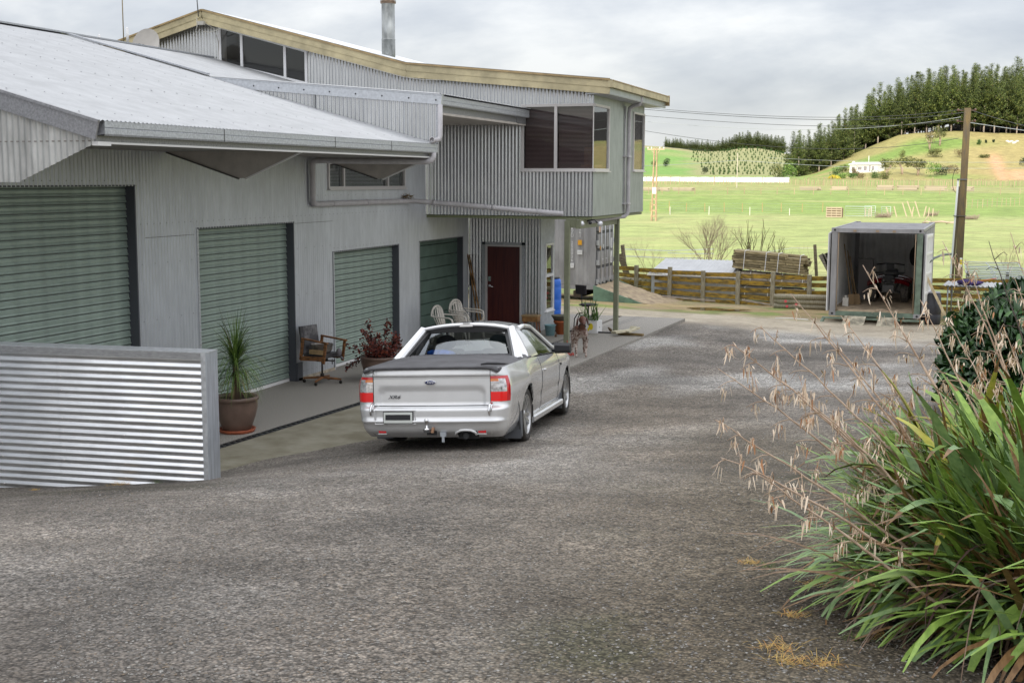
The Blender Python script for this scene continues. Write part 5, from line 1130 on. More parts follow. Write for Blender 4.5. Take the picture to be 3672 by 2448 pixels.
# blue drum
DB = empty('plastic_drum', (-9.74, 31.0, 0), label='bright blue plastic drum standing behind the building corner', cat='drum'); blue = mat('drum_blue', (.015, .14, .62), .4)
mb = MB(); mb.lathe([(0, 0), (.26, 0), (.285, .03), (.29, .12), (.28, .14), (.29, .16), (.295, .40), (.283, .42), (.295, .44), (.29, .72), (.28, .74), (.29, .77), (.28, .90), (.24, .95), (0, .955)], n=32); mb.build('drum_body', blue, DB)
mb = MB(); mb.lathe([(.25, .95), (.25, .99), (0, .995)], n=28); mb.build('drum_lid', black_pl, DB); mb = MB(); mb.tube([(0, 0, .95), (.02, 0, 1.22)], .012, 6); mb.build('drum_rod', black_pl, DB)
# office stool with back
OS = empty('drafting_chair', (-8.05, 28.45, 0), R(60), label='black office stool with small square backrest behind the planter', cat='office chair'); foam = mat('foam_black', (.035, .03, .035), .85)
mb = MB(); mb.ball((.08, 0, .56), (.24, .22, .035), 16); mb.build('seat', foam, OS); mb = MB(); mb.bar((-.16, 0, .82), (-.17, 0, 1.03), .36, .055, up=(1, 0, 0), bev=.02); mb.build('backrest', foam, OS)
mb = MB(); mb.tube([(.08, 0, .54), (.08, 0, .08)], .02, 8); mb.tube([(.05, 0, .52), (-.12, 0, .53), (-.15, 0, .85)], .013, 6); mb.build('stem', black_pl, OS)
for k in range(5): a = 2*PI*k/5; mb = MB(); mb.bar((.08, 0, .09), (.08+.27*math.cos(a), .27*math.sin(a), .05), .035, .025); mb.build('base_leg', black_pl, OS)
mb = MB(); mb.tube([(.08+.2*math.cos(t), .2*math.sin(t), .28) for t in np.linspace(0, 6.28, 20)], .008, 5); mb.build('foot_ring', black_pl, OS)
# planter box with strappy leaves
PB = empty('planter_box', (-7.72, 27.75, 0), R(-8), label='white and yellow box planter of strappy leaves behind the dog', cat='planter')
mb = MB(); mb.box((0, 0, .14), (.42, .30, .28)); mb.build('box', white_trim, PB)
mb = MB(); mb.box((.0, -.153, .15), (.36, .006, .20)); mb.build('box_face', white_trim, PB)
mb = MB(); mb.lathe([(0, .003), (.07, 0)], c=(.06, -.158, .15), n=18, M=Matrix.Rotation(R(90), 3, 'X') @ Matrix.Diagonal((.8, 1.1, 1))); mb.ab((-.02, -.158, .05), (.02, -.1565, .12)); mb.build('box_print', mat('print_yellow', (.75, .60, .02), .6), PB)
mb = MB(); mb.lathe([(0, .003), (.018, 0)], c=(.03, -.160, .20), n=10, M=Matrix.Rotation(R(90), 3, 'X')); mb.lathe([(0, .003), (.015, 0)], c=(.214, .0, .13), n=10, M=Matrix.Rotation(R(90), 3, 'Y')); mb.build('print_spot', black_pl, PB)
mb = MB()
for i in range(46):
    a = rng.random()*6.28; el = rng.uniform(.5, 1.45); blade(mb, (rng.uniform(-.18, .18), rng.uniform(-.1, .1), .26), (math.cos(a)*math.cos(el), math.sin(a)*math.cos(el), math.sin(el)), rng.uniform(.3, .62), .035, rng.uniform(.2, 1.3), 6, rng.choice((0, 0, 2)))
mb.build('foliage', [mat('strap_leaf', (.12, .22, .04), .5, nscale=3, namt=.2), mat('strap_leaf_dry', (.3, .26, .1), .6), mat('strap_leaf_dark', (.05, .10, .02), .5)], PB, kind='stuff')
mb = MB(); mb.tube([(-.42, -.05, 0), (-.40, -.05, .3), (-.33, -.04, .42), (-.2, -.02, .45)], .012, 6); mb.tube([(-.42, .15, 0), (-.40, .15, .3), (-.33, .1, .42)], .012, 6); mb.build('wire_frame', black_pl, PB)
mb = MB(); mb.tube([(-.9, 0, .02), (-.4, .05, .03), (0, .1, .02), (.35, .12, .02), (.62, .1, .03)], .018, 7); mb.build('black_pipe', black_pl, None, loc=(-7.70, 27.55, 0), label='length of black pipe lying on the concrete beside the planter', cat='pipe')
# timber offcuts and a small bird
mb = MB(); mb.bar((-.25, .1, .03), (.35, .0, .03), .09, .05); mb.build('timber_offcut', wd_pale if False else mat('offcut_dark', (.20, .14, .06), .8), None, loc=(-6.77, 27.45, 0), label='brown timber offcut lying under the pale one by the far post', cat='offcut')
mb = MB(); mb.bar((-.18, -.28, .095), (.12, .22, .10), .16, .045); mb.bar((.12, .22, .10), (.14, .30, .17), .15, .04); mb.build('timber_offcut', mat('offcut_pale', (.55, .50, .36), .8, nscale=10, namt=.1), None, loc=(-6.85, 27.45, 0), label='pale notched timber offcut on the concrete by the far post', cat='offcut')
mb = MB(); mb.bar((-.03, 0, .09), (.16, .25, .17), .11, .035); mb.build('timber_offcut', mat('offcut_pale', (.55, .50, .36), .8, nscale=10, namt=.1), None, loc=(-6.72, 27.35, 0), label='small pale wedge propped on the notched offcut', cat='offcut')
mb = MB(); mb.ball((0, 0, .06), (.05, .03, .035), 10, M=Matrix.Rotation(R(35), 3, 'Y')); mb.ball((-.04, 0, .10), .022, 8); mb.tube([(-.055, 0, .10), (-.08, 0, .098)], [.007, .001], 5); mb.bar((.04, 0, .04), (.10, 0, .02), .02, .006); mb.tube([(0, .01, .04), (0, .01, 0)], .003, 4); mb.tube([(0, -.01, .04), (0, -.01, 0)], .003, 4); mb.build('sparrow', mat('sparrow_brown', (.13, .09, .05), .9), None, loc=(-7.30, 27.9, 0), label='small brown bird on the concrete left of the far post', cat='bird')
# red rope at the near post
mb = MB(); pts = []
for k in range(44): t = k/43; a = 9*t; pts.append((.08*math.cos(a)+.05*math.sin(a*2.3), .10*math.sin(a), .01+.02*(k % 3)+(.45*max(0, t-.85)/.15 if t > .85 else 0)*.6))
mb.tube(pts, .009, 6); mb.build('red_rope', mat('rope_red', (.55, .10, .08), .8), None, loc=(-7.12, 23.85, 0), label='tangle of pinkish red rope at the foot of the near post', cat='rope')
# ------------------------------------------------------------------ dog
def skin(name, verts, edges, radii, m_, parent, sub=2, root=0):
    me = bpy.data.meshes.new(name); me.from_pydata([tuple(v) for v in verts], edges, []); o = bpy.data.objects.new(name, me); COL.objects.link(o)
    o.modifiers.new('s', 'SKIN'); 
    for i, r in enumerate(radii):
        d = me.skin_vertices[0].data[i]; d.radius = (r, r) if not hasattr(r, '__len__') else r; d.use_root = (i == root)
    sb = o.modifiers.new('b', 'SUBSURF'); sb.levels = sub; sb.render_levels = sub
    dg = bpy.context.evaluated_depsgraph_get(); m2 = bpy.data.meshes.new_from_object(o.evaluated_get(dg)); bpy.data.objects.remove(o)
    m2.materials.clear(); m2.materials.append(m_); m2.polygons.foreach_set('use_smooth', [True]*len(m2.polygons)); m2.name = name
    return link(name, m2, parent)
def dog_mat():
    M = bpy.data.materials.new('dog_coat'); M.use_nodes = True; t = M.node_tree; n = t.nodes; l = t.links; b = n['Principled BSDF']; b.inputs['Roughness'].default_value = .6
    tcn = n.new('ShaderNodeTexCoord'); s = n.new('ShaderNodeSeparateXYZ'); l.new(tcn.outputs['Object'], s.inputs[0])
    n1 = n.new('ShaderNodeTexNoise'); n1.inputs['Scale'].default_value = 26; n1.inputs['Detail'].default_value = 3; l.new(tcn.outputs['Object'], n1.inputs['Vector'])
    n2 = n.new('ShaderNodeTexNoise'); n2.inputs['Scale'].default_value = 7; l.new(tcn.outputs['Object'], n2.inputs['Vector'])
    def mm(op, a, b_, cl=False):
        q = n.new('ShaderNodeMath'); q.operation = op; q.use_clamp = cl
        for i, v in enumerate((a, b_)):
            if isinstance(v, (int, float)): q.inputs[i].default_value = v
            else: l.new(v, q.inputs[i])
        return q.outputs[0]
    low = mm('MULTIPLY', mm('SUBTRACT', .585, s.outputs[2]), 12, True)           # ticked white lower body and chest, solid brown back and head
    fleck = mm('MULTIPLY', mm('SUBTRACT', n1.outputs[0], .41), 12, True); f = mm('MULTIPLY', mm('MULTIPLY', low, fleck), mm('ADD', mm('MULTIPLY', n2.outputs[0], 1.1), .1), True)
    mx = n.new('ShaderNodeMix'); mx.data_type = 'RGBA'; mx.inputs[6].default_value = (.10, .035, .018, 1); mx.inputs[7].default_value = (.62, .54, .48, 1); l.new(f, mx.inputs[0]); l.new(mx.outputs[2], b.inputs['Base Color']); return M
dm = dog_mat()
DG = empty('dog', (-6.86, 23.85, 0), R(180+22), label='brown and white speckled pointer dog standing and looking this way', cat='dog')
# local: +y is the direction it faces
V = [(0, -.02, .50), (0, .16, .50), (0, .27, .53), (0, .33, .62), (0, .36, .72), (0, -.22, .505), (0, -.36, .52), (0, -.44, .50),       # 0-7 spine, neck, rump
     (.09, .20, .43), (.10, .16, .30), (.095, .19, .15), (.095, .20, .045), (.095, .235, .022),                                          # 8-12 right fore leg
     (-.09, .22, .43), (-.10, .19, .30), (-.095, .21, .15), (-.095, .22, .045), (-.095, .255, .022),                                     # 13-17 left fore leg
     (.09, -.36, .42), (.11, -.28, .31), (.11, -.42, .19), (.11, -.40, .045), (.11, -.365, .022),                                        # 18-22 right hind
     (-.09, -.36, .42), (-.12, -.25, .31), (-.12, -.38, .19), (-.12, -.37, .045), (-.12, -.335, .022),                                   # 23-27 left hind
     (0, -.52, .52), (0, -.60, .55)]                                                                                                   # docked tail
Ed = [(0, 1), (1, 2), (2, 3), (3, 4), (0, 5), (5, 6), (6, 7), (1, 8), (8, 9), (9, 10), (10, 11), (11, 12), (1, 13), (13, 14), (14, 15), (15, 16), (16, 17), (6, 18), (18, 19), (19, 20), (20, 21), (21, 22), (6, 23), (23, 24), (24, 25), (25, 26), (26, 27), (7, 28), (28, 29)]
Rd = [.125, .14, .105, .070, .062, .105, .115, .085, .062, .036, .026, .022, .030, .062, .036, .026, .022, .030, .07, .048, .026, .022, .028, .07, .048, .026, .022, .028, .022, .012]
skin('body', V, Ed, Rd, dm, DG, 2)
HD = link('head', None, DG, loc=(0, -.07, -.13), scale=1.22)
Vh = [(0, .36, .735), (0, .43, .75), (0, .50, .725), (0, .575, .70), (0, .60, .695)]; skin('skull', Vh, [(0, 1), (1, 2), (2, 3), (3, 4)], [(.070, .075), (.068, .070), (.044, .048), (.038, .040), (.030, .028)], mat('dog_brown', (.105, .032, .018), .55, nscale=12, namt=.2), HD, 2)
for s in (1, -1):
    mb = MB(); mb.ball((0, 0, 0), (.014, .038, .068), 12); mb.build('ear', mat('dog_ear', (.07, .02, .012), .6), HD, loc=(s*.082, .385, .715), rot=(R(8), R(-14*s), 0))
    mb = MB(); mb.ball((s*.034, .483, .757), .0115, 8); mb.build('eye', mat('dog_eye', (.015, .01, .006), .15), HD)
mb = MB(); mb.ball((0, .622, .70), (.020, .014, .015), 10); mb.build('nose', mat('dog_nose', (.10, .045, .035), .4), HD)
mb = MB(); mb.tube([(.068*math.cos(t), .335+.03*math.sin(t)*1+.02, .64+.05*math.sin(t)) for t in np.linspace(0, 6.28, 18)], .009, 6); mb.build('collar', mat('collar_dark', (.03, .03, .035), .6), DG)
# ------------------------------------------------------------------ containers
cont_grey = mat('container_grey', (.31, .305, .31), .5, .1, nscale=2.5, namt=.1, stretch=(1, 1, .4)); cont_green = mat('container_green', (.15, .20, .15), .55, nscale=4, namt=.15); cont_white = mat('container_lining', (.68, .68, .66), .6, nscale=2, namt=.06); cont_floor = mat('container_floor', (.40, .31, .21), .8, nscale=3, namt=.18)
def rib_wall(mb, L, Hh, pitch=.28, dep=.036, mi=0):
    """trapezoid corrugation along x, in the xz plane, +y the outside"""
    xs = []; x = 0
    while x < L-.001:
        for dx, d in ((0, 0), (.07, 0), (.105, dep), (.175, dep), (.21, 0)):
            if x+dx*pitch/.21 < L: xs.append((x+dx*pitch/.21, d))
        x += pitch*1.0
    xs.append((L, 0)); vs = [(a, b, z) for a, b in xs for z in (0, Hh)]
    mb.add(vs, [(2*i, 2*i+2, 2*i+3, 2*i+1) for i in range(len(xs)-1)], mi)
def xform(mb, M_, o0=0):
    for i in range(o0, len(mb.v)): mb.v[i] = tuple(M_ @ Vector(mb.v[i]))
def container(loc, yaw, label, L=6.06, Hh=2.44, front='open', Wd=2.44, frame_m=None, lining=None):
    E = empty('shipping_container', loc, yaw, label=label, cat='shipping container'); fm = frame_m or cont_grey
    for s in (0, 1):   # long sides
        mb = MB(); rib_wall(mb, L-.3, Hh-.26); M_ = Matrix.Translation((Wd-.03 if s else .03, .15, .15)) @ Matrix.Rotation(R(90), 4, 'Z') @ Matrix.Scale(-1 if s else 1, 4, (0, 1, 0)); xform(mb, M_); mb.build('side_panel', [cont_grey], E)
        mb = MB(); rib_wall(mb, L-.3, Hh-.26); M_ = Matrix.Translation((Wd-.04 if s else .04, .15, .15)) @ Matrix.Rotation(R(90), 4, 'Z') @ Matrix.Scale(-1 if s else 1, 4, (0, 1, 0)); xform(mb, M_); mb.build('side_lining', [lining or cont_white], E)
        mb = MB(); x = Wd-.03 if s else .03; mb.bar((x, .1, .07), (x, L-.1, .07), .05, .14); mb.bar((x, .1, Hh-.05), (x, L-.1, Hh-.05), .06, .08); mb.build('side_rail', fm, E)
    mb = MB(); rib_wall(mb, Wd-.2, Hh-.26, .20); xform(mb, Matrix.Translation((.1, L-.08, .15))); mb.build('end_panel', lining or cont_white, E)
    mb = MB(); mb.ab((.05, L-.03, .1), (Wd-.05, L-.02, Hh-.05)); mb.build('end_skin', cont_grey, E)
    mb = MB(); rib_wall(mb, L-.3, Wd-.12, .30, .02); xform(mb, Matrix.Translation((.06, .15, Hh-.045)) @ Matrix.Rotation(R(90), 4, 'Z') @ Matrix.Rotation(R(90), 4, 'X') @ Matrix.Scale(1, 4)); 
    mb.v = [tuple(v) for v in mb.v]; mb.build('roof_panel', mat('container_roof', (.22, .215, .22), .6, nscale=3, namt=.12), E)
    mb = MB(); mb.ab((.05, .05, .10), (Wd-.05, L-.05, .16)); mb.build('floor', cont_floor, E)
    for x in (.09, Wd-.09):
        for y in (.09, L-.09):
            mb = MB(); mb.ab((x-.075, y-.075, .12), (x+.075, y+.075, Hh-.12)); mb.build('corner_post', cont_green if (front == 'open' and y < 1 and x > 1) else fm, E)
            for z in (.0, Hh-.12):
                mb = MB(); mb.ab((x-.092, y-.092, z), (x+.092, y+.092, z+.12)); c = mb.build('corner_casting', fm, E)
                mb = MB(); sgn = -1 if y < 1 else 1; mb.lathe([(0, .002), (.032, .002)], c=(x, y+sgn*.092, z+.06), n=12, M=Matrix.Rotation(R(90), 3, 'X')); sx_ = -1 if x < 1 else 1; mb.lathe([(0, .002), (.032, .002)], c=(x+sx_*.0935, y, z+.06), n=12, M=Matrix.Rotation(R(90), 3, 'Y')); mb.build('casting_hole', black_pl, c)
    mb = MB(); mb.ab((.18, .01, Hh-.125), (Wd-.18, .12, Hh-.01)); mb.build('header', fm, E); mb = MB(); mb.ab((.18, .0, .0), (Wd-.18, .12, .13)); mb.build('sill', cont_green, E)
    mb = MB(); mb.ab((.18, L-.12, .0), (Wd-.18, L, .13)); mb.build('end_sill', fm, E)
    return E
def cdoor(E, M_, w, h, lining=True, name='container_door', marks=None):
    Dd = link(name, None, E); Dd.matrix_local = M_
    mb = MB(); mb.ab((0, -.03, 0), (w, .01, h)); mb.build('door_leaf', cont_grey, Dd)
    mb = MB()
    for z in (.02, h*.25, h*.5, h*.75, h-.06): mb.ab((.04, .01, z-.03), (w-.04, .035, z+.03))
    mb.ab((0, .01, 0), (.05, .035, h)); mb.ab((w-.05, .01, 0), (w, .035, h)); mb.build('door_rib', white_trim if lining else cont_grey, Dd)
    mb = MB(); mb.ab((.0, .0095, 0), (w, .0125, h)); mb.build('door_lining', cont_white, Dd)
    return Dd
C1L = Vector((-3.10, 35.90, -.25)); C1 = container(C1L, R(-2), 'open shipping container holding a red quad bike behind the dry flower stalks')
# doors folded back along the sides
cdoor(C1, Matrix.Translation((Wd0 := 2.44+.06, .02, .13)) @ Matrix.Rotation(R(85), 4, 'Z') @ Matrix.Scale(-1, 4, (0, 1, 0)), 1.15, 2.16)
cdoor(C1, Matrix.Translation((-.05, .02, .13)) @ Matrix.Rotation(R(90+5), 4, 'Z'), 1.15, 2.16)
mb = MB()
for x in (.62, 1.22, 1.66): mb.ab((x-.03, -.02, 2.44-.10), (x+.05, .01, 2.44-.05))
mb.build('lock_keeper', mat('rust_pale', (.35, .25, .16), .7), C1)
for x in (.20, 2.24): mb = MB(); mb.tube([(x, -.02, .12), (x, -.02, 2.3)], .012, 6); mb.build('door_rod', mat('rust_pale', (.35, .25, .16), .7), C1)
# skid frame and planks in front
SK = empty('steel_skid', C1L+Vector((0, -.25, 0)), R(-2), label='pale green steel skid under the open container with short legs', cat='skid frame')
zg = near_h(-2, 35.6)+.25
mb = MB(); mb.bar((-.15, .02, -.04), (2.55, .02, -.04), .10, .05); mb.build('skid_beam', cont_green, SK)
for x in (-.12, 2.52): mb = MB(); mb.bar((x, .0, -.06), (x-.08 if x < 0 else x, -.12, zg-.02 if False else -.30), .07, .07); mb.build('skid_leg', cont_green, SK)
for i, x in enumerate((.75, 1.62)):
    mb = MB(); mb.bar((0, 0, 0), (-.02, -.62, -.24), .58 if i == 0 else .50, .035); mb.build('ramp_plank', mat('ply_grey', (.30, .27, .20), .85, nscale=5, namt=.25, rnd=.15), None, loc=C1L+Matrix.Rotation(R(-2), 3, 'Z') @ Vector((x, -.28, .02)), rot=(0, 0, R(-2)), label=('left weathered plank ramp before the open container', 'right weathered plank ramp before the open container')[i], cat='ramp plank')
# quad bike in the container
QB = empty('quad_bike', C1L+Matrix.Rotation(R(-2), 3, 'Z') @ Vector((1.35, 3.1, .16)), R(-2), label='red quad bike parked inside the open container', cat='quad bike')
qt = mat('knobbly_tyre', (.035, .032, .03), .9, nscale=22, col2=(.16, .14, .12), bump=.8, bscale=26); qred = mat('quad_red', (.22, .006, .01), .25, coat=1)
for y in (0, 1.25):
    for x in (-.46, .46):
        Wq = link('wheel', None, QB, loc=(x, y, .30)); mb = MB(); mb.lathe([(.14, -.10), (.24, -.115), (.29, -.09), (.30, 0), (.29, .09), (.24, .115), (.14, .10)], n=24, M=Matrix.Rotation(R(90), 3, 'Y'))
        for k in range(18):
            a = 2*PI*k/18
            for o_ in (-.05, .05): mb.bar((o_-.035, .295*math.cos(a+o_), .295*math.sin(a+o_)), (o_+.035, .295*math.cos(a+o_), .295*math.sin(a+o_)), .05, .025, up=(0, math.cos(a), math.sin(a)))
        mb.build('tyre', qt, Wq); mb = MB(); mb.lathe([(0, -.04), (.13, -.04), (.14, -.09), (.145, -.09)], n=18, M=Matrix.Rotation(R(90), 3, 'Y')); mb.build('rim', steel_dk, Wq)
for s in (-1, 1):
    for y in (0, 1.25):
        mb = MB(); mb.grid(lambda u, v: Vector((s*lerp(.18, .60, v), y-.38+.76*u, .60+.13*math.sin(PI*u)-.10*v*v)), 8, 5); mb.grid(lambda u, v: Vector((s*lerp(.18, .60, v), y-.38+.76*u, .585+.13*math.sin(PI*u)-.10*v*v)), 8, 5); mb.build('mudguard', qred, QB)
mb = MB(); mb.bar((0, -.2, .68), (0, 1.5, .70), .34, .22, bev=.05); mb.build('body', black_pl, QB); mb = MB(); mb.bar((0, .5, .86), (0, 1.3, .84), .32, .12, bev=.04); mb.build('seat', black_pl, QB)
mb = MB()
for z in (.86,):
    for x in np.linspace(-.42, .42, 7): mb.tube([(x, -.38, z), (x, .12, z)], .011, 5)
    for y in (-.38, -.12, .12): mb.tube([(-.44, y, z), (.44, y, z)], .013, 5)
mb.build('front_rack', steel_dk, QB)
mb = MB(); mb.tube([(-.40, .30, 1.08), (-.15, .22, 1.12), (.15, .22, 1.12), (.40, .30, 1.08)], .016, 7); mb.box((0, .2, 1.03), (.22, .14, .16)); mb.build('handlebar', black_pl, QB)
for x in (-.13, .13): mb = MB(); mb.lathe([(0, 0), (.06, 0), (.065, .03)], c=(x, -.30, .66), n=14, M=Matrix.Rotation(R(90), 3, 'X')); mb.build('headlight', steel_dk, QB)
mb = MB(); mb.tube([(-.40, 0, .28), (-.1, 0, .34), (.1, 0, .34), (.40, 0, .28)], .02, 6); mb.tube([(-.18, -.05, .34), (-.30, -.02, .62)], .025, 6); mb.tube([(.18, -.05, .34), (.30, -.02, .62)], .025, 6); mb.bar((0, -.32, .42), (0, .0, .42), .32, .2); mb.build('suspension', steel_dk, QB)
CI = lambda x, y, z: C1L+Matrix.Rotation(R(-2), 3, 'Z') @ Vector((x, y, z))
mb = MB(); mb.box((0, 0, .13), (.16, .11, .24)); mb.tube([(0, 0, .25), (0, 0, .29)], .025, 8); mb.tube([(-.05, 0, .25), (-.04, 0, .30), (.04, 0, .30)], .012, 5); mb.build('jerry_can', mat('can_white', (.60, .58, .52), .5), None, loc=CI(.32, 1.15, .16), label='small white plastic can by the left wall of the open container', cat='can')
for i, (x, y, l_, h) in enumerate(((.42, 1.7, 'long handled shovel', 1.75), (.50, 1.9, 'long handled rake', 1.55), (.58, 1.8, 'long handled fork', 1.4))):
    mb = MB(); mb.tube([(0, 0, .02), (-.26, .12, h)], .016, 6); mb.bar((.02, -.02, .0), (-.02, 0, .30), .16, .02, up=(0, 1, 0)); mb.build('garden_tool', mat('handle_wood', (.24, .16, .08), .8, rnd=.2), None, loc=CI(x, y, .16), label=l_+' leaning on the left wall in the open container', cat='tool')
mb = MB(); mb.box((0, 0, .6), (.42, .4, 1.2)); mb.box((0, 0, 1.21), (.44, .42, .03)); mb.build('steel_locker', mat('locker_grey', (.16, .15, .15), .6), None, loc=CI(.62, 3.6, .16), label='grey locker at the back left inside the open container', cat='locker')
for i, (x, z, s) in enumerate(((2.1, 1.75, 1.0), (2.25, 1.6, 1.3), (1.98, 1.55, .8))):
    mb = MB(); mb.ball((0, 0, -.30*s), (.14, .12, .36*s), 12); mb.tube([(0, 0, .1), (0, 0, .3)], .012, 5); mb.build('hanging_coat', mat('coat_dark', (.018, .016, .02), .9), None, loc=CI(x, 3.4+.3*i, z+.16), label=('dark coat hanging on the right wall inside the container', 'longest dark coat hanging inside the container', 'short dark coat hanging inside the container')[i], cat='coat')
# second container, closed, behind the posts
C2 = container((-10.95+.0, 39.75, -.10), R(90), 'closed grey shipping container with white lettering behind the carport posts', L=6.06, Hh=2.59, front='closed')
# local x -> world +y, local y -> world -x ; doors at local y = 0
for i, x in enumerate((.18, 1.22)):
    Dd = link('container_door', None, C2); Dd.location = (x, -.0, .13)
    mb = MB(); mb.ab((0, -.0, 0), (1.03, .02, 2.32)); mb.build('door_leaf', mat('container_slot_shade', (.08, .08, .085), .6), Dd)  # leaf darkened so the slots between the panels look shaded
    for k in range(4): mb = MB(); z = .05+k*.57; mb.ab((.04, -.05, z+.03), (.99, .0, z+.49)); mb.build('door_panel', cont_grey, Dd)
    for xx in (.28, .75):
        mb = MB(); mb.tube([(xx, -.085, .0), (xx, -.085, 2.36)], .020, 8); mb.tube([(xx, -.085, .85), (xx+.22, -.10, .84)], .014, 6); mb.box((xx, -.07, .12), (.08, .06, .16)); mb.build('lock_rod', mat('rod_grey', (.50, .51, .52), .45, .4), Dd)
    for z in (.12, .75, 1.4, 2.1): mb = MB(); mb.box((-.03 if i == 0 else 1.06, -.04, z), (.06, .07, .16)); mb.build('hinge', mat('rod_grey', (.50, .51, .52), .45, .4), Dd)
lm_ = mat('stencil_white', (.72, .72, .72), .6)
def side_text(s, size, y, z, m_=lm_, step=None):
    # lettering stacked down the long side that faces -Y in the world: x along +X
    for i, ch in enumerate(s):
        if ch == ' ': continue
        text(ch, size, 'lettering', m_, C2, (-.036, y, z-i*(step or size*.86)), (R(90), 0, R(-90)), .001)
side_text('CRZU 250036', .14, .78, 2.10, step=.115); side_text('2261', .14, .51, 2.10, step=.115)
mb = MB(); mb.ab((-.012, .45, 1.46), (-.036, .58, 1.62)); mb.build('orange_sticker', mat('sticker_orange', (.75, .36, .02), .5), C2)
mb = MB(); mb.ab((-.012, .44, 1.15), (-.036, .60, 1.29)); mb.build('white_sticker', lm_, C2)
text('1CT', .075, 'lettering', cont_grey, C2, (-.038, .52, 1.22), (R(90), 0, R(-90)), .001); mb = MB(); mb.ab((-.012, .72, .70), (-.036, .83, .86)); mb.build('white_sticker', lm_, C2); text('1', .13, 'lettering', cont_grey, C2, (-.039, .775, .78), (R(90), 0, R(-90)), .001)
for (x, z, w_, h_, m_) in ((.36, 2.05, .22, .36, mat('sticker_peach', (.62, .45, .34), .6)), (1.95, 1.45, .36, .34, lm_), (1.95, .98, .34, .40, lm_), (1.88, 2.28, .35, .11, lm_), (2.0, 2.10, .16, .10, lm_), (.45, 1.35, .10, .12, mat('sticker_orange', (.75, .36, .02), .5)), (.85, 1.38, .06, .14, lm_)):
    mb = MB(); mb.ab((x-w_/2, -.058, z-h_/2), (x+w_/2, -.052, z+h_/2)); mb.build('door_sticker', m_, C2)
for (x, z, h_) in ((1.84, 1.45, .30), (1.92, 1.45, .30), (2.0, 1.45, .30), (2.08, 1.45, .26), (1.86, .90, .2), (1.95, .90, .2)):
    mb = MB(); mb.ab((x-.012, -.0605, z-h_/2), (x+.012, -.0585, z+h_/2)); mb.build('sticker_print', cont_grey, C2)
for y in (.6, 5.4):
    mb = MB(); mb.box((1.22, y, -.16), (2.5, .25, .22)); mb.build('bearer', mat('bearer_dark', (.06, .045, .03), .9), C2)
# earth ramp with green side boards at its doors
RM = empty('earth_ramp', (0, 0, 0), label='earth ramp with green painted side boards at the closed container', cat='ramp')
for i, y in enumerate((39.50, 42.45)):
    z1 = near_h(-9.15, y)-.04; mb = MB(); mb.add([(-10.93, y, -.75), (-9.15, y, -.75), (-9.15, y, z1), (-10.93, y, .06), (-10.93, y+.05, -.75), (-9.15, y+.05, -.75), (-9.15, y+.05, z1), (-10.93, y+.05, .06)], [(0, 1, 2, 3), (7, 6, 5, 4), (3, 2, 6, 7), (0, 3, 7, 4), (1, 5, 6, 2)]); mb.build('side_board', mat('ramp_green', (.12, .20, .14), .6, nscale=3, namt=.15), RM)
mb = MB(); mb.grid(lambda u, v: Vector((lerp(-10.9, -8.5, u), lerp(39.55, 42.44, v), lerp(.04, near_h(-8.5, 41)-.06, u**.8)+.06*mnoise.noise(Vector((u*7, v*9, 0))))), 22, 18); mb.build('ramp_surface', mat('ramp_dirt', (.24, .18, .12), .9, nscale=5, col2=(.42, .33, .21), bump=.5, bscale=20), RM)
# ------------------------------------------------------------------ fences
def board(mb, a, b, w=.025, h=.14): mb.bar(a, b, w, h)
def post_rail(name, pts, label, ph=1.12, rails=(.98, .74, .50, .26, .06), postsz=.14, rm=None, group=None):
    E = empty(name, (0, 0, 0), label=label, cat='fence', group=group)
    me = None
    for i, p in enumerate(pts):
        mb = MB(); hh = ph+.03*((i*7) % 3-1); mb.bar((0, 0, -.1), (.012*((i % 3)-1), 0, hh), postsz, postsz, up=(0, 1, 0), bev=.02); mb.build('post', wd_post, E, loc=p)
        if i < len(pts)-1:
            q = pts[i+1]
            for k, z in enumerate(rails):
                mb = MB(); j = .012*(((i*5+k*3) % 5)-2); mb.bar(Vector(p)+Vector((-.02, .085, z+j)), Vector(q)+Vector((.02, .085, z-j*.6)), .028, .145); mb.build('rail', wd_rail, E)
    return E
fx = [2165, 2281, 2400, 2521, 2645, 2769, 2902]; P_ = []
for i, x in enumerate(fx):
    y_ = [44.1, 43.3, 42.6, 42.2, 41.9, 41.75, 41.65][i]; d = ray(x, 1060); t = y_/d[1]; P_.append(Vector((d[0]*t, y_, near_h(d[0]*t, y_)-.02)))
P_.append(Vector((P_[-1].x+1.3, 41.6, near_h(P_[-1].x+1.3, 41.6)))); post_rail('yard_fence', P_, 'weathered post and rail fence with yellow lichen left of the open container')
P2 = [Vector((x, 42.4, near_h(x, 42.4))) for x in (-.6, .62, 1.9, 3.1, 4.4)]; post_rail('yard_fence', P2, 'yellow lichened rail fence right of the open container behind the cage')
# corrugated shed behind the fence
SH = empty('low_shed', (-9.80, 43.0, -.62), R(-4), label='low corrugated shed behind the fence rails', cat='shed')
corr(SH, (0, 0, 0), (1, 0, 0), (0, 0, 1), (0, -1, 0), 0, 2.95, 0, .84, zinc, name='wall_sheet', seg=4); corr(SH, (2.95, 0, 0), (0, 1, 0), (0, 0, 1), (1, 0, 0), 0, 1.9, 0, .88, zinc, name='wall_sheet', seg=4)
corr(SH, (-.1, -.18, .86), (1, 0, 0), Vector((0, 1, .18)).normalized(), Vector((0, -.18, 1)).normalized(), 0, 3.15, 0, 2.3, zinc_roof, name='roof_sheet', seg=4, amp=.012, pitch=.15)
mb = MB(); mb.ab((-.1, -.2, .81), (3.05, -.17, .85)); mb.build('roof_edge', white_trim, SH)
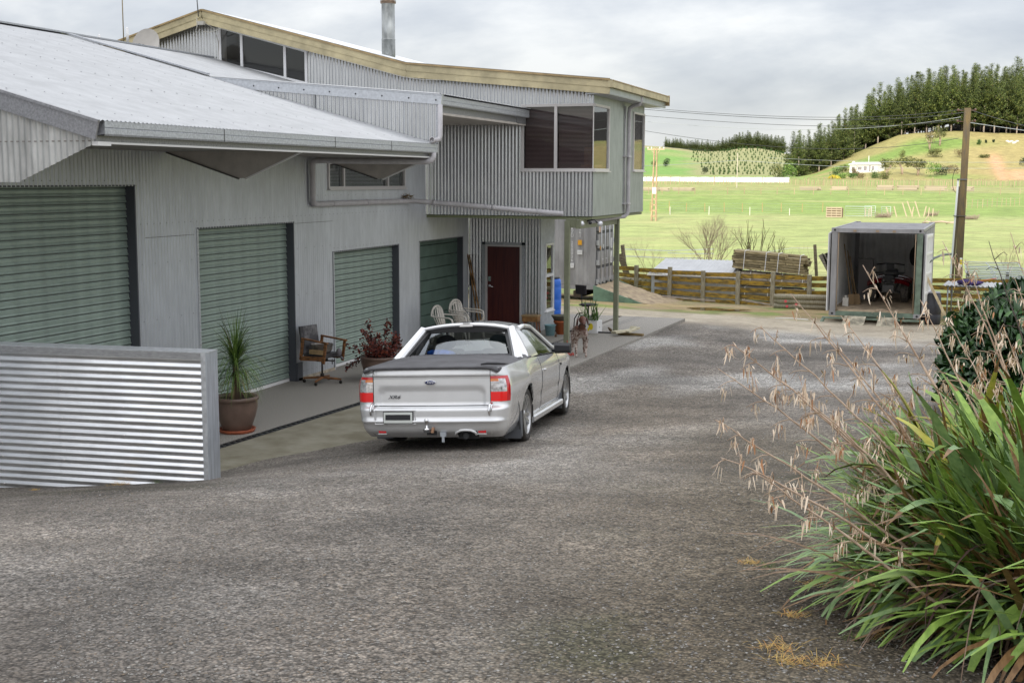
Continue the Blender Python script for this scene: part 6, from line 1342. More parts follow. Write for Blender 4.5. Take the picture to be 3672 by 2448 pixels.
# strapped packs of old timber
def pack(name, loc, rz, tilt, L, nr, nc, label, m_=None, bh=.09, bw=.14, straps=(.15, .45, .62, .92), ragged=.12, split=True):
    E = empty(name, loc, rz, label=label, cat='timber stack', group='packs of old timber behind the fence'); E.rotation_euler = (0, R(tilt), rz); r = random.Random(hash(label) % 1000)
    cache = []
    for k in range(6):
        mb = MB(); mb.box((0, 0, 0), (1, bw*.92, bh*.84)); cache.append(mb.mesh('board', m_ or wd))
    for i in range(nr):
        for j in range(nc):
            x = -L/2+r.uniform(-ragged, ragged)*.6
            segs = [(x, L/2+r.uniform(-ragged, ragged))]
            if split and j == 0 and r.random() < .85: c = r.uniform(-L*.3, L*.3); segs = [(x, c-.006), (c+.006, segs[0][1])]
            if i == nr-1 and r.random() < .6: c = r.uniform(-L*.2, L*.4); segs = [(x, c)]
            for a, b in segs:
                link('board', cache[r.randrange(6)], E, loc=((a+b)/2, j*bw, (i+.5)*bh), scale=(b-a, 1, 1), rot=(0, 0, r.uniform(-.006, .006)))
    for s in straps:
        mb = MB(); x = -L/2+L*s; mb.ab((x-.012, -bw/2-.008, 0), (x+.012, -bw/2-.004, nr*bh+.01)); mb.ab((x-.012, -bw/2, nr*bh+.006), (x+.012, nc*bw-bw/2, nr*bh+.012)); mb.build('strap', white_trim, E)
    return E
pack('timber_stack', (-5.78, 43.25, .40), R(-2), 4.0, 2.45, 7, 6, 'uppermost strapped pack of mossy timber tilted above the fence', m_=mat('timber_mossy', (.17, .13, .06), .9, nscale=6, col2=(.38, .31, .18), rnd=.45, bump=.3, stretch=(1, 6, 6)))
pack('timber_stack', (-5.6, 43.3, -.04), R(-2), 3, 2.3, 4, 6, 'middle strapped pack of pale grey timber seen between the rails', m_=mat('timber_silver', (.34, .29, .24), .9, nscale=6, namt=.2, rnd=.25, stretch=(1, 6, 6)))
pack('timber_stack', (-5.65, 43.2, -.60), R(-1), 1, 2.6, 5, 6, 'bottom pack of timber lying on the ground behind the fence', m_=mat('timber_grey', (.22, .20, .16), .9, nscale=6, namt=.25, rnd=.25, stretch=(1, 6, 6)))
# half round posts in front of the fence
for i in range(6):
    p = C1L+Vector((-.98-.0, .78+.08*(i % 2)+.14*(i//2), 0)); z = near_h(p.x, p.y)+.09+(i % 3)*.15
    mb = MB(); L_ = 1.05; mb.tube([(-L_, 0, 0), (L_*.95, 0, 0)], .085, 10, sm=True); o = mb.build('log_post', wd_post, None, loc=(p.x-.12+.1*(i % 2), 40.7+.17*(i//3), near_h(p.x-.1, 40.6)+.07+.15*(i % 3)), rot=(0, 0, R(-3+i)), label='weathered round post in the pile between fence and open container', cat='post', group='pile of round posts left of the open container')
for (x, z, i) in ((2817, 1080, 0), (2855, 1092, 1), (2822, 1098, 2)):
    mb = MB(); mb.lathe([(0, .003), (.045, 0)], n=12, M=Matrix.Rotation(R(90), 3, 'X')); p = onY(x, z, 40.61-.09); mb.build('paint_mark', mat('marker_pink', (.80, .12, .14), .7), None, loc=p, label='fluorescent pink paint mark on the round posts', cat='paint mark', group='pink paint marks on the post pile')
# leaning bits of timber, stakes
def stick(x0, y0, x1, y1, Y, w, nm, label, m_=None, h=None):
    a, b = onY(x0, y0, Y), onY(x1, y1, Y); mb = MB(); mb.bar(Vector((0, 0, 0)), b-a, w, h or w, up=(0, 1, 0)); return mb.build(nm, m_ or wd, None, loc=a, label=label, cat='timber')
stick(2244, 985, 2232, 878, 45.0, .12, 'leaning_post', 'taller old post leaning left of the fence start'); stick(2250, 990, 2224, 910, 44.8, .22, 'leaning_post', 'broad old board leaning beside the taller old post', h=.06)
stick(2928, 990, 2922, 877, 44.5, .10, 'stake', 'single dark upright post between timber packs and container')
for i, (a, b) in enumerate(((2943, 2985), (2958, 2990), (2968, 3000))): stick(b, 990, a, 912-i*3, 43.4, .17, 'leaning_board', ('left', 'middle', 'right')[i]+' old board leaning against the side of the open container', h=.06, m_=mat('timber_grey', (.22, .20, .16), .9, nscale=6, namt=.25, rnd=.25, stretch=(1, 6, 6)))
stick(2660, 1075, 2762, 1092, 40.9, .05, 'batten', 'thin pale batten on the ground at the foot of the fence', m_=mat('timber_silver', (.34, .29, .24), .9)); stick(2375, 1062, 2565, 1079, 41.0, .05, 'batten', 'long thin batten on the ground before the low shed', m_=mat('timber_silver', (.34, .29, .24), .9))
mb = MB(); mb.tube([(0, 0, 0), (.45, .0, .01), (.9, -.1, .0)], .012, 5); p = onZ(2780, 1140, near_h(-4.6, 34)+.02); mb.build('white_stick', white_trim, None, loc=p, label='thin white stick lying on the track left of the container', cat='stick')
# round logs seen under the left rails
for i, (x, y) in enumerate(((2222, 1003), (2243, 1005), (2306, 1002), (2324, 1003), (2262, 1006), (2228, 1028), (2248, 1030), (2314, 1030))):
    p = onY(x, y, 44.8); mb = MB(); mb.tube([(0, 0, 0), (.5, 2.0, 0)], .085, 10); mb.build('log', wd_post, None, loc=p, label='round log end stacked behind the left fence rails', cat='log', group='logs stacked behind the left end of the fence')
# ------------------------------------------------------------------ things right of the container
DK = empty('plastic_drum', (-.42, 36.75, near_h(-.4, 36.7)), label='dark grey plastic drum at the right door of the open container', cat='drum'); mb = MB(); mb.lathe([(0, 0), (.26, 0), (.285, .03), (.29, .26), (.278, .28), (.29, .30), (.29, .60), (.278, .62), (.28, .80), (.24, .86), (.24, .88), (0, .88)], n=28); mb.build('drum_body', mat('drum_dark', (.035, .036, .045), .5), DK); mb = MB(); mb.lathe([(.25, .875), (.25, .90), (0, .90)], n=24); mb.build('drum_lid', mat('lid_grey', (.3, .3, .32), .5), DK)
stick(3405, 1165, 3322, 990, 36.4, .07, 'prop_timber', 'pale yellow timber prop leaning against the open container door', m_=wd_pale)
CG = empty('dog_kennel_cage', (.02, 38.3, near_h(0, 38.3)), R(-6), label='wire mesh cage with corrugated roof right of the dark drum', cat='cage')
mb = MB()
for x in (0, 1.6):
    for y in (0, 1.1): mb.tube([(x, y, 0), (x, y, 1.0)], .02, 8)
for z in (.05, 1.0): 
    for a, b in (((0, 0), (1.6, 0)), ((1.6, 0), (1.6, 1.1)), ((1.6, 1.1), (0, 1.1)), ((0, 1.1), (0, 0))): mb.tube([(*a, z), (*b, z)], .018, 6)
mb.build('cage_frame', galv_pipe, CG)
mb = MB()
for k in range(40):
    x = k*.08-1.0
    for s in (1, -1):
        a, b = (x, .05), (x+.95*s, 1.0)
        pts = []
        for t in np.linspace(0, 1, 12):
            px, pz = a[0]+(b[0]-a[0])*t, .05+.95*t
            if 0 <= px <= 1.6: pts.append((px, -.005, pz))
        if len(pts) > 1: mb.tube([pts[0], pts[-1]], .0035, 3)
mb.build('wire_mesh', steel_dk, CG, kind='stuff')
corr(CG, (-.15, -.12, 1.03), (1, 0, 0), (0, 1, .02), (0, 0, 1), 0, 1.9, 0, 1.4, zinc_roof, name='roof_sheet', seg=4, pitch=.12, amp=.015); mb = MB(); mb.ab((-.02, .05, .02), (1.5, 1.05, .9)); 
mb.ab((-.02, .9, .05), (1.5, 1.0, .9)); mb.build('cage_back', mat('cage_dark', (.05, .045, .04), .9), CG) if False else None
mb = MB(); mb.ball((0, 0, .06), (.34, .25, .10), 16); v2 = [Vector(v) for v in mb.v]; mb.v = [tuple(v*(1+.3*mnoise.noise(v*6))) for v in v2]; mb.build('purple_cloth', mat('cloth_purple', (.035, .02, .09), .9, nscale=8, namt=.3), None, loc=(.62, 38.6, near_h(0, 38.3)+1.04), label='crumpled dark purple cloth on the roof of the wire cage', cat='cloth')
mb = MB(); mb.tube([(0, 0, 0), (.5, 0, .10), (1.0, 0, .2)], .012, 5); mb.build('orange_rod', mat('rod_orange', (.55, .12, .05), .6), None, loc=(.35, 39.2, near_h(0, 38.3)+1.0), label='thin orange rod lying above the purple cloth', cat='rod')
mb = MB(); mb.tube([onX(3325, 945, -.55)-Vector((0, 0, 0)), onY(3350, 925, 37.3), onY(3380, 914, 38.4), onY(3410, 911, 39.5)], .035, 8); mb.build('curved_pipe', mat('pipe_dull', (.12, .14, .13), .5), None, label='dull curved pipe arching behind the open container', cat='pipe')
# stacked metal gates
for i in range(5):
    G = empty('metal_gate', (.55+.05*i, 44.6+.25*i, .95-.17*i-.42+.05), R(2+2*i), label='galvanised tube gate in the pile by the power pole, layer %s' % ('one', 'two', 'three', 'four', 'five')[i] if False else 'galvanised tube gate in the pile leaning by the power pole', cat='gate', group='galvanised gates piled by the power pole')
    mb = MB(); w_ = 1.7+.15*i; mb.tube([(0, 0, 0), (w_, 0, 0), (w_+.05, .03, .03), (w_, .9, .16), (0, .9, .16), (0, 0, 0)], .018, 6); mb.build('gate_frame', galv_pipe, G)
    for k in range(3): mb = MB(); t = (k+1)/4; mb.tube([(0, .9*t, .16*t), (w_, .9*t, .16*t)], .013, 6); mb.build('gate_bar', galv_pipe, G)
    mb = MB(); mb.tube([(w_*.5, 0, 0), (w_*.4, .9, .16)], .013, 6); mb.build('gate_brace', galv_pipe, G)
for i, (x, h) in enumerate(((.62, 1.15), (1.0, .9), (1.9, 1.1), (2.3, 1.0))):
    mb = MB(); mb.bar((0, 0, 0), (.02, 0, h), .10, .10, up=(0, 1, 0)); mb.build('stake', galv_pipe if i % 2 else mat('post_dull', (.14, .13, .11), .8), None, loc=(x, 45.3+.2*i, near_h(x, 45.3)), label=('dull post holding the pile of gates, nearest the power pole', 'thin pipe post in the pile of gates', 'square grey post right of the gates', 'thin pipe post at the picture edge behind the bush')[i], cat='post')
# power pole
PP = empty('power_pole', (.30, 50, near_h(.3, 50)), label='tall lichened concrete power pole leaning slightly right', cat='power pole')
a = onY(3428, 985, 50); b = onY(3467, 388, 50); o_ = Vector(PP.location); a = a+(a-b)*((a.z-o_.z)/(b.z-a.z)); 
mb = MB(); up = (0, 1, 0); dx = Vector((1, 0, 0)); mb.bar(a+dx*.09-o_, b+dx*.03-o_, .27, .34, up=up, bev=.02, w1=.24, h1=.30); mb.build('pole_shaft', concrete_post, PP)
mb = MB(); mb.bar(a-dx*.12-o_, (a+(b-a)*.58)-dx*.10-o_, .10, .22, up=up, w1=.09); mb.build('pole_flange', mat('concrete_dark', (.13, .10, .065), .9), PP)
mb = MB(); mb.bar(a-dx*.20-Vector((0, .12, 0))-o_, (a+(b-a)*.62)-dx*.14-Vector((0, .12, 0))-o_, .07, .07, up=up); mb.build('cable_duct', mat('duct_pale', (.60, .62, .64), .5), PP)
for (z, w_) in ((.1, 1), (.5, 1)):
    for s in (-1, 1):
        mb = MB(); q = b-Vector((0, 0, z))-o_; mb.tube([q+Vector((s*.1, -.1, 0)), q+Vector((s*.30, -.1, 0.02))], .015, 6); mb.lathe([(0, .06), (.03, .05), (.045, .02), (.03, 0), (.04, -.02), (0, -.04)], c=q+Vector((s*.30, -.1, .02)), n=12); mb.build('insulator', mat('insulator_brown', (.10, .05, .04), .3), PP)
mb = MB(); mb.tube([a+(b-a)*.62-Vector((.18+.16*math.sin(t), .1, .45-.45*math.cos(t)))-o_+Vector((0, 0, .4)) for t in np.linspace(0, PI, 12)], .01, 5); mb.build('cable_loop', black_pl, PP)
mb = MB(); q = a+(b-a)*.17-o_; mb.ab((q.x+.10, q.y-.20, q.z-.17), (q.x+.19, q.y-.185, q.z+.17)); mb.build('warning_sign', white_trim, PP); mb = MB(); mb.ab((q.x+.105, q.y-.204, q.z-.09), (q.x+.185, q.y-.201, q.z+.10)); mb.build('warning_label', mat('sign_yellow', (.75, .55, .02), .5), PP)
mb = MB(); mb.add([(q.x+.13, q.y-.207, q.z-.02), (q.x+.16, q.y-.207, q.z-.02), (q.x+.145, q.y-.207, q.z+.03)], [(0, 1, 2)]); mb.build('warning_mark', black_pl, PP)
mb = MB(); mb.bar(a+(b-a)*.42-dx*.01-Vector((0, .01, 0))-o_, a+(b-a)*.423-dx*.01-Vector((0, .01, 0))-o_, .46, .42, up=up); mb.bar(a+(b-a)*.615-dx*.0-o_, a+(b-a)*.622-o_, .36, .40, up=up); mb.build('pole_band', steel_dk, PP)
wire_m = mat('power_wire', (.05, .05, .055), .6)
wire_p = mat('power_wire_pale', (.40, .42, .44), .6)
def wire(pts, label, r=.012, m_=None, n=14):
    P = [onD(*p) for p in pts]; out = []
    t_ = np.linspace(0, 1, n*(len(P)-1)+1)
    tk = np.linspace(0, 1, len(P)); deg = min(2, len(P)-1)
    cx = [np.polyfit(tk, [p[i] for p in P], deg) for i in range(3)]
    for t in t_: out.append(tuple(np.polyval(cx[i], t) for i in range(3)))
    mb = MB(); mb.tube(out, r, 5); mb.build('power_line', m_ or wire_m, None, label=label, cat='power line')
wire([(2200, 376, 75), (2870, 420, 64), (3455, 392, 53.3)], 'highest power line running to the top of the power pole'); wire([(2200, 382, 75), (2880, 428, 64), (3455, 404, 53.3)], 'power line just under the highest one', .014)
wire([(2200, 405, 75), (2890, 451, 64), (3450, 428, 53.3)], 'third power line down between building and power pole'); wire([(2200, 425, 75), (2850, 465, 66), (3445, 420, 53.3)], 'fourth pale power line down from the top', .010, wire_p)
wire([(2200, 450, 75), (2840, 530, 66), (3437, 496, 53.3)], 'lowest dark power line sagging to the middle of the power pole')
wire([(3475, 392, 53), (3600, 432, 50), (3760, 470, 46)], 'upper power line leaving the pole to the right'); wire([(3478, 440, 53), (3600, 458, 50), (3760, 480, 46)], 'lower power line leaving the pole to the right', .014, wire_p)
# ------------------------------------------------------------------ flax clump, right foreground
def leaf_mat(name, c, c2, rough=.45, rnd=.25, st=(20, 1.2, 20)):
    return mat(name, c, rough, nscale=2.2, col2=c2, rnd=rnd, stretch=st, spec=.4, ramp=(.3, .75))
fm_ = [leaf_mat('flax_green', (.14, .24, .035), (.29, .42, .08)), leaf_mat('flax_blue_green', (.13, .23, .085), (.27, .38, .15)), leaf_mat('flax_yellow', (.28, .31, .04), (.55, .47, .08)), leaf_mat('flax_brown', (.12, .06, .02), (.30, .17, .07))]
def flax_mesh(el, droop, mi, w=.052, n=11, fold=.35, tipcol=None):
    P = Vector((0, 0, 0)); a = el; pts = []
    for i in range(n+1):
        t = i/n; ww = w*min(1, .55+t*2.2)*(1-max(0, (t-.55)/.45)**1.7*.97); pts.append((P.copy(), ww, a)); P = P+Vector((0, math.cos(a), math.sin(a)))*(1/n); a -= droop*(.25+1.5*t**1.5)/n
    vs = []
    for p, ww, a_ in pts:
        up = Vector((0, -math.sin(a_), math.cos(a_))); vs += [p-Vector((ww/2, 0, 0))+up*ww*fold*.5, p, p+Vector((ww/2, 0, 0))+up*ww*fold*.5]
    me = bpy.data.meshes.new('leaf'); me.from_pydata(vs, [], [f for i in range(n) for f in ((3*i, 3*i+1, 3*i+4, 3*i+3), (3*i+1, 3*i+2, 3*i+5, 3*i+4))]); me.materials.append(fm_[mi]); me.materials.append(fm_[3])
    me.polygons.foreach_set('use_smooth', [True]*len(me.polygons)); 
    for q in range(len(me.polygons)): me.polygons[q].material_index = 1 if q >= len(me.polygons)-2 else 0
    me.update(); return me
rng = random.Random(11)
FX = empty('flax_plant', (0, 0, 0), label='large flax clump with long arching green leaves and dry flower stalks', cat='flax plant')
FMS = [(el, [flax_mesh(R(el), dr, mi, rng.uniform(.060, .092)) for dr in (rng.uniform(.35, .8), rng.uniform(1.1, 1.7), rng.uniform(2.0, 2.9)) for mi in (0, 1, 2)]) for el in (12, 28, 44, 60, 74, 85)]
cent = [(.34, 6.75), (.62, 7.4), (.45, 8.0), (.20, 7.35), (.72, 6.35), (.72, 8.6)]
for i in range(298):
    c = cent[rng.choices(range(6), (5, 4, 3, 4, 4, 2))[0]]; a = rng.gauss(R(105), R(60)) if rng.random() < .9 else rng.uniform(0, 6.28)   # rotation about z: +y turned to -x is +90 deg
    k = rng.random(); ei = min(5, int(k*6)); el, ms = FMS[ei]; me = ms[rng.choices(range(9), (6, 5, 2, 6, 6, 1.5, 3, 5, 1))[0]]
    x, y = c[0]+rng.gauss(0, .12), c[1]+rng.gauss(0, .15); s = rng.uniform(.85, 1.3)*(.98 if ei > 2 else .92)
    link('leaf', me, FX, loc=(x, y, near_h(x, y)+rng.uniform(.05, .25)), rot=(rng.uniform(-.12, .12), rng.uniform(-.15, .15), a), scale=s)
mb = MB()
for i in range(1900):     # dead leaves hanging round the base
    c = cent[rng.randrange(6)]; a = rng.gauss(R(200), R(50)); d = Vector((math.cos(a), math.sin(a)*.9, rng.uniform(-.7, .25))); p0 = Vector((c[0]+rng.gauss(0, .2), c[1]+rng.gauss(0, .2), 0)); p0.z = near_h(p0.x, p0.y)+rng.uniform(.05, .50)
    blade(mb, p0, d, rng.uniform(.5, 1.0), rng.uniform(.008, .022), rng.uniform(1.2, 2.6), 5, rng.choice((0, 0, 1, 2)))
mb.build('dead_leaves', [mat('dead_leaf', (.15, .095, .06), .8, nscale=8, namt=.3), mat('dead_leaf_grey', (.24, .18, .13), .85), mat('dead_leaf_dark', (.07, .035, .025), .8)], FX, kind='stuff')
mb = MB()
for i in range(2300):     # inner mass of slim leaves
    c = cent[rng.randrange(6)]; a = rng.gauss(3.5, 1.1); el = rng.uniform(.1, 1.35); p0 = Vector((c[0]+rng.gauss(0, .2), c[1]+rng.gauss(0, .25), 0)); p0.z = near_h(p0.x, p0.y)+.1
    blade(mb, p0, (math.cos(a)*math.cos(el), math.sin(a)*math.cos(el), math.sin(el)), rng.uniform(.65, 1.15), rng.uniform(.035, .068), rng.uniform(.5, 1.9), 6, rng.choice((0, 0, 0, 1, 1, 2)))
mb.build('inner_leaves', [fm_[0], fm_[1], fm_[3]], FX, kind='stuff')
stalk_m = mat('stalk_brown', (.36, .24, .16), .7, nscale=15, col2=(.60, .45, .33), stretch=(1, 1, .2)); stalk_dk = mat('stalk_dark', (.07, .05, .04), .7); pod_m = mat('seed_pod', (.68, .50, .34), .7, nscale=12, col2=(.88, .75, .60), rnd=.1); pod_m2 = mat('seed_pod_rust', (.42, .20, .09), .7)
def stalk(tip, D, base, bend, dens=1.0, m_=None, pods=True, r0=.0105):
    T_ = onD(tip[0], tip[1], D); B0 = Vector((base[0], base[1], near_h(base[0], base[1])+.1)); mid = B0.lerp(T_, .5)+Vector((0, 0, bend)); n = 18; pts = []
    for i in range(n+1): t = i/n; pts.append(B0*(1-t)**2+mid*2*t*(1-t)+T_*t*t)
    mb = MB(); mb.tube([p+Vector((rng.uniform(-.004, .004),)*3) for p in pts], [lerp(r0, .0022, (i/n)**1.2) for i in range(n+1)], 5); S = mb.build('flower_stalk', m_ or stalk_m, FX)
    pb = MB(); ax = (T_-B0).normalized(); side = ax.cross(Vector((0, 1, 0))).normalized(); Lg = (T_-B0).length
    k = 0; t = .36
    while t < 1.0:
        i = t*n; a = pts[min(int(i), n-1)].lerp(pts[min(int(i)+1, n)], i-int(i)); sgn = 1 if k % 2 else -1
        d = (side*sgn*rng.uniform(.5, 1)+ax*rng.uniform(.35, .8)+Vector((0, rng.uniform(-.6, .6), 0))).normalized(); ln = lerp(.25, .05, t)*rng.uniform(.6, 1.2)
        e = a+d*ln; e2 = e+Vector((d.x*.03, d.y*.03, -.02)); pb.tube([a, a.lerp(e, .6)+Vector((0, 0, .006)), e, e2], [.003, .0025, .002, .0015], 4, mi=0)
        if pods:
            for q in range(int(rng.uniform(8, 18)*dens*(1.2-t*.5))):
                f = rng.uniform(.25, 1); c = a.lerp(e, f**.6)+Vector((rng.gauss(0, .012), rng.gauss(0, .012), rng.uniform(-.04, 0))); dn = Vector((rng.gauss(0, .22), rng.gauss(0, .22), rng.uniform(-1.2, -.35))); blade(pb, c, dn, rng.uniform(.018, .085), rng.uniform(.004, .012), rng.uniform(-1.6, 1.6), 4, 2 if rng.random() < .2 else 1, taper=.75)
            if t > .8:
                for q in range(2): blade(pb, a, ax+Vector((rng.uniform(-.5, .5), rng.uniform(-.5, .5), rng.uniform(-.3, .3))), .035, .008, .5, 3, 1)
        t += rng.uniform(.045, .085)/max(.6, Lg/1.6); k += 1
    pb.build('seed_pods', [m_ or stalk_m, pod_m, pod_m2], S, kind='stuff')
for tip, D, bs, bd, dn in (((2575, 1320), 7.0, (.30, 7.0), .10, 1.0), ((2628, 1232), 6.8, (.35, 6.9), .12, 1.3), ((2565, 1505), 6.3, (.25, 6.6), .06, 1.3), ((2725, 1170), 7.2, (.42, 7.2), .08, .7), ((2835, 1052), 7.3, (.38, 7.2), .05, .7), ((2590, 1640), 6.0, (.2, 6.3), .16, .5), ((2700, 1690), 5.8, (.2, 6.1), .02, .7),
    ((3095, 950), 7.6, (.55, 7.6), .04, .5), ((3015, 1130), 7.6, (.45, 7.4), .04, 1.3), ((2940, 1165), 7.4, (.4, 7.3), .06, 1.3), ((3190, 1115), 7.7, (.55, 7.7), .05, .7), ((3300, 1075), 7.9, (.6, 7.8), .04, .8), ((3400, 1150), 8.0, (.75, 8.0), .08, 1.2), ((2760, 1330), 6.9, (.35, 6.9), .05, 1.2), ((2860, 1400), 6.6, (.4, 6.7), .05, 1.4),
    ((3460, 930), 8.2, (.8, 8.2), .0, .7), ((3380, 865), 8.3, (.85, 8.3), .12, .6), ((3640, 1000), 8.3, (1.0, 8.2), .0, .9), ((3600, 1180), 7.6, (.9, 7.6), .03, 1.5), ((3500, 1290), 7.4, (.8, 7.4), .03, 1.5)):
    stalk(tip, D, bs, bd, dn)
stalk((3545, 865), 8.5, (.95, 8.4), .0, .0, stalk_dk, False); stalk((3622, 835), 8.6, (1.05, 8.5), .0, .3, stalk_m, True); stalk((3690, 860), 8.4, (1.1, 8.4), .0, .3, stalk_dk, True)
mb = MB(); mb.bar((.50, 5.55, 1.05), (1.9, 5.3, 1.1), .25, .75); mb.bar((.50, 5.6, 1.05), (.58, 6.6, 1.0), .2, .70); mb.build('planter_wall', mat('block_dark_green', (.022, .036, .034), .7, nscale=6, namt=.2), None, label='dark green low block wall under the flax in the near corner', cat='wall')
# tufts of straw in the gravel
straw = [mat('straw', (.48, .33, .10), .8), mat('straw_orange', (.46, .24, .07), .8), mat('moss', (.07, .11, .015), .9)]
def tuft(px, py, z, s, label, n=110, kinds=(0, 0, 1)):
    s *= .72; p = onZ(px, py, z); p.z = near_h(p.x, p.y); mb = MB()
    for i in range(n):
        a = rng.uniform(0, 6.28); el = rng.uniform(.0, .7); blade(mb, (rng.gauss(0, .5)*s, rng.gauss(0, .5)*s, 0), (math.cos(a), math.sin(a), el), s*rng.uniform(.2, 1.2), .0035, rng.uniform(.3, 2.2), 4, rng.choice(kinds))
    mb.build('grass_tuft', straw, None, loc=p, label=label, cat='grass tuft')
for a in ((2790, 2330, 1.3, .14, 'orange straw tuft on the gravel before the flax, left one'), (2835, 2400, 1.3, .13, 'dense golden straw tuft lowest before the flax'), (2960, 2405, 1.3, .12, 'spiky golden straw tuft beside the dense one'), (2840, 2235, 1.2, .10, 'faint straw tuft under the lowest long flax leaf'), (2925, 2150, 1.1, .10, 'thin straw tuft at the edge of the flax shade'), (2690, 2095, 1.0, .10, 'pale straw patch alone on the gravel left of the flax'), (3140, 2300, 1.25, .12, 'straw tuft under the hanging dead flax leaves'), (430, 1740, .25, .16, 'golden straw tuft at the foot of the screen wall'), (125, 1765, .2, .06, 'small weed at the left foot of the screen wall')): tuft(*a)
for a in ((3000, 2080, 1.1, .12), (2750, 2085, 1.05, .10), (3080, 2310, 1.25, .12), (2930, 2140, 1.1, .08), (620, 1722, .3, .12), (560, 1728, .3, .10)): tuft(*a, 'low green moss patch on the gravel near ' + ('the flax' if a[0] > 1000 else 'the screen wall') + {3000: ', upper one', 2750: ', left one', 3080: ', lower one', 2930: ', smallest one', 620: ', right one', 560: ', left one'}[a[0]], n=60, kinds=(2,))
# ------------------------------------------------------------------ glossy leaved bush
BS = empty('glossy_bush', (1.50, 18.3, near_h(1.5, 18.3)), label='dense dark green bush with large glossy leaves behind the flax', cat='bush')
gl = [mat('glossy_leaf', (.025, .075, .02), .3, nscale=4, col2=(.05, .12, .03), rnd=.35, spec=.5), mat('glossy_leaf_light', (.07, .16, .035), .35, rnd=.25)]
lms = []
for k in range(4):
    mb = MB(); L_, w = .17, .062; n = 5; vs = []
    for i in range(n+1):
        t = i/n; ww = w*math.sin(PI*min(1, t*.92+.06))**.8; z = -.06*t*t*(1+k*.5); vs += [(L_*t, -ww/2, z-.008+.01), (L_*t, 0, z-.006), (L_*t, ww/2, z+.002)]
    mb.add(vs, [f for i in range(n) for f in ((3*i, 3*i+1, 3*i+4, 3*i+3), (3*i+1, 3*i+2, 3*i+5, 3*i+4))], 0, True); lms.append(mb.mesh('leaf', gl[1 if k == 3 else 0]))
def bush_pt():
    a = rng.uniform(0, 2*PI); u = rng.random(); el = math.asin(u); r = 1+.10*math.sin(a*5+u*9)+rng.uniform(-.10, .03)
    return Vector((1.5*r*math.cos(a)*math.cos(el)**.7, 1.15*r*math.sin(a)*math.cos(el)**.7, .15+1.62*r*math.sin(el)**.9)), a
pts = [bush_pt() for _ in range(4300)]; front = [q for q in pts if q[0].y < .35 and q[0].z > .3]; rng.shuffle(front)
used = set(id(q) for q in front[:299])
def lrot(p, a): out_ = Vector((p.x/1.5, p.y/1.15, (p.z-.5)/1.6)).normalized(); return Euler((rng.uniform(-.5, .5), rng.uniform(.1, .9)-out_.z*.5, math.atan2(out_.y, out_.x)+rng.uniform(-.7, .7)))
for p, a in front[:299]: link('leaf', lms[rng.randrange(4)], BS, loc=p, rot=lrot(p, a), scale=rng.uniform(.8, 1.25))
mb = MB(); base_ = [[Vector(v.co) for v in m_.vertices] for m_ in lms]; fc = [tuple(p.vertices) for p in lms[0].polygons]
for q in pts:
    if id(q) in used: continue
    p, a = q; M_ = lrot(p, a).to_matrix(); k = rng.randrange(4); s = rng.uniform(.75, 1.2); mb.add([p*rng.uniform(.9, 1.0)+M_ @ v*s for v in base_[k]], fc, 1 if rng.random() < .16 else 0, True)
mb.build('foliage', gl, BS, kind='stuff')
mb = MB(); mb.ball((0, 0, .55), (1.22, .9, .95), 16); mb.build('inner_core', mat('bush_inside', (.012, .02, .008), .95), BS)  # solid near-black core filling the inside of the bush
# ------------------------------------------------------------------ bare shrubs behind the fence
twig = mat('bare_twig', (.28, .20, .15), .85, nscale=4, col2=(.45, .34, .24)); twig_g = mat('bare_twig_green', (.17, .14, .07), .85)
def bare(name, loc, h, spread, label, n0=6, depth=4, r=.02, m_=None, seed=1, cat='bare shrub', up=.5):
    rg = random.Random(seed); E = empty(name, loc, label=label, cat=cat); mb = MB()
    def grow(p, d, ln, rad, dep):
        q = p+d*ln; m2 = p.lerp(q, .5)+Vector((rg.uniform(-1, 1), rg.uniform(-1, 1), 0))*ln*.06; mb.tube([p, m2, q], [rad, rad*.85, rad*.65], 4, caps=False)
        if dep <= 0: return
        for k in range(rg.choice((2, 2, 3)) if dep > 1 else rg.choice((1, 2, 3))):
            dd = (d+Vector((rg.gauss(0, spread), rg.gauss(0, spread), rg.uniform(-.05, up)))).normalized(); grow(q if k < 2 else m2, dd, ln*rg.uniform(.6, .85), rad*.62, dep-1)
    for i in range(n0):
        a = 2*PI*i/n0+rg.random(); grow(Vector((rg.uniform(-.08, .08), rg.uniform(-.08, .08), 0)), Vector((math.cos(a)*spread*.8, math.sin(a)*spread*.8, 1)).normalized(), h*rg.uniform(.26, .36), r, depth)
    mb.build('branches', m_ or twig, E, kind='stuff'); return E
def farp(px, D): p = onD(px, 642, D); return Vector((p.x, p.y, H(p.x, p.y)))
bare('bare_shrub', farp(2555, 50), 2.9, .42, 'big bare twiggy shrub behind the low shed', 7, 6, .026, seed=2)
bare('bare_shrub', farp(2480, 49), 1.5, .5, 'thin bare shrub left of the big twiggy one', 4, 4, .018, seed=3)
bare('bare_shrub', farp(2330, 49), 2.0, .45, 'pale spindly shrub near the left end of the fence', 4, 4, .014, seed=4)
bare('bare_shrub', farp(2718, 50), 2.7, .33, 'knobbly pruned shrub above the timber packs, left one', 5, 3, .036, twig_g, 5, up=.8)
bare('bare_shrub', farp(2800, 50), 2.2, .30, 'knobbly pruned shrub above the timber packs, right one', 4, 3, .03, twig_g, 6, up=.8)
bare('bare_shrub', farp(2900, 49), 1.8, .5, 'thin pale shrub beside the open container', 4, 4, .012, seed=7)
bare('bare_shrub', farp(3640, 46), 2.0, .35, 'thin bare shrub behind the gates at the picture edge', 4, 4, .012, seed=8)
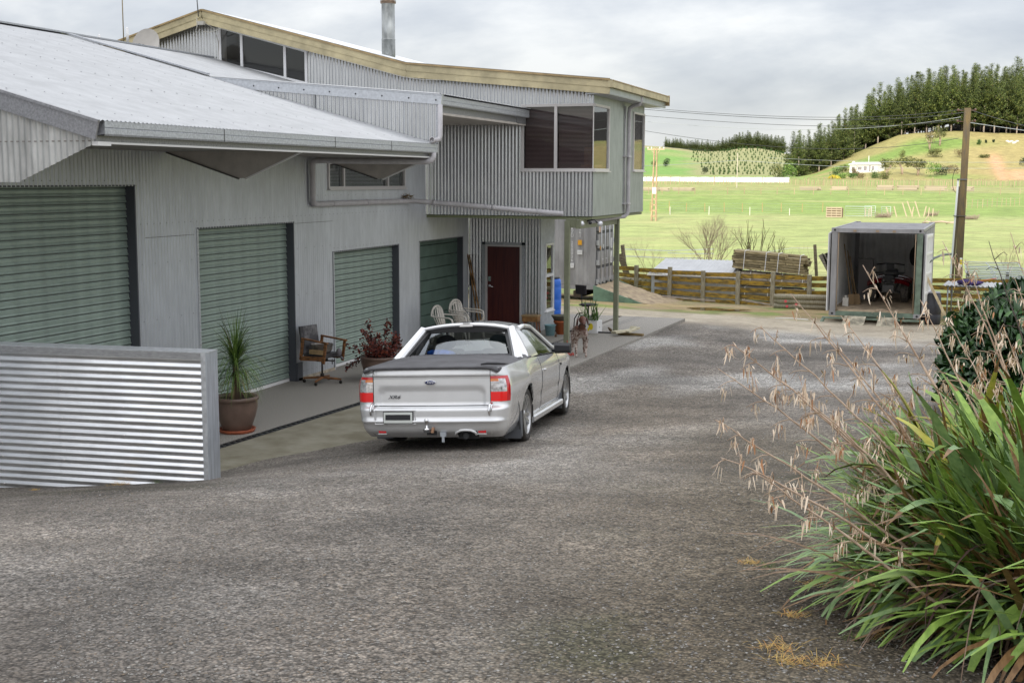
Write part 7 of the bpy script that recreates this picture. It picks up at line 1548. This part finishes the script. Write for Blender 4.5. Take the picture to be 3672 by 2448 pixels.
# ------------------------------------------------------------------ paddocks and hills beyond
tape_m = mat('tape_white', (.75, .76, .78), .5)
for i, (pts, l_) in enumerate((([(2225, 893, 50), (2400, 899, 52), (2560, 893, 54)], 'upper white fence tape across the near paddock'), ([(2235, 918, 49), (2400, 925, 50), (2520, 925, 51)], 'lower thick white fence tape behind the rails'), ([(2395, 907, 52), (2490, 910, 53), (2560, 909, 54)], 'short middle white fence tape'), ([(2740, 905, 50), (2840, 889, 51), (2925, 890, 52)], 'thin white tape running to the single dark post'))):
    mb = MB(); P = [onD(*p) for p in pts]; 
    for k in range(len(P)-1): mb.bar(P[k], P[k+1], .01, .035 if i < 3 else .012)
    mb.build('fence_tape', tape_m, None, label=l_, cat='fence tape')
sk_m = mat('stake_wood', (.42, .32, .20), .8, nscale=1, namt=.15, rnd=.2)
def pm(r0, r1, h, n=5, m_=None, name='stake'):
    mb = MB(); mb.tube([(0, 0, -.2), (0, 0, h)], [r0, r1], n, sm=False); return mb.mesh(name, m_ or sk_m)
st1 = pm(.055, .05, 1.5)
rng = random.Random(4)
for i in range(290):
    px = 2300+i*1390/290+rng.uniform(-2, 2); D = 292+rng.uniform(-8, 8)+(0 if px < 2850 else -10)
    link('vineyard_stake', st1, None, loc=farp(px, D), rot=(rng.uniform(-.03, .03), rng.uniform(-.03, .03), 0), scale=(1.3, 1.3, rng.uniform(.75, 1.15)), label='pale wooden stake in the long row of stakes across the far paddock', cat='stake', group='stakes in rows across the far paddock')
st2 = pm(.11, .10, 1.9)
for px in (2830+150, 2405, 2560, 3345, 2955, 3110, 3200): link('strainer_post', st2, None, loc=farp(px, 284), label='thicker taller post standing among the pale stakes', cat='post', group='thicker posts among the stakes')
# wire fences of single posts
def fence_row(name, xs, Ds, h, label, r=.06, m_=None):
    E = empty(name, label=label, cat='fence'); me = pm(r, r*.9, h, 6, m_, 'post'); pv = None; mb = MB()
    for px, D in zip(xs, Ds):
        p = farp(px, D); link('post', me, E, loc=p, rot=(rng.uniform(-.04, .04), rng.uniform(-.04, .04), 0), scale=(1, 1, rng.uniform(.88, 1.1)))
        if pv is not None:
            for z in (.3, .6, .9): mb.tube([pv+Vector((0, 0, h*z)), p+Vector((0, 0, h*z))], .006, 3)
        pv = p
    mb.build('wires', galv_pipe, E, kind='stuff'); return E
fence_row('wire_fence', [2327, 2375, 2435, 2493, 2551, 2610, 2670, 2730, 2788, 2850, 2918, 2981, 3045, 3108, 3174, 3240, 3305, 3373, 3440, 3590, 3660], [225]*21, 1.15, 'far wire fence of pale posts along the grassy bank', .07, sk_m)
fence_row('wire_fence', [2333, 2402, 2463, 2530, 2600, 2665, 2737, 2805, 2880, 2953], [168]*10, 1.2, 'orange tinted post fence across the middle of the paddock', .05, mat('post_orange', (.42, .30, .13), .8))
fence_row('wire_fence', [2405, 2545, 2692, 2835], [158]*4, 1.0, 'white stake fence just in front of the orange posts', .045, mat('post_white', (.72, .68, .60), .7))
fence_row('wire_fence', [3470, 3490, 3510, 3528, 3545, 3562, 3580, 3597, 3613, 3628, 3643, 3660], [176+i*1.5 for i in range(12)], 1.25, 'close set pale post fence right of the power pole', .045, sk_m)
# pallets crate, gates, leaning posts, driftwood
CR = empty('slatted_crate', farp(2998, 152), R(-8), label='pale slatted timber crate in the middle of the paddock', cat='crate'); cp = mat('crate_pale', (.46, .37, .26), .8)
for z in (.1, .38, .66, .95, 1.2):
    mb = MB(); mb.box((0, -.5, z), (1.9, .04, .15)); mb.build('slat', cp, CR)
for x in (-.9, -.3, .3, .9): mb = MB(); mb.box((x, -.46, .65), (.08, .05, 1.3)); mb.build('batten', cp, CR)
mb = MB(); mb.box((0, 0, .62), (1.85, .8, 1.1)); mb.build('crate_inside', mat('crate_dark', (.22, .15, .09), .9), CR)
def fgate(p, rz, w, h, label):
    G = empty('field_gate', p, rz, label=label, cat='gate'); mb = MB(); mb.tube([(0, 0, .1), (w, 0, .1), (w, 0, h), (0, 0, h), (0, 0, .1)], .03, 5); mb.build('gate_frame', mat('gate_pale', (.55, .62, .62), .5, .2), G)
    for k in range(3): mb = MB(); mb.tube([(0, 0, .1+(h-.1)*(k+1)/4), (w, 0, .1+(h-.1)*(k+1)/4)], .015, 4); mb.build('gate_bar', mat('gate_pale', (.55, .62, .62), .5, .2), G)
fgate(farp(3035, 155), R(-19), 3.4, 1.25, 'pale blue tube gate right of the slatted crate'); fgate(farp(3105, 157), R(-19), 1.4, 1.25, 'short middle tube gate in the paddock fence'); fgate(farp(3165, 156), R(-19), 1.2, 1.2, 'rightmost small tube gate in the paddock fence')
for i, (px, tl, h) in enumerate(((3108, 0, 1.1), (3120, .05, 1.0), (3130, -.05, 1.2), (3195, -.35, 1.2), (3222, -.3, 1.3), (3258, -.35, 1.7), (3280, -.4, 1.9), (3305, -.35, 1.9), (3318, .2, 1.3), (3334, .1, 1.1), (3350, .05, 1.0), (3275, .15, 1.2))):
    mb = MB(); mb.bar((0, 0, -.1), (tl*h, 0, h), .13, .13, up=(0, 1, 0)); mb.build('old_post', cp, None, loc=farp(px, 154), label='pale old post in the broken yard fence, '+('upright near the gates', 'second upright', 'third upright', 'leaning left after the gates', 'second leaning', 'tall leaning one', 'tallest leaning one', 'last tall leaning one', 'leaning right', 'short one', 'shortest at the right end', 'crossing between the leaning ones')[i], cat='post', group='old posts of the broken yard fence')
mb = MB(); r_ = random.Random(9)
for k in range(60): a = r_.uniform(0, 6.28); mb.tube([(r_.uniform(-1, 1), r_.uniform(-.4, .4), .1), (r_.uniform(-1.2, 1.2), r_.uniform(-.5, .5), r_.uniform(.3, .9))], .02, 3)
brm = mb.mesh('brush_heap', mat('brush_grey', (.34, .26, .20), .9)); link('brush_heap', brm, None, loc=farp(3170, 150), label='grey heap of brushwood before the small gates', cat='brush heap'); link('brush_heap', brm, None, loc=farp(3345, 155), scale=.8, label='pale heap of brushwood at the end of the leaning posts', cat='brush heap'); link('brush_heap', brm, None, loc=farp(3478, 145), scale=(1.1, 1, .8), label='reddish heap of brushwood just right of the power pole', cat='brush heap')
for i, (a, b, w) in enumerate((((3340, 132), (3430, 130), .22), ((3400, 131), (3475, 131), .16), ((3315, 131), (3350, 130), .18), ((3320, 133), (3350, 133), .10))):
    p, q = farp(*a), farp(*b); mb = MB(); mb.tube([Vector((0, 0, .1)), (q-p)*.5+Vector((0, 0, .25 if i != 3 else .9)), q-p+Vector((0, 0, .12))], [w*.6, w*.5, w*.25], 6); mb.build('driftwood', mat('driftwood', (.46, .36, .27), .8), None, loc=p, label=('longest pale fallen log in the paddock', 'right end fallen log behind the power pole', 'short stump end at the left of the fallen logs', 'arched pale branch over the fallen logs')[i], cat='log')
for i, px in enumerate((2320, 2370, 2450, 2905, 3010, 3175, 3255, 3355, 3455)):
    w = (6, 4, 5, 4.2, 3.6, 3.6, 4.2, 4.6, 4.6)[i]*.95; hh = .8 if i > 4 else .6; E = empty('timber_pile', farp(px, 243), R(-19), label='pale pile of long timber on the grassy bank, number '+('far left', 'second', 'third', 'fourth', 'fifth', 'sixth, before the bushes', 'seventh, before the bushes', 'eighth', 'ninth, at the pole')[i] if False else 'pale pile of long timber on the grassy bank '+('at the far left edge', 'beside the leftmost pile', 'below the white tunnel roof', 'left of the slatted crate column', 'above the slatted crate', 'left of the bright bushes', 'below the bright bushes', 'left of the power pole', 'behind the power pole')[i], cat='timber stack', group='piles of long timber on the far bank'); mb = MB(); mb.box((0, 0, 0), (1, .22, .20)); me = mb.mesh('board', mat('pile_timber', (.42, .34, .25), .8, rnd=.2))
    for r in range(4 if hh > .7 else 3):
        for c in range(3): link('board', me, E, loc=(rng.uniform(-.3, .3), c*.24, .12+r*.23), scale=(w*rng.uniform(.85, 1), 1, 1))
# far poles
HP = empty('power_pole', farp(2350, 137), R(-5), label='pale ladder type power pole with crossarm in the paddock', cat='power pole'); hp_m = mat('pole_pale', (.42, .30, .18), .8, nscale=2, namt=.12)
for x in (-.45, .18): mb = MB(); mb.bar((x*.8, 0, -.2), (x*.45+.04, 0, 7.9), .17, .20, up=(0, 1, 0), w1=.12); mb.build('pole_leg', hp_m, HP)
for k in range(7): mb = MB(); z = .5+k*.62; mb.box((-.11, 0, z), (.45, .2, .14)); mb.build('rung', hp_m, HP)
mb = MB(); mb.box((-.05, -.02, 3.3), (.42, .28, .7)); mb.build('label_plate', white_trim, HP); mb = MB(); mb.bar((-.95, 0, 7.75), (1.0, 0, 7.75), .12, .14); mb.bar((-.5, 0, 7.7), (-.05, 0, 7.1), .05, .05); mb.bar((.5, 0, 7.7), (.02, 0, 7.1), .05, .05); mb.build('crossarm', mat('arm_pale', (.50, .40, .27), .8), HP)
for x in (-.9, -.5, .45, .9): mb = MB(); mb.tube([(x, 0, 7.8), (x, 0, 8.0)], .05, 6); mb.build('insulator', white_trim, HP)
mb = MB(); mb.bar((0, 0, -.2), (0, 0, 7.2), .16, .16, up=(0, 1, 0)); mb.build('thin_pole', mat('pole_grey', (.50, .45, .36), .8), None, loc=farp(2643, 262), label='thin grey pole carrying the pale line above the stakes', cat='power pole')
wire([(2250, 596, 200), (2450, 589, 235), (2645, 575, 262)], 'pale far power line left of the thin grey pole', .035, wire_p); wire([(2645, 575, 262), (2900, 592, 230), (3140, 603, 200)], 'pale far power line right of the thin grey pole', .035, wire_p); wire([(3140, 603, 200), (3450, 604, 190), (3700, 603, 180)], 'pale far power line crossing behind the power pole', .02, wire_p); wire([(2750, 565, 300), (3100, 579, 260), (3700, 582, 220)], 'upper pale far power line across the pines and bushes', .03, wire_p)
wire([(2375, 525, 137), (2470, 535, 260), (2560, 541, 500)], 'thin far lines running back from the ladder type pole', .03, wire_m)
# white tunnel house
GH = empty('tunnel_house', (0, 0, 0), label='long low white tunnel house behind the stakes', cat='greenhouse'); a, b = farp(2180, 335), farp(2830, 325); mb = MB(); n = 40; prof = [(-3, 0), (-2.9, .4), (-2, .95), (0, 1.25), (2, .95), (2.9, .4), (3, 0)]; dv = (b-a).normalized(); sv = Vector((-dv.y, dv.x, 0)); Z0 = min(a.z, b.z)-.1
vs = []
for i in range(n+1):
    p = a.lerp(b, i/n)
    for q, z in prof: vs.append(Vector((p.x, p.y, Z0+.05))+sv*q*1.3+Vector((0, 0, z*1.05+.03*math.sin(i*2.1))))
mb.add(vs, [(i*7+k, (i+1)*7+k, (i+1)*7+k+1, i*7+k+1) for i in range(n) for k in range(6)], 0, True); mb.add([vs[-7+k] for k in range(7)], [tuple(range(7))]); mb.build('tunnel_skin', mat('tunnel_white', (.80, .81, .82), .4), GH)
# white farmhouse under the hill
D0 = 420; hp_ = onD(3095, 616, D0); HS = empty('white_house', (hp_.x, hp_.y, hp_.z-.6), R(-19), label='small white house with flat white roof under the grassy hill', cat='house')
wm = mat('house_white', (.80, .78, .76), .6); mb = MB(); mb.ab((-4.8, 0, -1.6), (4.9, 6, 3.0)); mb.build('wall', wm, HS); mb = MB(); mb.add([(-5.2, -.6, 3.0), (5.2, -.6, 3.0), (5.2, 6.4, 3.0), (-5.2, 6.4, 3.0), (-4.0, 1.5, 3.75), (4.2, 1.5, 3.75), (4.2, 5, 3.75), (-4.0, 5, 3.75)], [(0, 1, 5, 4), (1, 2, 6, 5), (2, 3, 7, 6), (3, 0, 4, 7), (4, 5, 6, 7), (0, 3, 2, 1)]); mb.build('roof', mat('house_roof', (.85, .85, .86), .4), HS)
for (x, w, z, h) in ((.7, 1.1, 1.0, 1.4), (2.3, .5, .6, 2.0), (3.4, .9, 1.2, 1.2), (-3.4, 1.0, 1.4, .9), (-1.2, 1.3, 1.2, 1.1)):
    mb = MB(); mb.ab((x-w/2, -.04, z), (x+w/2, .02, z+h)); Wq = mb.build('window' if w != .5 else 'door', mat('house_window', (.30, .27, .28), .3), HS)
    mb = MB(); mb.ab((x-w/2-.08, -.06, z-.1), (x+w/2+.08, -.04, z)); mb.build('sill', wm, Wq)
mb = MB(); mb.tube([(.6, 3, 3.7), (.6, 3, 5.9)], .09, 6); mb.build('roof_mast', white_trim, HS); mb = MB(); mb.ab((-4.7, 2, 3.5), (-4.1, 2.6, 4.1)); mb.build('chimney', wm, HS)
# leafy bushes and small trees made of many leaf faces
def clump_mesh(name, n, rx, ry, rz, size, m_, seed, base=.0, lob=3.0, mats=None, hollow=.55):
    rg = random.Random(seed); mb = MB()
    blobs = [(Vector((rg.uniform(-.55, .55)*rx, rg.uniform(-.55, .55)*ry, base+rz*rg.uniform(.35, 1.45))), rg.uniform(.35, .6)) for _ in range(int(lob*4))]
    for i in range(n):
        c, r = blobs[rg.randrange(len(blobs))]; d = Vector((rg.gauss(0, 1), rg.gauss(0, 1), rg.gauss(0, 1))).normalized()*r*rg.uniform(hollow, 1.0)
        p = c+Vector((d.x*rx, d.y*ry, d.z*rz)); 
        if p.z < base: p.z = base+rg.random()*.3*rz
        leafquad(mb, p, size*rg.uniform(.6, 1.4), rg.choices((0, 1, 2), (5, 3, 2))[0], rg, .8)
    return mb.mesh(name, mats)
def gm(nm, a, b, c): return [mat(nm+'_leaf', a, .8, rnd=.12), mat(nm+'_leaf_dark', b, .85, rnd=.12), mat(nm+'_leaf_light', c, .8, rnd=.12)]
G_OL = gm('olive', (.13, .14, .04), (.06, .075, .025), (.24, .24, .07)); G_GR = gm('green', (.07, .14, .03), (.03, .06, .015), (.14, .26, .05)); G_BR = gm('bright', (.16, .27, .05), (.07, .13, .03), (.30, .42, .10)); G_BN = gm('brownish', (.24, .19, .09), (.12, .09, .045), (.34, .28, .14)); G_DK = gm('dark', (.03, .05, .02), (.015, .025, .012), (.055, .085, .03))
G_YL = gm('yellow', (.62, .50, .04), (.30, .26, .05), (.75, .65, .10))
trunk_m = mat('trunk_pale', (.40, .30, .22), .85); 
def bush(px, py, D, w, h, mats, label, seed, n=900, trunk=False, cat='bush', name='leafy_bush', sz=.32):
    p = onD(px, py, D); p.z = min(p.z, H(p.x, p.y)+.2) if D < 600 else p.z; p = Vector((p.x, p.y, H(p.x, p.y)-.1)); E = empty(name, p, label=label, cat=cat)
    z0 = h*.35 if trunk else 0
    link('foliage', clump_mesh('foliage', n, w/2, w/2, (h-z0)/2, sz*max(.6, w/6), None, seed, z0, 3, mats), E, kind='stuff')
    if trunk:
        mb = MB()
        for k in range(3): mb.tube([(0, 0, -.2), (rng.uniform(-.1, .1)*w, 0, h*.3), (rng.uniform(-.3, .3)*w, rng.uniform(-.2, .2)*w, h*.6)], [.28, .2, .1], 5)
        mb.build('trunk', trunk_m, E)
    return E
BL = [(3180, 640, 400, 6, 6.2, G_OL, 'olive tree right of the white house, leftmost of the thicket', 1, True), (3235, 640, 405, 7, 6.6, G_OL, 'second olive tree in the thicket right of the white house', 2, True), (3290, 640, 400, 7, 6.0, G_OL, 'third olive tree in the thicket, with pale forked trunk', 3, True),
 (3345, 640, 395, 5.5, 5.6, G_BR, 'bright green tree at the right end of the thicket', 4, False), (3375, 640, 400, 5, 3.6, G_DK, 'dark shrub between bright tree and power pole', 5, False), (3415, 640, 405, 5, 3.4, G_BN, 'brownish shrub behind the power pole', 6, False),
 (3175, 660, 388, 4.5, 3.0, G_OL, 'round olive bush below the white house on its right', 7, False), (3140, 655, 392, 4, 3.2, G_GR, 'green bush directly below the white house', 8, False), (3085, 655, 392, 4, 2.6, G_BN, 'rusty brown bush below the white house', 9, False),
 (3055, 660, 390, 4, 2.4, G_GR, 'low green bush left below the white house', 10, False), (3020, 660, 388, 4.2, 2.2, G_BR, 'light green garden bush left of the white house', 11, False), (2992, 662, 386, 4.0, 1.6, G_YL, 'yellow flowering bush at the left of the garden', 12, False),
 (3000, 640, 398, 4.5, 4.2, G_GR, 'green bush at the left corner of the white house', 13, False), (3065, 620, 408, 2.8, 3.4, G_BN, 'rounded brown bush before the left wall of the white house', 14, False), (3230, 560, 450, 3.6, 4.2, G_OL, 'lone olive bush on the slope above the thicket', 15, False), (3030, 600, 430, 4.5, 3.0, G_OL, 'olive bush behind the white house roof', 16, False),
 (2785, 625, 385, 5.5, 5.4, G_OL, 'yellowish olive tree at the right end of the tunnel house', 17, False), (2838, 625, 382, 5.5, 5.8, G_BR, 'light green tree beside the yellowish one', 18, False), (2815, 625, 392, 5, 4.6, G_GR, 'mid green tree between the yellowish and light green ones', 19, False),
 (3370, 520, 478, 6.5, 8.0, G_OL, 'gnarled olive tree high on the slope left of the power pole', 20, True), (3335, 520, 470, 5, 7.0, G_BN, 'brown thinning tree beside the gnarled olive one', 21, True), (3350, 560, 452, 6, 3.5, G_OL, 'olive scrub below the gnarled tree', 22, False), (3440, 560, 450, 4, 4, G_BN, 'brown scrub just right of the power pole', 23, False),
 (3510, 530, 480, 2.2, 2.4, G_GR, 'small dark green bush alone on the right slope', 24, False), (3535, 522, 485, 1.0, 1.6, G_DK, 'tiny bush right of the lone slope bush', 25, False), (3562, 522, 487, 1.0, 1.4, G_DK, 'second tiny bush on the right slope', 26, False), (3668, 590, 430, 3, 3.6, G_DK, 'dark bush at the right picture edge', 27, False), (3530, 565, 450, 4.5, 2.0, G_OL, 'olive scrub patch in the middle of the right slope', 28, False)]
for (px, py, D, w, h, ms, lb, sd, tr) in BL: bush(px, py, D, w, h, ms, lb, sd, 1000, tr, 'tree' if 'tree' in lb.split(',')[0] else 'bush', 'leafy_tree' if 'tree' in lb.split(',')[0] else 'leafy_bush')
for (px, D, w, lb) in ((2390, 790, 6.0, 'dark round tree on the green far hill'), (2343, 790, 4, 'smaller dark tree left of it on the green far hill'), (2527, 690, 5, 'dark round bush at the foot of the far plantation')): bush(px, 600, D, w, w*1.0, G_DK, lb, int(px), 500, False, 'tree', 'leafy_tree', sz=.5)
# ------------------------------------------------------------------ pines
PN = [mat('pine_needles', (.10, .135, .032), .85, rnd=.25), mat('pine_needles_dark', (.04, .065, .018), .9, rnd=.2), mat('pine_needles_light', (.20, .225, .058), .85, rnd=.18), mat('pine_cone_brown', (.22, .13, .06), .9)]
bark = mat('pine_bark', (.46, .38, .31), .9, nscale=3, namt=.2)
def pine_mesh(seed, h, cb, wmax, dens=1.0, nb=5.0):
    rg = random.Random(seed); mb = MB(); z = cb*h; lv = 0
    while z < h*.99:
        t = (z-cb*h)/(h*(1-cb)); prof = (1-t)**1.05*(.75+.55*min(1, t*4+.2)) if cb > .1 else (1-t)**1.05*1.12
        for k in range(int(rg.uniform(5, 8))):
            a = rg.uniform(0, 6.28); L_ = wmax*prof*rg.uniform(.65, 1.2)+.25; rise = rg.uniform(.05, .45)+t*.6
            for s in range(max(3, int(L_/.38*nb/5*dens))):
                f = (s+rg.random())/max(1, L_/.38*nb/5*dens); f = min(1, f); p = Vector((math.cos(a)*L_*f, math.sin(a)*L_*f, z+L_*f*rise*(.5+f*.5)-.4*(1-f)))
                for q in range(7):
                    M_ = Euler((rg.uniform(-.6, .6), rg.uniform(-.9, .9), a+rg.uniform(-1, 1))).to_matrix(); s_ = rg.uniform(.5, 1.0)*(.45+.55*(1-t)); c = p+Vector((rg.gauss(0, .28), rg.gauss(0, .28), rg.gauss(0, .2)))
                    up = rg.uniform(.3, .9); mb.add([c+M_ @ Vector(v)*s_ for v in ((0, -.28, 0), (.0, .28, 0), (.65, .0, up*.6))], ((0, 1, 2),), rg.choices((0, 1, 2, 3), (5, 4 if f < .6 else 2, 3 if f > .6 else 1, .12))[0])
        z += h*rg.uniform(.028, .042); lv += 1
    for k in range(3): mb.add([Vector((-.12, 0, h*.96)), Vector((.12, 0, h*.96)), Vector((0, 0, h*1.04))], ((0, 1, 2),), 2)
    return mb.mesh('crown', PN)
def trunk_mesh(h, r): 
    mb = MB(); mb.tube([(0, 0, -1.5), (.05, 0, h*.2), (0, 0, h*.55)], [r, r*.8, r*.3], 6); return mb.mesh('trunk', bark)
PV = [(pine_mesh(1, 24, .13, 4.6), trunk_mesh(24, .34)), (pine_mesh(2, 24, .15, 5.0), trunk_mesh(24, .36)), (pine_mesh(3, 24, .11, 4.3), trunk_mesh(24, .32)), (pine_mesh(4, 24, .03, 5.4), trunk_mesh(24, .36)), (pine_mesh(5, 24, .03, 5.0), trunk_mesh(24, .36)), (pine_mesh(6, 24, .14, 4.8), trunk_mesh(24, .33))]
def pine(p, s, v, rz, label, group, sw=1.0):
    E = empty('pine_tree', p, rz, label=label, cat='pine tree', group=group); E.scale = (s*sw, s*sw, s)
    link('crown', PV[v][0], E); link('trunk', PV[v][1], E)
rg = random.Random(21); cnt = 0
LB1 = 'tall dark green pine standing in the plantation on the right hill'; GP1 = 'pines of the plantation on the right hill'
rows = [(524, 0), (534, 1), (546, 0), (560, 1), (576, 0), (594, 1), (614, 0), (638, 1), (662, 0)]
for ri, (D, odd) in enumerate(rows):
    px = 3185 if ri == 0 else (2838+rg.uniform(0, 30) if ri > 0 else 2800)
    if ri <= 1: px = 2862
    while px < 3760:
        stepm = 4.3 if ri < 3 else 6.2; dpx = stepm*F/D
        Dj = D+rg.uniform(-4, 4)-(40*(1-sst(2850, 3150, px)) if ri < 3 else 0)
        p = farp(px, Dj)
        hs = lerp(.70, 1.0, sst(2850, 3300, px))*rg.uniform(.80, 1.16)
        if ri > 3: hs *= 1.04
        full = px < 3195 and ri < 3
        pine(p, hs, rg.choice((3, 4)) if full and rg.random() < .7 else rg.choice((0, 1, 2, 5)), rg.uniform(0, 6.28), LB1, GP1, rg.uniform(.9, 1.15)); cnt += 1
        px += dpx*rg.uniform(.8, 1.25)
LB2 = 'distant bluish dark pine in the wood along the far hill crest'; GP2 = 'pines of the far hill wood'
N2 = min(96, 296-cnt)
for i in range(max(0, N2)):
    px = 2385+(2810-2385)*((i*.618034) % 1.0); D = 1212+(i % 3)*14
    p = farp(px, D); s = lerp(.44, .62, sst(2380, 2760, px))*rg.uniform(.85, 1.15)
    if px > 2620: s *= 1.12
    pine(p, s, rg.choice((0, 1, 2, 5)), rg.uniform(0, 6.28), LB2, GP2, 1.25)
print('pines', cnt, N2)
# lone row of grey green pines at the foot of the plantation and young trees on the far slope
yb = MB(); 
for k in range(26): 
    z = rg.random()*1.9; r = (1-z/2.1)*.8; a = rg.uniform(0, 6.28); leafquad(yb, (math.cos(a)*r*rg.random(), math.sin(a)*r*rg.random(), z+.1), .8, rg.choice((0, 0, 1)), rg, .8)
ym = yb.mesh('young_pine', G_GR)
for i in range(290):
    row = i % 13; k = i//13; px = 2478+k*16.5+rg.uniform(-4, 4)+(row % 2)*8; D = 700+row*34+rg.uniform(-6, 6)
    if px > 2860 or px < 2478+max(0, (6-row))*10: continue
    link('young_pine', ym, None, loc=farp(px, D), rot=(0, 0, rg.uniform(0, 6)), scale=rg.uniform(.6, 1.2), label='small young pine in the planting on the far pale slope', cat='young pine', group='young pines planted on the far slope')
# a few pale rocks and a water tank on the right slope
mb = MB(); mb.tube([(0, 0, 0), (0, 0, .9)], 1.3, 14); mb.build('water_tank', mat('tank_pale', (.55, .60, .55), .6), None, loc=farp(3330, 500), label='small pale water tank under the trees on the hill brow', cat='tank')
for i, (px, D) in enumerate(((3605, 492), (3612, 490), (3620, 492), (3632, 490), (3640, 493), (3628, 488))):
    mb = MB(); mb.ball((0, 0, .2), (.8, .6, .45), 7); mb.build('pale_rock', mat('rock_pale', (.62, .58, .50), .9), None, loc=farp(px, D), label='pale rock among the handful on the right hillside', cat='rock', group='pale rocks on the right hillside')
